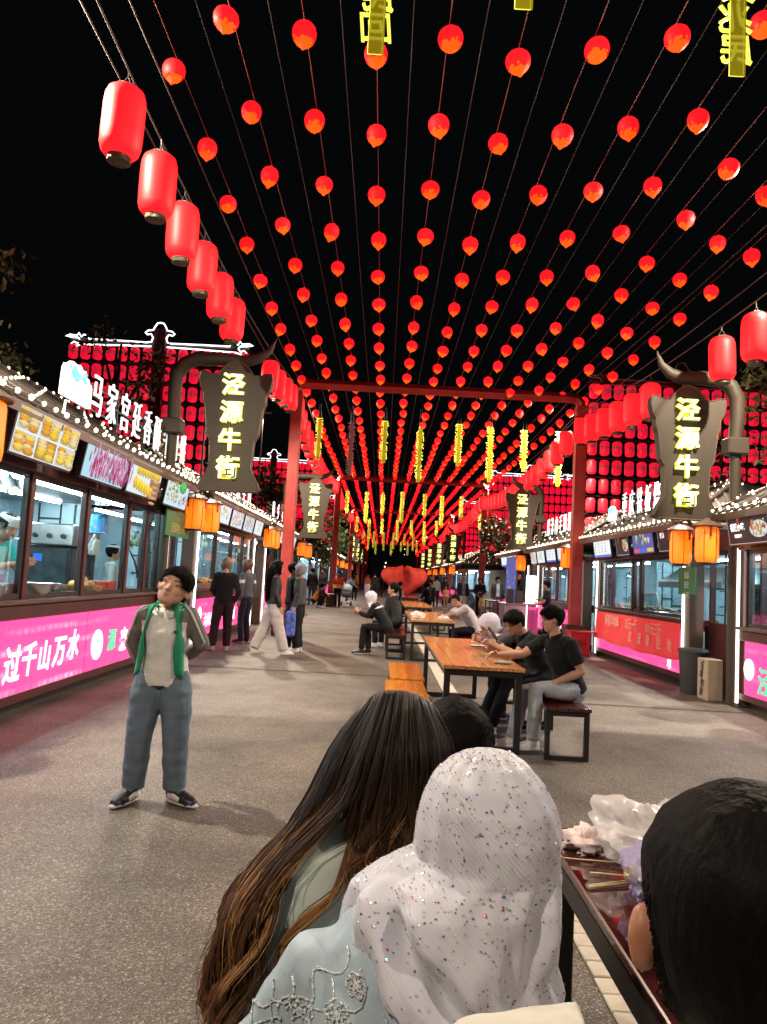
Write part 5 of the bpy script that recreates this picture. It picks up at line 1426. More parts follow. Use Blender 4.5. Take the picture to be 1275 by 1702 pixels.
def remesh(mb, voxel, smooth_it=2):
    me = bpy.data.meshes.new("body"); me.from_pydata(mb.v, [], mb.f); me.update()
    o = bpy.data.objects.new("body", me); COL.objects.link(o)
    md = o.modifiers.new("r", 'REMESH'); md.mode = 'VOXEL'; md.voxel_size = voxel
    dg = bpy.context.evaluated_depsgraph_get()
    ev = o.evaluated_get(dg).to_mesh()
    vs = [v.co.copy() for v in ev.vertices]; fs = [tuple(p.vertices) for p in ev.polygons]
    o.evaluated_get(dg).to_mesh_clear()
    bpy.data.objects.remove(o); bpy.data.meshes.remove(me)
    bv = BVHTree.FromPolygons([Vector(v) for v in mb.v], mb.f)
    bm = bmesh.new()
    for v in vs: bm.verts.new(v)
    bm.verts.ensure_lookup_table()
    for f in fs:
        try: bm.faces.new([bm.verts[i] for i in f])
        except ValueError: pass
    for _ in range(smooth_it): bmesh.ops.smooth_vert(bm, verts=bm.verts, factor=.5, use_axis_x=True, use_axis_y=True, use_axis_z=True)
    bm.normal_update()
    return bm, bv, mb.m

def hand(m, wr, d, nrm, s=1.0, curl=.5, mi=0, mirror=1):
    """five separate fingers on a palm; d: direction wrist -> fingers, nrm: back of the hand"""
    d = Vector(d).normalized(); nrm = Vector(nrm); nrm = (nrm - d * nrm.dot(d)).normalized(); sd = d.cross(nrm) * mirror
    wr = Vector(wr)
    for k, ln in enumerate((.070, .078, .073, .058)):
        b = wr + d * .082 * s + sd * (.028 - .0185 * k) * s
        p = [b - d * .02 * s]
        dd, ang = d.copy(), 0
        for j in range(3):
            ang = curl * (.45 + .5 * j)
            dd = (d * math.cos(ang) - nrm * math.sin(ang))
            p.append(p[-1] + dd * (ln * (.5, .3, .25)[j] + (.02 if j == 0 else 0)) * s)
        m.tube(p, [.0092 * s, .0088 * s, .0078 * s, .006 * s], 6, mi)
    b = wr + d * .02 * s + sd * .025 * s
    m.tube([b, b + (d * .5 + sd * .75 - nrm * .3).normalized() * .04 * s, b + (d * .5 + sd * .75 - nrm * .3).normalized() * .04 * s + (d * .85 + sd * .3 - nrm * .35).normalized() * .035 * s], [.012 * s, .0105 * s, .0075 * s], 6, mi)

def person(label, loc, rz, base, J=None, k=1.0, top=None, bottom=None, shoe=None, skin=None, hair=("short", None), sleeve='long', voxel=.012, head=(0, 0, 0), hh=.225,
           flare=0.0, legr=1.0, girth=1.0, hem=.0, face=True, group=None, matfn=None, fold=.006, curl=.6, coat=None, hips=1.0, handdir=None, extra=None, ftuft=0, gaze=True, armr=1.0, earout=1.0, hairoff=None):
    top = top or BLACKC; bottom = bottom or BLACKC; shoe = shoe or SHOEB; skin = skin or SKIN
    j = dict(base)
    if J: j.update(J)
    j = {a: Vector(b) * k for a, b in j.items()}
    g = girth * k
    rt = (j['shR'] - j['shL']).normalized()
    m = MB()
    # torso: hips in the trousers' cloth, then the upper garment over them
    prt = (j['hpR'] - j['hpL']).normalized(); prt = (prt + rt * .5).normalized()
    up = (j['wst'] - j['pel']).normalized()
    m.tube([j['pel'] - up * .10 * k, j['pel'] - up * .03 * k, j['pel'] + up * .05 * k, j['wst']], [(.12 * g * hips, .085 * g), (.162 * g * hips, .112 * g), (.160 * g * hips, .112 * g), (.135 * g, .10 * g)], 16, 2, side=prt)
    hemp = j['pel'] + up * (.0 - hem) * k
    tp = [hemp, j['pel'] + up * .07 * k, j['wst'], j['chs'], j['chs'].lerp(j['nck'], .62), j['chs'].lerp(j['nck'], .86), j['nck']]
    tr = [((.176 + flare) * g * hips, (.128 + flare * .8) * g), (.168 * g, .122 * g), (.152 * g, .112 * g), (.170 * g, .120 * g), (.160 * g, .100 * g), (.11 * g, .078 * g), (.062 * g, .062 * g)]
    m.tube(tp, tr, 18, 1, side=rt)
    # neck and head
    Hm = head_frame(j['hed'], *head); h = hh * k
    m.tube([j['nck'] - (j['hed'] - j['nck']) * .15, j['nck'].lerp(j['hed'], .5), j['hed'] - Vector(Hm.to_3x3() @ Vector((0, .02, .0))) * 0], [.056 * k, .052 * k, .05 * k], 12, 0)
    n = 24; vs, fs = [], []
    for (z, w, f, b) in HEADT:
        for i in range(n):
            a = 6.2832 * i / n
            vs.append(Hm @ (head_pt(a, z) * h))
    for i in range(len(HEADT) - 1):
        for q in range(n): fs.append((i*n+q, i*n+(q+1)%n, (i+1)*n+(q+1)%n, (i+1)*n+q))
    fs.append(tuple(range(n-1, -1, -1))); fs.append(tuple((len(HEADT)-1)*n+q for q in range(n)))
    fs = [f[::-1] for f in fs]
    m.add(vs, fs, 0)
    if face:
        m.tube([Hm @ (Vector(p) * h) for p in ((0, .385, .05), (0, .425, -.05), (0, .475, -.145), (0, .40, -.165))], [(.035 * h, .03 * h), (.045 * h, .04 * h), (.085 * h, .055 * h), (.05 * h, .03 * h)], 8, 0, side=Hm.to_3x3() @ Vector((1, 0, 0)))
        for s_ in (-1, 1):
            m.ball(Hm @ (Vector((s_ * .36 * (1 + .12 * earout), -.02, -.05 - .03 * (earout - 1))) * h), (.05 * h * earout, .09 * h, .15 * h), 8, 6, 0, rot=Hm.to_3x3() @ Matrix.Rotation(s_ * .35, 3, 'Z'))
            m.ball(Hm @ (Vector((s_ * .16, .355, .085)) * h), (.12 * h, .045 * h, .03 * h), 8, 5, 0, rot=Hm.to_3x3())
            m.ball(Hm @ (Vector((s_ * .19, .29, -.12)) * h), (.11 * h, .09 * h, .10 * h), 8, 5, 0, rot=Hm.to_3x3())
        m.ball(Hm @ (Vector((0, .36, -.27)) * h), (.115 * h, .055 * h, .05 * h), 8, 5, 0, rot=Hm.to_3x3())
        m.ball(Hm @ (Vector((0, .33, -.42)) * h), (.10 * h, .07 * h, .06 * h), 8, 5, 0, rot=Hm.to_3x3())
    # arms
    for s_, e in ((-1, 'L'), (1, 'R')):
        a, b, c = j['sh' + e], j['el' + e], j['wr' + e]
        inn = a - rt * s_ * .07 * k + Vector((0, 0, .01 * k))
        if sleeve == 'long':
            m.tube([inn, a, a.lerp(b, .5), b, b.lerp(c, .5), b.lerp(c, .94)], [.062 * g, .066 * g * armr, .058 * g * armr, .054 * g * armr, .048 * g * armr, .040 * g * armr], 12, 1)
            m.tube([b.lerp(c, .7), c], [.03 * k, .026 * k], 8, 0)
        else:
            m.tube([inn, a, a.lerp(b, .45), a.lerp(b, .72)], [.062 * g, .068 * g, .066 * g, .068 * g], 12, 1)
            m.tube([a.lerp(b, .3), a.lerp(b, .8), b, b.lerp(c, .3), b.lerp(c, .75), c], [.047 * k, .044 * k, .040 * k, .042 * k, .032 * k, .026 * k], 10, 0)
        hd = (c - b).normalized() if not (handdir and e in handdir) else Vector(handdir[e][0]).normalized()
        hn = (rt * s_) if not (handdir and e in handdir) else Vector(handdir[e][1])
        hn = (hn - hd * hn.dot(hd)); hn = hn.normalized() if hn.length > .01 else hd.orthogonal()
        sdv = hd.cross(hn)
        m.tube([c - hd * .01 * k, c + hd * .03 * k, c + hd * .085 * k], [(.027 * k, .02 * k), (.036 * k, .017 * k), (.036 * k, .014 * k)], 10, 0, side=sdv)
    # legs and shoes
    for s_, e in ((-1, 'L'), (1, 'R')):
        a, b, c = j['hp' + e], j['kn' + e], j['an' + e]
        r0 = legr * k
        m.tube([a + up * .04 * k, a.lerp(b, .25), a.lerp(b, .7), b, b.lerp(c, .4), b.lerp(c, .97)], [.092 * k * girth, .09 * k * max(girth, legr * .95), .074 * r0, .066 * r0, (.064 * r0, .064 * r0), (.056 * r0, .060 * r0)], 14, 2, side=prt)
        t = j['to' + e]
        fd = Vector((t.x - c.x, t.y - c.y, 0)); fd = fd.normalized() if fd.length > 1e-3 else Vector((0, 1, 0)); gz = min(t.z, c.z) - .035 * k
        fs_ = fd.cross(Vector((0, 0, 1)))
        hl = c - fd * .055 * k
        pts = [Vector((hl.x, hl.y, gz + .045 * k)), Vector((c.x, c.y, gz + .055 * k)), c + fd * .07 * k, c + fd * .14 * k, c + fd * .19 * k]
        for q, zz in ((2, .045), (3, .034), (4, .028)): pts[q].z = gz + zz * k
        m.tube(pts, [(.028 * k, .040 * k), (.038 * k, .052 * k), (.044 * k, .043 * k), (.046 * k, .032 * k), (.025 * k, .022 * k)], 12, 3, side=fs_)
        m.tube([c + Vector((0, 0, .03 * k)), Vector((c.x, c.y, gz + .05 * k))], [.042 * k, .045 * k], 10, 3)
        m.tube([Vector((p.x, p.y, gz + .011 * k)) for p in (hl - fd * .012 * k, c, c + fd * .12 * k, c + fd * .205 * k)], [(.026 * k, .011 * k), (.044 * k, .012 * k), (.049 * k, .012 * k), (.026 * k, .010 * k)], 12, 4, side=fs_)
    if extra: extra(m, j)
    bm, bv, src = remesh(m, voxel)
    mats = [skin, top, bottom, shoe, SOLE, EYE, LIP, BROWHAIR] + list(coat or [])
    off = Vector((loc[0] * 3.7, loc[1] * 1.3, 0))
    for f in bm.faces:
        c = f.calc_center_median()
        hit = bv.find_nearest(c)
        mi = src[hit[2]] if hit[2] is not None else 0
        if matfn: mi = matfn(c, mi, j)
        f.material_index = mi; f.smooth = True
    if fold > 0:
        for v in bm.verts:
            mi = {f.material_index for f in v.link_faces}
            if mi & {0, 3, 4}: continue
            p = v.co
            n1 = noise.noise(Vector((p.x * 7, p.y * 7, p.z * 16)) + off) + .6 * noise.noise(Vector((p.x * 16 + p.z * 14, p.y * 16, p.z * 22)) + off)
            n1 += .5 * noise.noise(Vector((p.x * 24, p.y * 24, p.z * 6)) + off)
            v.co += v.normal * (n1 * fold)
    me = bpy.data.meshes.new("person"); bm.to_mesh(me); bm.free()
    # small pieces rooted in the body: fingers, eyes, brows, lips
    x = MB()
    for s_, e in ((-1, 'L'), (1, 'R')):
        b, c = j['el' + e], j['wr' + e]
        hd = (c - b).normalized() if not (handdir and e in handdir) else Vector(handdir[e][0]).normalized()
        hn = rt * s_ if not (handdir and e in handdir) else Vector(handdir[e][1])
        if (hn - hd * hn.dot(hd)).length < .02: hn = hd.orthogonal()
        hand(x, c, hd, hn, k, curl, 0, mirror=-s_)
    if face:
        for s_ in (-1, 1):
            x.ball(Hm @ (Vector((s_ * .165, .365, .015)) * h), (.050 * h, .028 * h, .013 * h), 8, 5, 5, rot=Hm.to_3x3() @ Matrix.Rotation(-s_ * .25, 3, 'Z'))
            x.tube([Hm @ (Vector(p) * h) for p in ((s_ * .06, .415, .11), (s_ * .16, .408, .135), (s_ * .27, .345, .10))], [(.007 * h, .009 * h), (.009 * h, .013 * h), (.005 * h, .006 * h)], 6, 7)
        x.tube([Hm @ (Vector(p) * h) for p in ((-.10, .375, -.265), (-.04, .41, -.25), (.04, .41, -.25), (.10, .375, -.265))], [(.008 * h, .008 * h), (.016 * h, .014 * h), (.016 * h, .014 * h), (.008 * h, .008 * h)], 6, 6)
        x.tube([Hm @ (Vector(p) * h) for p in ((-.08, .375, -.295), (0, .41, -.305), (.08, .375, -.295))], [(.008 * h, .010 * h), (.018 * h, .018 * h), (.008 * h, .010 * h)], 6, 6)
    bm = bmesh.new(); bm.from_mesh(me)
    nb = [bm.verts.new(v) for v in x.v]
    for f, mi in zip(x.f, x.m):
        try:
            q = bm.faces.new([nb[i] for i in f]); q.material_index = mi; q.smooth = True
        except ValueError: pass
    bm.normal_update(); bm.to_mesh(me); bm.free()
    for q in mats: me.materials.append(q)
    o = bpy.data.objects.new("person", me); COL.objects.link(o)
    tag(o, label, "person", group)
    st, hm = hair
    hm = hm or HAIRB
    if st in ('short', 'fringe', 'buzz', 'crop'):
        scalp("hair", Hm, h, st, hm, o, off=hairoff or .05, amp=.02 if ftuft else .035, seed=len(label))
        if ftuft: strands("hair_strand", Hm, h, st, HAIRS, o, n=ftuft, width=.0022 if ftuft < 5000 else .0012, lift=(hairoff or .05), lfa=.25 if ftuft > 5000 else 1.0, seed=3, fringe=.05 if st == "fringe" else 0)["kind"] = "stuff"
    elif st in ('bob', 'long', 'pony'):
        s2 = 'bob' if st == 'bob' else ('long' if st == 'long' else 'short')
        scalp("hair", Hm, h, s2, hm, o, off=.075, amp=.05, seed=len(label))
        if st == 'long':
            q = MB(); rg = random.Random(4)
            back = -(Hm.to_3x3() @ Vector((0, 1, 0)))
            for i in range(130):
                a = math.pi + rg.uniform(-1.5, 1.5)
                p0 = Hm @ ((head_pt(a, rg.uniform(-.2, .3)) * 1.12) * h); L_ = rg.uniform(.46, .64) * k
                p1 = p0 + Vector((0, 0, -L_ * .45)) + back * .075 * k; p2 = p0 + Vector((rg.uniform(-.02, .02), 0, -L_)) + back * .085 * k
                q.tube([p0, p0.lerp(p1, .5) + back * .015 * k, p1, p2], [.02 * k, .024 * k, .024 * k, .006 * k], 6)
            q.build("long_hair", hm, o, smooth=True)
        if st == 'pony':
            q = MB(); p0 = Hm @ (Vector((0, -.44, .18)) * h); back = -(Hm.to_3x3() @ Vector((0, 1, 0)))
            q.tube([p0, p0 + back * .05 + Vector((0, 0, -.02)), p0 + back * .06 + Vector((0, 0, -.14)), p0 + back * .03 + Vector((0, 0, -.27))], [.03, .04, .035, .008], 8)
            q.build("ponytail", hm, o, smooth=True)
    elif st == 'hijab':
        sc = scalp("headscarf", Hm, h, 'hijab', hm, o, off=.07, amp=.03, seed=2)
        q = MB(); vs, fs = [], []
        N_, K_ = 28, 7
        for a_ in range(N_):
            th = 6.2832 * a_ / N_
            for b_ in range(K_):
                t = b_ / (K_ - 1)
                cc = (Hm @ (Vector((0, 0.02, -.36)) * h)).lerp(j['chs'].lerp(j['nck'], .45), t)
                rx = (.085 + .115 * t ** 1.3) * k; ry = (.09 + .045 * t) * k
                wv = 1 + .06 * math.sin(th * 5 + t * 3)
                vs.append(cc + rt * rx * wv * math.cos(th) + rt.cross(Vector((0, 0, 1))) * -ry * wv * math.sin(th) + Vector((0, 0, -.02 * t * math.cos(2 * th))))
        for a_ in range(N_):
            for b_ in range(K_ - 1): fs.append((a_*K_+b_, ((a_+1)%N_)*K_+b_, ((a_+1)%N_)*K_+b_+1, a_*K_+b_+1))
        q.add(vs, fs); sd = q.build("scarf_drape", hm, o, smooth=True)
        sd.modifiers.new("thickness", 'SOLIDIFY').thickness = .008
    elif st == 'cap':
        scalp("hair", Hm, h, 'short', HAIRB, o, off=.04, amp=.02)
        q = MB(); q.lathe([(.37 * h, .14 * h), (.40 * h, .16 * h), (.40 * h, .40 * h), (.36 * h, .50 * h), (.1 * h, .53 * h)], n=20, sy=1.15, mtx=Hm); q.build("cap", hm, o, smooth=40)
    o.location = loc; o.rotation_euler = (0, 0, R(rz))
    return o

def local_piece(parent, name, fn, mat, smooth=True, **kw):
    """a garment piece or held part in the person's own coordinates"""
    q = MB(); fn(q)
    lo, ro = parent.location.copy(), parent.rotation_euler.copy()
    parent.location = (0, 0, 0)
    o = q.build(name, mat, parent, smooth=smooth, **kw)
    parent.location = lo
    return o

# ---------------------------------------------------------------- the boy
JGREY = cloth((.17, .155, .145), .7, .15, 30); JGREEN = cloth((.015, .24, .12), .55, .2, 30); POLO = cloth((.66, .67, .64), .8, .12, 60)
PURPLE = M("purple_shoe_panel", (.09, .055, .22), .4); STRIPE = cloth((.50, .50, .48), .7, .05, 30)
def boymat(c, mi, j):
    if mi == 1:
        d = c - j['chs']
        if c.y < -.035 or abs(c.x) > .145 + .055 * max(0, min(1, (1.04 - c.z) / .2)) or (abs(c.x) > .10 and c.z > 1.13): return 8 if c.y > -.3 else 1
        return 1
    return mi
boyJ = dict(pel=(-.01, .0, .80), wst=(-.01, .02, .93), chs=(-.005, .025, 1.06), nck=(-.02, .0, 1.205), hed=(-.05, .05, 1.345),
            shR=(.138, -.01, 1.165), elR=(.222, -.07, .965), wrR=(.150, -.14, .79), shL=(-.133, -.01, 1.175), elL=(-.215, -.09, .985), wrL=(-.10, -.17, .90),
            hpR=(.075, 0, .78), knR=(.105, .035, .42), anR=(.130, 0, .085), toR=(.175, .14, .04), hpL=(-.085, 0, .78), knL=(-.12, .03, .42), anL=(-.128, -.02, .085), toL=(-.262, .07, .04))
boy = person("boy in open grey jacket with green lining, frowning upward with hands behind his back", (-1.36, 4.95, 0), 180, STAND, boyJ, 1.0, POLO, DENIM, SHOEB, M("fair_skin", (.56, .32, .22), .5, var=.06, vs=20, spec=.35), ("crop", HAIRB), voxel=.0075, head=(-6, 14, -17), hh=.250, armr=1.18, hairoff=.018, legr=1.27, girth=.88, matfn=boymat, fold=.0055, coat=[JGREY, PURPLE], ftuft=3000, hem=.05, flare=.016)
def flap(s_):
    def f(q):
        rows = []
        for t in range(13):
            z = 1.235 - .44 * t / 12
            u = t / 12
            inner = Vector((s_ * (.045 + .060 * min(1, u * 2.2) + .012 * math.sin(u * 7)), .082 + .052 * math.sin(min(1, u * 1.6) * 1.57) - .01 * u, z + .012))
            mid = Vector((s_ * (.084 + .046 * min(1, u * 1.8)), .072 + .044 * math.sin(min(1, u * 1.5) * 1.57), z))
            outer = Vector((s_ * (.114 + .042 * u), .035 + .06 * u, z - .01))
            rows.append([inner + Vector((0, -.012, 0)), inner, mid, outer])
        vs = [p for r_ in rows for p in r_]
        fs = [(a*4+b, a*4+b+1, (a+1)*4+b+1, (a+1)*4+b) for a in range(12) for b in range(3)]
        q.add(vs, fs)
    return f
for s_ in (1, -1):
    fl = local_piece(boy, "jacket_front", flap(s_), JGREEN); so = fl.modifiers.new("thickness", 'SOLIDIFY'); so.thickness = .004
    a, b, c = (Vector(boyJ[n_ + ('R' if s_ > 0 else 'L')]) for n_ in ('sh', 'el', 'wr'))
    def stp(q, a=a, b=b, c=c, s_=s_):
        o_ = Vector((s_ * .45, .85, .2)).normalized()
        q.tube([a + Vector((-s_ * .05, .035, .058)), a + Vector((-s_ * .0, .05, .055)), a + o_ * .076, a.lerp(b, .5) + o_ * .070, b + o_ * .066, b.lerp(c, .5) + o_ * .060, b.lerp(c, .92) + o_ * .052], [(.009, .007)] * 7, 6)
    local_piece(boy, "sleeve_stripe", stp, STRIPE)
local_piece(boy, "cuff", lambda q: q.tube([Vector(boyJ['elR']).lerp(Vector(boyJ['wrR']), .86), Vector(boyJ['elR']).lerp(Vector(boyJ['wrR']), 1.02)], [.042, .038], 12), JGREEN)
def collar(q):
    c = Vector((-.02, .016, 1.196)); pts = []
    for e in range(19):
        a_ = math.pi * .5 + .22 + (6.2832 - .44) * e / 18
        fr = max(0, math.sin(a_))
        pts.append(c + Vector((.082 * math.cos(a_), .078 * math.sin(a_) + .010 * fr, -.040 * fr + .012)))
    q.tube(pts, [(.024, .006)] * 19, 6, side=(0, 0, 1))
local_piece(boy, "polo_collar", collar, POLO)
def stand(q):
    c = Vector((-.02, -.005, 1.225)); pts = []
    for e in range(15):
        a_ = math.pi * .5 + .75 + (6.2832 - 1.5) * e / 14
        pts.append(c + Vector((.092 * math.cos(a_), .082 * math.sin(a_), -.03 * max(0, math.sin(a_)))))
    q.tube(pts, [(.030, .008)] * 15, 6, side=(0, 0, 1))
local_piece(boy, "jacket_collar", stand, JGREEN)
local_piece(boy, "chest_emblem", lambda q: (q.box((-.105, .128, 1.075), (-.085, .137, 1.082)), q.box((-.10, .128, 1.062), (-.09, .137, 1.074))), M("dark_emblem", (.02, .03, .06), .6), smooth=False)
for e, s_ in (('R', 1), ('L', -1)):
    an, to = Vector(boyJ['an' + e]), Vector(boyJ['to' + e]); fd = Vector((to.x - an.x, to.y - an.y, 0)).normalized(); sd = fd.cross(Vector((0, 0, 1)))
    def whitep(q, an=an, fd=fd, sd=sd):
        for w in (-1, 1):
            q.tube([an + fd * -.01 + sd * w * .043 + Vector((0, 0, -.03)), an + fd * .05 + sd * w * .045 + Vector((0, 0, -.032)), an + fd * .09 + sd * w * .042 + Vector((0, 0, -.042))], [(.010, .024), (.009, .021), (.008, .014)], 8, side=sd)
        for t in (.045, .065, .085): q.tube([an + fd * t + sd * -.022 + Vector((0, 0, .004 - t * .42)), an + fd * t + sd * .022 + Vector((0, 0, .004 - t * .42))], .0045, 5)
    local_piece(boy, "shoe_panel", whitep, SHOEW)
    local_piece(boy, "toe_cap", lambda q, an=an, fd=fd: q.ball(an + fd * .155 + Vector((0, 0, -.048)), (.040, .040, .022), 10, 6), PURPLE)

# ---------------------------------------------------------------- seated at the orange table
poloJ = dict(pel=(0, .0, .54), wst=(0, .04, .68), chs=(0, .12, .86), nck=(.0, .19, 1.03), hed=(.02, .215, 1.185), shL=(-.17, .145, .985), shR=(.17, .165, .985),
             elL=(-.24, .06, .74), wrL=(-.13, .27, .63), elR=(.22, .40, .84), wrR=(.24, .67, .83), knL=(-.10, .44, .585), anL=(-.06, .42, .115), toL=(-.04, .58, .06), knR=(.13, .42, .52), anR=(.17, .50, .085), toR=(.20, .66, .04))
polo = person("man in black polo shirt and light jeans seated on the bench, holding a meat skewer", (1.79, 7.20, 0), 111, SIT, poloJ, 1.0, BLACKC, JEANL, SHOEW, SKIN, ("crop", HAIRB), sleeve='short', voxel=.010, head=(-25, -12, 4), hh=.225, fold=.006, legr=1.05, ftuft=900, handdir={'L': ((.25, 1, -.5), (0, .4, 1)), 'R': ((-.3, 1, .1), (.6, .3, .6))}, curl=.9)
friJ = dict(SIT); friJ.update(chs=(0, .13, .86), nck=(0, .23, 1.0), hed=(0, .33, 1.10), shL=(-.17, .18, .95), shR=(.17, .18, .95), elL=(-.2, .40, .80), wrL=(-.07, .55, .87), elR=(.2, .40, .80), wrR=(.08, .57, .87), anL=(-.1, .58, .085), toL=(-.1, .75, .04), anR=(.1, .60, .085), toR=(.1, .77, .04))
fri = person("man with glasses in black shirt bending over the orange table, beside the polo man", (1.68, 7.95, 0), 104, SIT, friJ, 1.0, BLACKC, BLACKC, SHOEW, SKIN, ("crop", HAIRB), sleeve='short', voxel=.011, head=(10, -28, 0), ftuft=900, handdir={'L': ((.5, .8, .5), (-.6, 0, .5)), 'R': ((-.5, .8, .5), (.6, 0, .5))}, curl=1.1)
def specs(q):
    Hm = head_frame((0, .33, 1.10), 10, -28, 0)
    for s_ in (-1, 1):
        pts = [Hm @ (Vector((s_ * .165 + .085 * math.cos(a * .785), .43, .01 + .07 * math.sin(a * .785))) * .225) for a in range(9)]
        q.tube(pts, .0028, 5)
        q.tube([Hm @ (Vector((s_ * .25, .42, .02)) * .225), Hm @ (Vector((s_ * .37, .0, .03)) * .225)], .0025, 5)
    q.tube([Hm @ (Vector((-.08, .44, .02)) * .225), Hm @ (Vector((.08, .44, .02)) * .225)], .0028, 5)
local_piece(fri, "glasses", specs, EYE)
MAUVE = cloth((.10, .075, .10)); LILAC = cloth((.55, .52, .60))
mauJ = dict(SIT); mauJ.update(wst=(0, .1, .66), chs=(0, .28, .78), nck=(0, .42, .88), hed=(0, .52, .93), shL=(-.17, .34, .88), shR=(.17, .34, .88), elL=(-.22, .5, .78), wrL=(-.08, .62, .80), elR=(.22, .5, .78), wrR=(.08, .62, .80))
person("person in mauve jacket with pale lilac headscarf leaning low over the orange table", (1.78, 8.75, 0), 98, SIT, mauJ, 1.08, MAUVE, BLACKC, SHOEB, SKIN, ("hijab", LILAC), voxel=.012, head=(0, -30, 0))

def pcol(q):
    c = Vector((0, .185, 1.03)); pts = []
    for e in range(17):
        a_ = math.pi * .5 + .3 + (6.2832 - .6) * e / 16
        pts.append(c + Vector((.070 * math.cos(a_), .066 * math.sin(a_), -.035 * math.sin(a_) + .012)))
    q.tube(pts, [(.022, .006)] * 17, 6, side=(0, 0, 1))
local_piece(polo, "polo_collar", pcol, BLACKC)
local_piece(polo, "chest_emblem", lambda q: q.ball((.085, .245, .90), (.006, .004, .011), 6, 4), WHITEC)
# shared skewers held by the two men
def skewer(p0, p1, label, n=7):
    p0, p1 = Vector(p0), Vector(p1)
    r = empty("meat_skewer", p0, 0, label, "skewer")
    m = MB(); m.tube([p0, p1], .0028, 5); m.build("stick", STICK, r)
    m = MB(); rg = random.Random(len(label))
    for i in range(n): m.ball(p0.lerp(p1, .30 + .52 * i / n), (.016 * rg.uniform(.7, 1.2), .02, .017 * rg.uniform(.7, 1.2)), 7, 5)
    m.build("meat", CHAR, r, smooth=True)
skewer((1.23, 7.78, .86), (1.03, 7.66, 1.10), "long dark meat skewer pointing up from the hand of the man with glasses")
skewer((1.02, 7.34, .80), (1.06, 7.42, .93), "short meat skewer upright in the hand of the man in the polo", 5)

# ---------------------------------------------------------------- second table
whiteJ = dict(SIT); whiteJ.update(wst=(0, .06, .70), chs=(.02, .18, .86), nck=(.03, .30, .98), hed=(.05, .40, 1.08), shL=(-.17, .20, .96), shR=(.17, .26, .95), elL=(-.12, .50, .80), wrL=(.08, .62, .80), elR=(.2, .5, .80), wrR=(.05, .66, .81), anL=(-.1, .25, .085), toL=(-.1, .42, .04))
person("man in white T-shirt leaning on the second table and turning back towards the street", (1.84, 15.0, 0), 92, SIT, whiteJ, 1.02, cloth((.62, .56, .58)), BLACKC, SHOEB, SKINT, ("short", HAIRB), sleeve='short', voxel=.012, head=(62, -6, 14), girth=1.12)
hijJ = dict(SIT); hijJ.update(wst=(0, .08, .68), chs=(0, .2, .84), nck=(0, .27, .98), hed=(0, .35, 1.075), shL=(-.16, .24, .93), shR=(.16, .24, .93), elL=(-.19, .36, .74), wrL=(-.09, .54, .80), elR=(.19, .36, .72), wrR=(.06, .56, .76), knL=(-.09, .44, .54), anL=(-.08, .46, .12), toL=(-.08, .62, .045), knR=(.09, .40, .52), anR=(.07, .36, .12), toR=(.07, .5, .045))
person("woman in white headscarf and black suit eating, seated at the left of the second table", (.14, 14.75, 0), 78, SIT, hijJ, 1.0, BLACKC, BLACKC, SHOEB, SKIN, ("hijab", cloth((.60, .58, .64))), voxel=.011, head=(0, -15, 0), handdir={'L': ((.4, .7, .7), (-.5, .2, .5))})
person("woman with black ponytail in black jacket seated behind the woman in the white headscarf", (.32, 16.3, 0), 55, SIT, dict(SIT, hed=(0, .10, 1.20)), 1.04, cloth((.016, .018, .017)), BLACKC, SHOEW, SKIN, ("pony", HAIRB), voxel=.012, head=(35, 5, 0))
person("boy in white patterned jacket sitting at the farthest table before the heart", (.62, 31.6, 0), -60, SIT, None, 1.02, WHITEC, BLACKC, SHOEB, SKINT, ("short", HAIRB), voxel=.018)

# ---------------------------------------------------------------- standing on the left
person("ash-blond woman in black sweater and maroon trousers, seen from behind at the left counter", (-2.86, 14.1, 0), 18, STAND, dict(wrR=(.16, .05, .84), elR=(.25, -.06, 1.08), elL=(-.22, .05, 1.1), wrL=(-.14, .2, 1.0), anL=(-.16, .0, .085), toL=(-.26, .14, .04), anR=(.10, .02, .085), knL=(-.13, .03, .49)), .985, cloth((.007, .007, .008)), cloth((.028, .008, .014)), cloth((.55, .42, .38)), SKIN, ("bob", HAIRG), voxel=.012, face=False, legr=1.25, hips=1.05)
person("brown-haired woman in grey varsity jacket with a white sleeve band at the left counter", (-2.78, 15.9, 0), 62, STAND, dict(wrL=(-.2, .02, .86), elL=(-.23, -.04, 1.1)), .99, cloth((.09, .09, .10)), cloth((.018, .018, .03)), SHOEB, SKIN, ("bob", HAIRR), voxel=.013, flare=.03, head=(20, -8, 0), matfn=lambda c, mi, j: 8 if (mi == 1 and abs(c.x) > .15 and 1.22 < c.z < 1.28) else mi, coat=[WHITEC])
wl = person("woman with very long black hair, black leather jacket and wide white trousers, walking left", (-1.93, 13.95, 0), -70, STAND, dict(knR=(.08, .10, .49), anR=(.08, .22, .085), toR=(.08, .38, .04), knL=(-.09, -.12, .50), anL=(-.09, -.30, .10), toL=(-.09, -.14, .05), elR=(.22, -.02, 1.1), wrR=(.20, .08, .86), hed=(0, .03, 1.58)), .985, M("black_leather", (.008, .008, .008), .55, bump=.3, bs=30), cloth((.50, .44, .42)), cloth((.6, .55, .5)), SKIN, ("long", HAIRB), voxel=.012, legr=1.55, flare=.03, head=(-12, 0, 0), face=True)
person("dark-haired man half hidden behind the long-haired woman, carrying a blue bag", (-1.72, 14.75, 0), -75, STAND, None, .97, BLACKC, BLACKC, SHOEW, SKINT, ("short", HAIRB), voxel=.014, head=(-10, 0, 0))
m = MB(); m.box((-1.72, 14.05, .32), (-1.55, 14.3, .78), bev=.03); m.tube([(-1.64, 14.1, .76), (-1.64, 14.12, .90), (-1.64, 14.2, .90), (-1.64, 14.25, .76)], .008, 5)
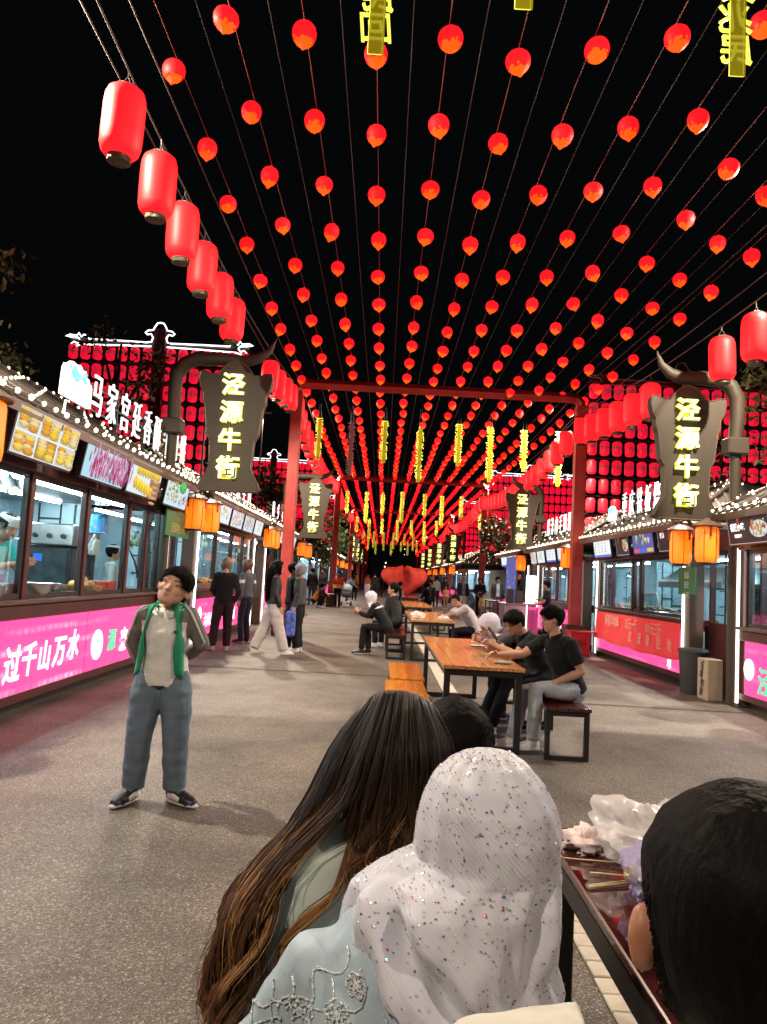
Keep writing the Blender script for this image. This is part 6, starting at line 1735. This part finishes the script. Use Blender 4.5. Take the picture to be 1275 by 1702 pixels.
tag(m.build("shopping_bag", M("blue_print_bag", (.06, .10, .42), .5, var=.9, vs=14), None), "blue and white printed bag hanging between the two women", "bag")
wg = person("older woman in grey hair net, blazer and black trousers facing the long-haired woman", (-1.54, 14.6, 0), 82, STAND, dict(wrR=(.2, .04, .84), elR=(.24, -.02, 1.08)), .965, GREYC, BLACKC, SHOEW, SKIN, ("bob", M("grey_net_scarf", (.22, .22, .24), .7, var=.4, vs=60, bump=.4, bs=80)), voxel=.011, legr=1.3, flare=.02, girth=1.08, head=(8, 2, 0))
local_piece(wg, "shirt_collar", lambda q: (q.add([(-.05, .10, 1.36), (.0, .135, 1.20), (.0, .138, 1.12), (-.075, .12, 1.24)], [(0, 1, 2, 3)]), q.add([(.05, .10, 1.36), (.0, .135, 1.20), (.0, .138, 1.12), (.075, .12, 1.24)], [(3, 2, 1, 0)])), WHITEC, smooth=False).modifiers.new("thickness", 'SOLIDIFY').thickness = .006
SQUAT = dict(pel=(0, 0, .30), wst=(0, .08, .44), chs=(0, .2, .60), nck=(0, .30, .74), hed=(0, .36, .88), shL=(-.165, .26, .70), shR=(.165, .26, .70), elL=(-.2, .42, .52), wrL=(-.1, .56, .50), elR=(.2, .42, .52), wrR=(.1, .56, .50), hpL=(-.085, .02, .30), hpR=(.085, .02, .30), knL=(-.13, .40, .46), knR=(.13, .40, .46), anL=(-.11, .22, .085), anR=(.11, .22, .085), toL=(-.12, .38, .04), toR=(.12, .38, .04))
person("person in black and orange top squatting beside the second left gate post", (-2.95, 34.0, 0), -60, SQUAT, None, 1.1, cloth((.03, .022, .02)), BLACKC, SHOEW, SKIN, ("short", HAIRB), voxel=.018, matfn=lambda c, mi, j: 8 if (mi == 1 and c.y < .12) else mi, coat=[cloth((.45, .12, .02))])
person("person in red and yellow vest standing right of the second left gate post", (-2.0, 35.2, 0), 170, STAND, None, .97, cloth((.50, .06, .03)), BLACKC, SHOEB, SKIN, ("bob", HAIRB), voxel=.018, flare=.02, matfn=lambda c, mi, j: 8 if (mi == 1 and c.z < 1.05) else mi, coat=[cloth((.65, .38, .12))])
person("man in black seen from behind at the cross stall, left of the second gate post", (-3.3, 36.5, 0), 20, STAND, None, 1.02, BLACKC, cloth((.05, .06, .09)), SHOEB, SKIN, ("short", HAIRB), voxel=.02, face=False)
person("man in dark clothes standing left of the second left gate post", (-2.85, 37.0, 0), 150, STAND, None, 1.03, cloth((.03, .025, .03)), BLACKC, SHOEB, SKIN, ("short", HAIRB), voxel=.02)
person("person in pale blue shirt bending by the stroller, far left", (-1.9, 42.5, 0), -90, STAND, dict(chs=(0, .14, 1.2), nck=(0, .25, 1.3), hed=(0, .34, 1.40), shL=(-.165, .2, 1.28), shR=(.165, .2, 1.28), elL=(-.2, .32, 1.05), wrL=(-.15, .45, .95), elR=(.2, .32, 1.05), wrR=(.15, .45, .95)), .98, cloth((.18, .35, .48)), cloth((.12, .02, .05)), SHOEW, SKIN, ("short", HAIRB), voxel=.02)
person("far person with an orange backpack walking away on the left", (-1.7, 48.0, 0), 10, STAND, None, 1.0, cloth((.05, .03, .03)), BLACKC, SHOEB, SKIN, ("short", HAIRB), voxel=.022, face=False, matfn=lambda c, mi, j: 8 if (mi == 1 and c.y < -.03) else mi, coat=[cloth((.55, .25, .03))])
person("far woman in red top and long white skirt, left of the dark pair", (-1.18, 62.0, 0), 190, STAND, None, .98, cloth((.40, .06, .05)), cloth((.6, .56, .54)), SHOEW, SKIN, ("long", HAIRB), voxel=.024, legr=1.9)
person("far man in black walking, left one of the dark pair by the heart", (-.55, 57.0, 0), 10, STAND, None, 1.04, BLACKC, BLACKC, SHOEW, SKIN, ("short", HAIRB), voxel=.024, face=False)
person("far woman in black walking, right one of the dark pair by the heart", (-.12, 58.0, 0), 5, STAND, None, .98, BLACKC, BLACKC, SHOEB, SKIN, ("long", HAIRB), voxel=.024, face=False)
# pram beside the second left post
r = empty("baby_stroller", (-1.75, 38.5, 0), 0, "dark baby stroller with a pale hood beyond the second left gate post", "stroller")
m = MB(); m.box((-1.98, 38.2, .42), (-1.5, 38.8, .70), bev=.08); m.build("seat", GREYC, r)
m = MB(); m.ball((-1.74, 38.65, .86), (.26, .26, .22), 12, 6); m.build("hood", cloth((.35, .45, .5)), r, smooth=True)
for x in (-1.97, -1.51):
    for y in (38.15, 38.85):
        m = MB(); m.tube([(x - .02, y, .11), (x + .02, y, .11)], .11, 14); m.build("wheel", BLACKMETAL, r)
    m = MB(); m.tube([(x, 38.15, .15), (x, 38.55, .55), (x, 39.05, 1.0)], .014, 6); m.build("frame_bar", STEEL, r)
m = MB(); m.tube([(-1.97, 39.05, 1.0), (-1.51, 39.05, 1.0)], .016, 6); m.build("handle", BLACKMETAL, r)

# ---------------------------------------------------------------- standing on the right
BROWNJ = cloth((.11, .085, .07))
mb_ = person("man in open brown-grey jacket over white shirt standing by the second right gate post", (4.62, 31.0, 0), 185, STAND, None, 1.03, BROWNJ, cloth((.17, .15, .14)), SHOEW, SKINT, ("short", HAIRB), voxel=.014, flare=.05, legr=1.25, head=(15, -8, 0), matfn=lambda c, mi, j: 8 if (mi == 1 and c.y > .03 and abs(c.x) < .065 and c.z > .98) else mi, coat=[cloth((.62, .58, .56))])
person("woman in black coat with red lapels standing behind the child in yellow", (4.0, 31.6, 0), 175, STAND, dict(elL=(-.22, .02, 1.12), wrL=(-.05, .14, 1.1), elR=(.22, .02, 1.12), wrR=(.1, .16, 1.0)), .99, BLACKC, BLACKC, SHOEB, SKIN, ("bob", HAIRB), voxel=.014, flare=.03, matfn=lambda c, mi, j: 8 if (mi == 1 and abs(abs(c.x) - .14) < .02 and c.z < 1.2) else mi, coat=[cloth((.12, .012, .012))])
person("small child in pale yellow jacket holding on in front of the woman in black", (3.98, 30.3, 0), 178, STAND, None, .62, cloth((.52, .48, .16)), cloth((.22, .24, .2)), SHOEW, SKIN, ("short", HAIRB), voxel=.012, girth=1.25, hh=.30)
person("older man in black coat over grey sweater with cream trousers, facing the camera", (3.35, 32.0, 0), 190, STAND, None, 1.0, cloth((.022, .022, .026)), cloth((.55, .48, .40)), SHOEB, SKINT, ("short", cloth((.12, .11, .11))), voxel=.014, flare=.05, girth=1.1, matfn=lambda c, mi, j: 8 if (mi == 1 and c.y > .03 and abs(c.x) < .07) else mi, coat=[cloth((.16, .15, .16))])
person("woman in grey top with a backpack standing among the crowd right of the heart", (3.0, 43.0, 0), -20, STAND, None, 1.0, cloth((.18, .17, .17)), BLACKC, SHOEB, SKIN, ("pony", HAIRB), voxel=.02, face=False)
person("girl in pink and orange dress among the crowd, in front of the backpacker", (3.35, 40.5, 0), 170, STAND, None, .72, cloth((.55, .20, .18)), cloth((.28, .14, .12)), SHOEW, SKIN, ("long", HAIRB), voxel=.018, flare=.05)
person("woman in black seated at the right of the third table, facing away", (2.0, 33.0, 0), 40, SIT, None, 1.05, BLACKC, BLACKC, SHOEB, SKIN, ("bob", HAIRB), voxel=.018, face=False)
person("person in dark top seated near the heart, back of the crowd", (2.35, 36.5, 0), 150, SIT, None, 1.1, cloth((.03, .03, .035)), BLACKC, SHOEB, SKIN, ("short", HAIRB), voxel=.02)
person("tall dark-haired man at the back of the crowd right of the heart", (2.85, 46.0, 0), 170, STAND, None, 1.06, cloth((.05, .045, .05)), BLACKC, SHOEB, SKIN, ("short", HAIRB), voxel=.022)
person("woman with red hair band in dark coat, farthest in the crowd at the right", (3.7, 45.5, 0), 180, STAND, None, .97, cloth((.04, .02, .025)), BLACKC, SHOEB, SKIN, ("long", HAIRB), voxel=.022)
# round printed stool-like drum behind the crowd
m = MB(); m.lathe([(.28, 0), (.36, .2), (.40, .5), (.36, .8), (.25, .98), (.1, 1.05)], (3.78, 34.5, 0), n=18)
tag(m.build("covered_bundle", M("blue_print_fabric", (.16, .17, .30), .7, var=.8, vs=9, bump=.4), None, smooth=True), "bundle wrapped in blue and white printed cloth behind the crowd", "bundle")

# ---------------------------------------------------------------- vendors
person("vendor in white cap and teal shirt leaning behind the nearest left counter", (-4.22, 8.02, .12), -100, STAND, dict(chs=(0, .12, 1.22), nck=(0, .2, 1.36), hed=(0, .28, 1.49), shL=(-.165, .16, 1.33), shR=(.165, .16, 1.33), elL=(-.2, .28, 1.10), wrL=(-.08, .48, 1.16), elR=(.2, .28, 1.10), wrR=(.08, .48, 1.16)), 1.12, cloth((.02, .42, .42)), BLACKC, SHOEB, SKINT, ("cap", cloth((.62, .60, .60))), sleeve='short', voxel=.011, head=(-6, -22, 0))
person("vendor in black cap and shirt beside the pink cloth, right of the gate post", (4.4, 20.6, 0), 70, STAND, dict(elL=(-.22, .06, 1.12), wrL=(-.14, .25, 1.05), elR=(.22, .06, 1.12), wrR=(.14, .25, 1.05)), .96, BLACKC, BLACKC, SHOEB, SKIN, ("cap", BLACKC), sleeve='short', voxel=.014)
person("vendor in white coat behind the glass of the nearest left stall", (-4.0, 11.35, .12), -60, STAND, None, .95, WHITEC, BLACKC, SHOEB, SKIN, ("cap", WHITEC), voxel=.016)  # added figure, stands for a reflection in the window glass
# pink cloth stall front by the right vendor
m = MB()
vs = [(3.95 + .04 * math.sin(i * 1.3), 19.6 + .02 * math.cos(i * 1.9) + 1.0 * i / 24, .12 + .80 * j / 6) for i in range(25) for j in range(7)]
m.add(vs, [(i*7+j, (i+1)*7+j, (i+1)*7+j+1, i*7+j+1) for i in range(24) for j in range(6)])
m.add([(3.95, 19.6, .925), (4.6, 19.6, .925), (4.6, 20.6, .925), (3.95, 20.6, .925)], [(0, 1, 2, 3)])
o = m.build("pink_tablecloth", cloth((.75, .08, .36), .6, .1), None, smooth=True); o.modifiers.new("thickness", 'SOLIDIFY').thickness = .006
tag(o, "bright pink tablecloth hanging beside the right red gate post", "tablecloth")
# ================================================================ the group in the in the foreground
bench(-.10, .36, .45, 2.35, DARKWOOD, "dark bench in the foreground under the women and the man seen from behind")
GUIDES = [
    [(-0.016, 1.640, 1.225), (-0.075, 1.608, 1.142), (-0.113, 1.600, 1.048), (-0.164, 1.600, 0.972), (-0.214, 1.580, 0.897), (-0.248, 1.560, 0.823), (-0.264, 1.540, 0.742), (-0.258, 1.520, 0.686), (-0.236, 1.500, 0.632)],
    [(-0.000, 1.630, 1.237), (-0.047, 1.568, 1.148), (-0.083, 1.550, 1.058), (-0.137, 1.550, 0.980), (-0.190, 1.530, 0.905), (-0.227, 1.510, 0.828), (-0.243, 1.500, 0.751), (-0.247, 1.490, 0.692), (-0.224, 1.480, 0.637)],
    [(0.018, 1.620, 1.246), (-0.012, 1.528, 1.153), (-0.046, 1.510, 1.062), (-0.101, 1.510, 0.989), (-0.156, 1.490, 0.916), (-0.190, 1.470, 0.837), (-0.203, 1.460, 0.767), (-0.212, 1.460, 0.704), (-0.196, 1.450, 0.659)],
    [(0.033, 1.620, 1.248), (0.009, 1.518, 1.150), (-0.011, 1.500, 1.053), (-0.031, 1.500, 0.980), (-0.063, 1.480, 0.914), (-0.099, 1.470, 0.852), (-0.135, 1.460, 0.797), (-0.150, 1.460, 0.754), (-0.157, 1.450, 0.717)],
    [(0.043, 1.620, 1.248), (0.027, 1.508, 1.154), (0.016, 1.500, 1.071), (0.001, 1.500, 1.015), (-0.009, 1.490, 0.986), (-0.014, 1.480, 0.968), (-0.017, 1.480, 0.952), (-0.019, 1.480, 0.939), (-0.021, 1.480, 0.926)],
    [(0.058, 1.620, 1.248), (0.050, 1.508, 1.155), (0.050, 1.500, 1.073), (0.046, 1.510, 1.020), (0.041, 1.500, 0.984), (0.039, 1.500, 0.956), (0.038, 1.500, 0.940), (0.036, 1.500, 0.923), (0.036, 1.500, 0.907)],
    [(0.078, 1.620, 1.244), (0.090, 1.518, 1.161), (0.093, 1.520, 1.092), (0.087, 1.530, 1.038), (0.078, 1.520, 0.996), (0.070, 1.520, 0.962), (0.067, 1.520, 0.934), (0.065, 1.520, 0.912), (0.062, 1.520, 0.889)],
    [(0.101, 1.630, 1.235), (0.130, 1.568, 1.164), (0.138, 1.560, 1.102), (0.129, 1.570, 1.046), (0.112, 1.560, 0.996), (0.099, 1.560, 0.955), (0.092, 1.560, 0.921), (0.086, 1.560, 0.898), (0.085, 1.560, 0.875)],
    [(0.118, 1.640, 1.222), (0.152, 1.618, 1.161), (0.159, 1.620, 1.106), (0.151, 1.630, 1.049), (0.132, 1.620, 1.002), (0.118, 1.620, 0.954), (0.110, 1.620, 0.912), (0.105, 1.620, 0.888), (0.100, 1.620, 0.864)],
]
MINT = cloth((.47, .53, .48), .75, .14, 30); ICEBLUE = cloth((.40, .51, .60), .6, .12, 40, .3); CREAM = cloth((.56, .54, .48), .8, .15, 30)
HAIRSTRAND = M("long_hair_strand", (.02, .01, .006), .48, colattr=True, spec=.22)
wlJ = dict(SIT); wlJ.update(pel=(-.14, 0, .52), wst=(-.125, .01, .68), chs=(-.055, .02, .85), nck=(.005, .05, .985), hed=(.045, .085, 1.105), shL=(-.145, .02, .89), shR=(.09, .03, .905), elL=(-.215, .05, .66), wrL=(-.13, .34, .62), elR=(.12, .22, .66), wrR=(.03, .42, .64), hpL=(-.225, .02, .52), hpR=(-.055, .02, .52), knL=(-.24, .43, .51), anL=(-.24, .40, .09), toL=(-.24, .57, .04), knR=(-.02, .43, .51), anR=(-.02, .40, .09), toR=(-.02, .57, .04))
lw = person("woman with very long wavy dark hair with golden streaks and mint jacket, in the foreground", (0, 1.56, 0), 0, SIT, wlJ, 1.0, MINT, BLACKC, SHOEW, SKIN, ("none", None), voxel=.009, head=(-18, -6, 8), face=True, fold=.008, girth=.95)
def strand_cloud(q, guides, n, seed, w0=.0013, skip=()):
    """strands gathered in wavy locks between the guide curves"""
    rg = random.Random(seed)
    ng, npt = len(guides), len(guides[0])
    G = [[Vector(p) for p in g_] for g_ in guides]
    locks = []
    for k in range(126):
        w_ = rg.random()
        t = rg.uniform(0, 2.0) if w_ < .48 else rg.gauss(3, .08) if w_ < .505 else rg.uniform(4.0, ng - 1.001)
        i = min(int(t), ng - 2); f = t - i
        if k > 108: i, f = rg.choice((2, 3)), rg.uniform(0, 1)
        locks.append(dict(i=i, f=f, off=Vector((rg.gauss(0, .007), rg.gauss(-.006, .016), 0)), ph=t * 1.9 + rg.gauss(0, .8), fr=rg.gauss(2.2, .3), amp=rg.uniform(.020, .042), end=rg.uniform(.22, .36) if k > 108 else rg.uniform(.86, 1.0) if rg.random() < .75 else rg.uniform(.62, .85),
                          gold=rg.random() < (.50 if t < 4.8 or t > 7.0 else .2), gs=rg.uniform(.12, .35), bright=rg.uniform(.6, 1.5)))
    for k in range(n):
        l = rg.choice(locks); i, f = l['i'], l['f'] + rg.gauss(0, .08)
        off = l['off'] + Vector((rg.gauss(0, .003), rg.gauss(0, .006), rg.gauss(0, .003)))
        fly = rg.random() < .05
        end = l['end'] * rg.uniform(.93, 1.03)
        m_ = 19
        pts, cols = [], []
        base = Vector((.011, .0065, .004)) * rg.uniform(.6, 1.5); tip = Vector((.17, .075, .032)) * l['bright'] * rg.uniform(.7, 1.3)
        gd = Vector((.42, .21, .08)) * rg.uniform(.5, 1.2); isg = l['gold'] and rg.random() < .75
        for s_ in range(m_):
            u = min(1.0, s_ / (m_ - 1) * end); x = u * (npt - 1); a = min(int(x), npt - 2); fx = x - a
            def at(gg):
                p0, p1, p2, p3 = gg[max(a-1, 0)], gg[a], gg[a+1], gg[min(a+2, npt-1)]
                return .5 * ((2*p1) + (p2-p0)*fx + (2*p0-5*p1+4*p2-p3)*fx*fx + (3*p1-p0-3*p2+p3)*fx**3)
            p = at(G[i]).lerp(at(G[i + 1]), f)
            g2 = max(0, u - .15) * 1.3
            p = p + off * (.12 + 1.2 * u) * (2.2 if fly else 1) + Vector((math.cos(l['ph'] + l['fr'] * 6.28 * u), .6 * math.sin(l['ph'] * 2 + l['fr'] * 6 * u), .3 * math.sin(l['ph'] + l['fr'] * 6 * u))) * l['amp'] * g2
            pts.append(p)
            c = base.lerp(tip, u ** 1.9)
            if isg: c = c.lerp(gd, max(0, min(1, (u - l['gs']) * 3.2)))
            cols.append(tuple(c))
        b0 = len(q.v)
        w = w0 * rg.uniform(.7, 1.3) * (.5 if fly else 1)
        q.tube(pts, [w * (1 if s_ < m_ - 5 else (m_ - s_) / 6 + .05) for s_ in range(m_)], 4, flat=.6)
        for s_ in range(m_):
            for e in range(4): q.c[b0 + s_ * 4 + e] = cols[s_]
lwl = Vector((0, 1.56, 0))
q = MB(); strand_cloud(q, GUIDES, 9500, 11, skip=(4,))
q.v = [(x, y - 1.56, z) for x, y, z in q.v]; lw.location = (0, 0, 0)
hs = q.build("long_hair", HAIRSTRAND, lw, smooth=True, colattr=True); lw.location = lwl
lw.location = (0, 0, 0); scalp("scalp_hair", head_frame((.045, .085, 1.105), -18, -6, 8), .225, 'long', HAIRB, lw, off=.02, amp=.0); lw.location = lwl
local_piece(lw, "earring", lambda q: q.ball((.138, .10, 1.06), .006, 8, 6), M("gold_metal", (.75, .5, .15), .25, 1.0))

# the woman in the sequined veil
hwJ = dict(SIT); hwJ.update(pel=(.0, .0, .52), wst=(.03, .05, .66), chs=(.07, .08, .80), nck=(.155, .10, .97), hed=(.19, .13, 1.085), shL=(-.06, .09, .872), shR=(.235, .11, .855), elL=(-.20, .14, .64), wrL=(-.06, .36, .62), elR=(.27, .24, .64), wrR=(.16, .42, .66))
hw = person("woman in white sequined veil and pale blue embroidered dress, in the foreground", (0, 1.15, 0), 0, SIT, hwJ, 1.0, ICEBLUE, ICEBLUE, SHOEW, SKIN, ("none", None), voxel=.009, head=(0, -4, 6), hh=.21, fold=.005, girth=1.02)
def veil_mat():
    m = bpy.data.materials.new("crinkled_white_veil"); m.use_nodes = True
    N, L = nodes(m); b = N["Principled BSDF"]
    b.inputs["Base Color"].default_value = (.60, .61, .70, 1); b.inputs["Roughness"].default_value = .55; b.inputs["Sheen Weight"].default_value = .35; b.inputs["Alpha"].default_value = .93
    tc = N.new("ShaderNodeTexCoord"); mp = N.new("ShaderNodeMapping"); mp.inputs["Rotation"].default_value = (0, -.8, .5); L.new(tc.outputs["Object"], mp.inputs[0])
    mp2 = N.new("ShaderNodeMapping"); mp2.inputs["Scale"].default_value = (9, 9, 190); L.new(mp.outputs[0], mp2.inputs[0])
    w = N.new("ShaderNodeTexNoise"); w.inputs["Scale"].default_value = 1.6; w.inputs["Detail"].default_value = 5; L.new(mp2.outputs[0], w.inputs["Vector"])
    bp = N.new("ShaderNodeBump"); bp.inputs["Strength"].default_value = .38; bp.inputs["Distance"].default_value = .003; L.new(w.outputs["Fac"], bp.inputs["Height"]); L.new(bp.outputs[0], b.inputs["Normal"])
    return m
VEIL = veil_mat()
RINGS = [(1.213, .190, 1.285, .0008, .0008), (1.205, .190, 1.285, .038, .04), (1.190, .189, 1.285, .064, .07), (1.165, .188, 1.283, .089, .098), (1.13, .190, 1.282, .107, .118), (1.09, .192, 1.280, .117, .127), (1.05, .190, 1.275, .116, .124),
         (1.036, .180, 1.270, .126, .122), (1.022, .158, 1.262, .144, .126), (1.0, .142, 1.252, .158, .132), (.97, .137, 1.248, .161, .136), (.94, .133, 1.243, .158, .140), (.90, .130, 1.240, .154, .142), (.86, .142, 1.238, .155, .142), (.82, .150, 1.236, .145, .142), (.77, .158, 1.235, .137, .142), (.70, .165, 1.235, .130, .142), (.60, .17, 1.235, .125, .14)]
def veil_pt(th, t):
    x = t * (len(RINGS) - 1); a = min(int(x), len(RINGS) - 2); f = x - a; f2 = f
    z, xc_, yc_, rx, ry = (RINGS[a][k] + (RINGS[a + 1][k] - RINGS[a][k]) * f2 for k in range(5))
    low = max(0, min(1, (1.06 - z) / .10))
    back = max(0, -math.sin(th))
    fo = .010 * math.sin(4 * th + 9 * z) + .006 * math.sin(9 * th - 14 * z + 1) + .004 * math.sin(17 * th + 30 * z)
    fo = fo * low + .0022 * math.sin(11 * th + 25 * z) * (1 - low)
    # the twist of cloth at the nape: a deep fold running down to the right from the left of the neck
    ang = (th % 6.2832)
    d = (ang - (3.75 + (1.02 - z) * 7.5)); fo -= .030 * low * math.exp(-(d / .17) ** 2) * (1 if z > .88 else math.exp(-((.88 - z) / .04) ** 2))
    d2 = (ang - (3.45 + (1.02 - z) * 5.5)); fo += .016 * low * math.exp(-(d2 / .2) ** 2)
    d3 = (ang - 5.55); fo -= .014 * max(0, min(1, (1.14 - z) / .12)) * math.exp(-(d3 / .10) ** 2)
    d4 = (ang - 5.05); fo -= .010 * low * math.exp(-(d4 / .12) ** 2)
    return Vector((xc_ + (rx + fo) * math.cos(th), yc_ + (ry + fo) * math.sin(th), z - .012 * low * math.cos(th) * 0)), z
def hem(x): return .915 - (x + .02) * .48 if x < .22 else .2
q = MB(); NT, NZ = 150, 110
keep = {}
for i in range(NT):
    for j in range(NZ + 1):
        p, z = veil_pt(6.2832 * i / NT, j / NZ)
        h_ = hem(p.x) + .004 * math.sin(p.x * 160)
        if p.z < h_:
            p = Vector((p.x, p.y, h_ - .0002 * j)) if p.z < h_ - .03 else Vector((p.x, p.y, max(p.z, h_)))
            keep[i, j] = False
        else: keep[i, j] = True
        q.v.append((p.x, p.y - 1.15, p.z)); q.c.append(None)
for i in range(NT):
    for j in range(NZ):
        a, b, c, d = (i, j), ((i+1) % NT, j), ((i+1) % NT, j+1), (i, j+1)
        if sum(keep[k_] for k_ in (a, b, c, d)) >= 2:
            q.f.append((a[0]*(NZ+1)+a[1], d[0]*(NZ+1)+d[1], c[0]*(NZ+1)+c[1], b[0]*(NZ+1)+b[1])); q.m.append(0)
hw.location = (0, 0, 0)
veil = q.build("sequined_veil", VEIL, hw, smooth=True)
# sequins sewn on the veil
SEQ = M("sequin", (.5, .5, .5), .22, .55, colattr=True)
q = MB(); rg = random.Random(2)
for k in range(2300):
    th = rg.uniform(0, 6.2832); t = rg.uniform(.03, .93)
    if math.sin(th) > .5: continue
    p, z = veil_pt(th, t)
    if p.z < hem(p.x) + .008: continue
    p1, _ = veil_pt(th + .01, t); p2, _ = veil_pt(th, t + .004)
    nr = (p1 - p).cross(p2 - p).normalized()
    if nr.dot(Vector((p.x - .17, p.y - 1.27, 0))) < 0: nr = -nr
    c = rg.choices([(.26, .26, .31), (.85, .85, .9), (.5, .5, .6), (.9, .05, .06), (.05, .75, .25), (.10, .12, .9), (.95, .75, .05), (.75, .10, .65), (.1, .7, .75)], [26, 30, 26, 5, 4, 4, 4, 2, 3])[0]
    r_ = .0014 * rg.uniform(.8, 1.35)
    nj = (nr + Vector((rg.gauss(0, .18), rg.gauss(0, .18), rg.gauss(0, .18)))).normalized(); t1 = nj.orthogonal().normalized(); t2 = nj.cross(t1)
    c0 = p + nr * .0016 - Vector((0, 1.15, 0))
    b0 = len(q.v)
    q.add([c0 + (t1 * math.cos(1.0472 * e) + t2 * math.sin(1.0472 * e)) * r_ for e in range(6)], [(0, 1, 2, 3, 4, 5)], 0, c)
tag(q.build("sequin", SEQ, veil, colattr=True), kind="stuff")
# scalloped hem cord
q = MB()
pts = []
for k in range(60):
    x = -.018 + .24 * k / 59
    best = None
    for e in range(90):
        th = math.pi + math.pi * e / 90
        for t in (.55, .6, .65, .7, .75, .8, .85):
            p, z = veil_pt(th, t)
            if p.y < 1.25 and abs(p.x - x) < .006 and (best is None or abs(p.z - hem(x)) < abs(best.z - hem(x))): best = p
    if best is not None: pts.append((x, best.y - 1.152, hem(x) + .003 * math.sin(x * 160)))
if len(pts) > 4: q.tube(pts, .0022, 5); q.build("hem_cord", cloth((.62, .64, .70), .6, .1), veil, smooth=True)
# silver embroidery on the back of the dress
SILVER = M("silver_sequin_embroidery", (.75, .80, .84), .3, .2, bump=.6, bs=220)
bvd = BVHTree.FromPolygons([v.co for v in hw.data.vertices], [tuple(p.vertices) for p in hw.data.polygons])
q = MB(); rg = random.Random(9)
def onback(x, z):
    hit = bvd.ray_cast(Vector((x, -1.0, z)), Vector((0, 1, 0)))
    return hit[0] + hit[1] * .002 if hit[0] is not None else None
def vine(pts, r_=.0026):
    pts = [onback(*p) for p in pts]; run = []
    for p in pts:
        if p is None or (run and (p - run[-1]).length > .05):
            if len(run) > 2: q.tube(run, r_ * .55, 5)
            run = []
        if p is not None: run.append(p)
    if len(run) > 2: q.tube(run, r_ * .55, 5)
    for p in pts:
        if p is not None and rg.random() < .8: q.ball(p, rg.uniform(.0014, .0030), 6, 4)
for (cx, cz, s_) in ((-.085, .845, 1), (-.005, .90, .7), (-.06, .79, .8), (.06, .77, .9), (-.03, .86, .9), (.035, .80, 1.1), (-.12, .77, 1), (-.03, .76, 1.0), (.09, .745, 1), (-.16, .70, 1), (.02, .69, 1.1)):
    for pt in range(6):
        a = 6.2832 * pt / 6 + cx * 9
        vine([(cx + s_ * .021 * math.cos(a) * (1 - math.cos(u)) / 2 + s_ * .008 * math.sin(u) * -math.sin(a), cz + s_ * .021 * math.sin(a) * (1 - math.cos(u)) / 2 + s_ * .008 * math.sin(u) * math.cos(a)) for u in [6.2832 * e / 12 for e in range(13)]], .0015)
    vine([(cx + .004 * math.cos(e), cz + .004 * math.sin(e)) for e in range(7)], .003)
for (x0, z0, x1, z1, w_) in ((-.02, .93, -.15, .80, .012), (.0, .91, -.06, .72, .014), (.03, .87, .06, .70, .012), (-.10, .88, -.17, .72, .01), (.07, .83, .13, .70, .012), (-.13, .86, -.21, .70, .008), (-.04, .89, -.11, .74, .010), (.04, .83, .03, .69, .010), (-.08, .80, -.02, .66, .010), (-.05, .82, .01, .72, .012), (.0, .84, .10, .78, .01)):
    vine([(x0 + (x1 - x0) * e / 24 + w_ * math.sin(e * .7), z0 + (z1 - z0) * e / 24 + w_ * .6 * math.cos(e * .9)) for e in range(25)])
q.v = [tuple(p) for p in q.v]
q.build("silver_embroidery", SILVER, hw, smooth=True)
hw.location = (0, 1.15, 0)

# head half hidden between them
person("dark-haired child with the head bent close between the two foreground women", (.235, 2.02, 0), 150, SIT, dict(pel=(0, 0, .5), wst=(0, .02, .63), chs=(0, .05, .79), nck=(0, .06, .95), hed=(0, .06, 1.065), shL=(-.15, .04, .90), shR=(.15, .04, .90), elL=(-.2, .1, .68), elR=(.2, .1, .68)), 1.0, BLACKC, BLACKC, SHOEB, SKIN, ("fringe", HAIRB), voxel=.012, head=(20, -25, 0), hh=.205, ftuft=1800)

# man at the right edge, seen from behind
mr = person("man with short black hair and cream shirt, nearest at the lower right", (.375, .665, -.02), -4, SIT, dict(shL=(-.235, .07, 1.05), shR=(.20, .07, 1.04), nck=(-.005, .08, 1.085), hed=(0, .13, 1.17)), 1.0, CREAM, BLACKC, SHOEB, M("lit_ear_skin", (.36, .15, .08), .5, var=.1, vs=30), ("buzz", HAIRB), voxel=.008, head=(-6, -4, 0), hh=.245, fold=.006, ftuft=9000, earout=1.4)
crumple("napkin", (.62, 9.45, .012), (.06, .07, .06), M("white_paper", (.72, .70, .68), .7), "white crumpled paper on the ground under the orange table", "napkin", 41, .4)
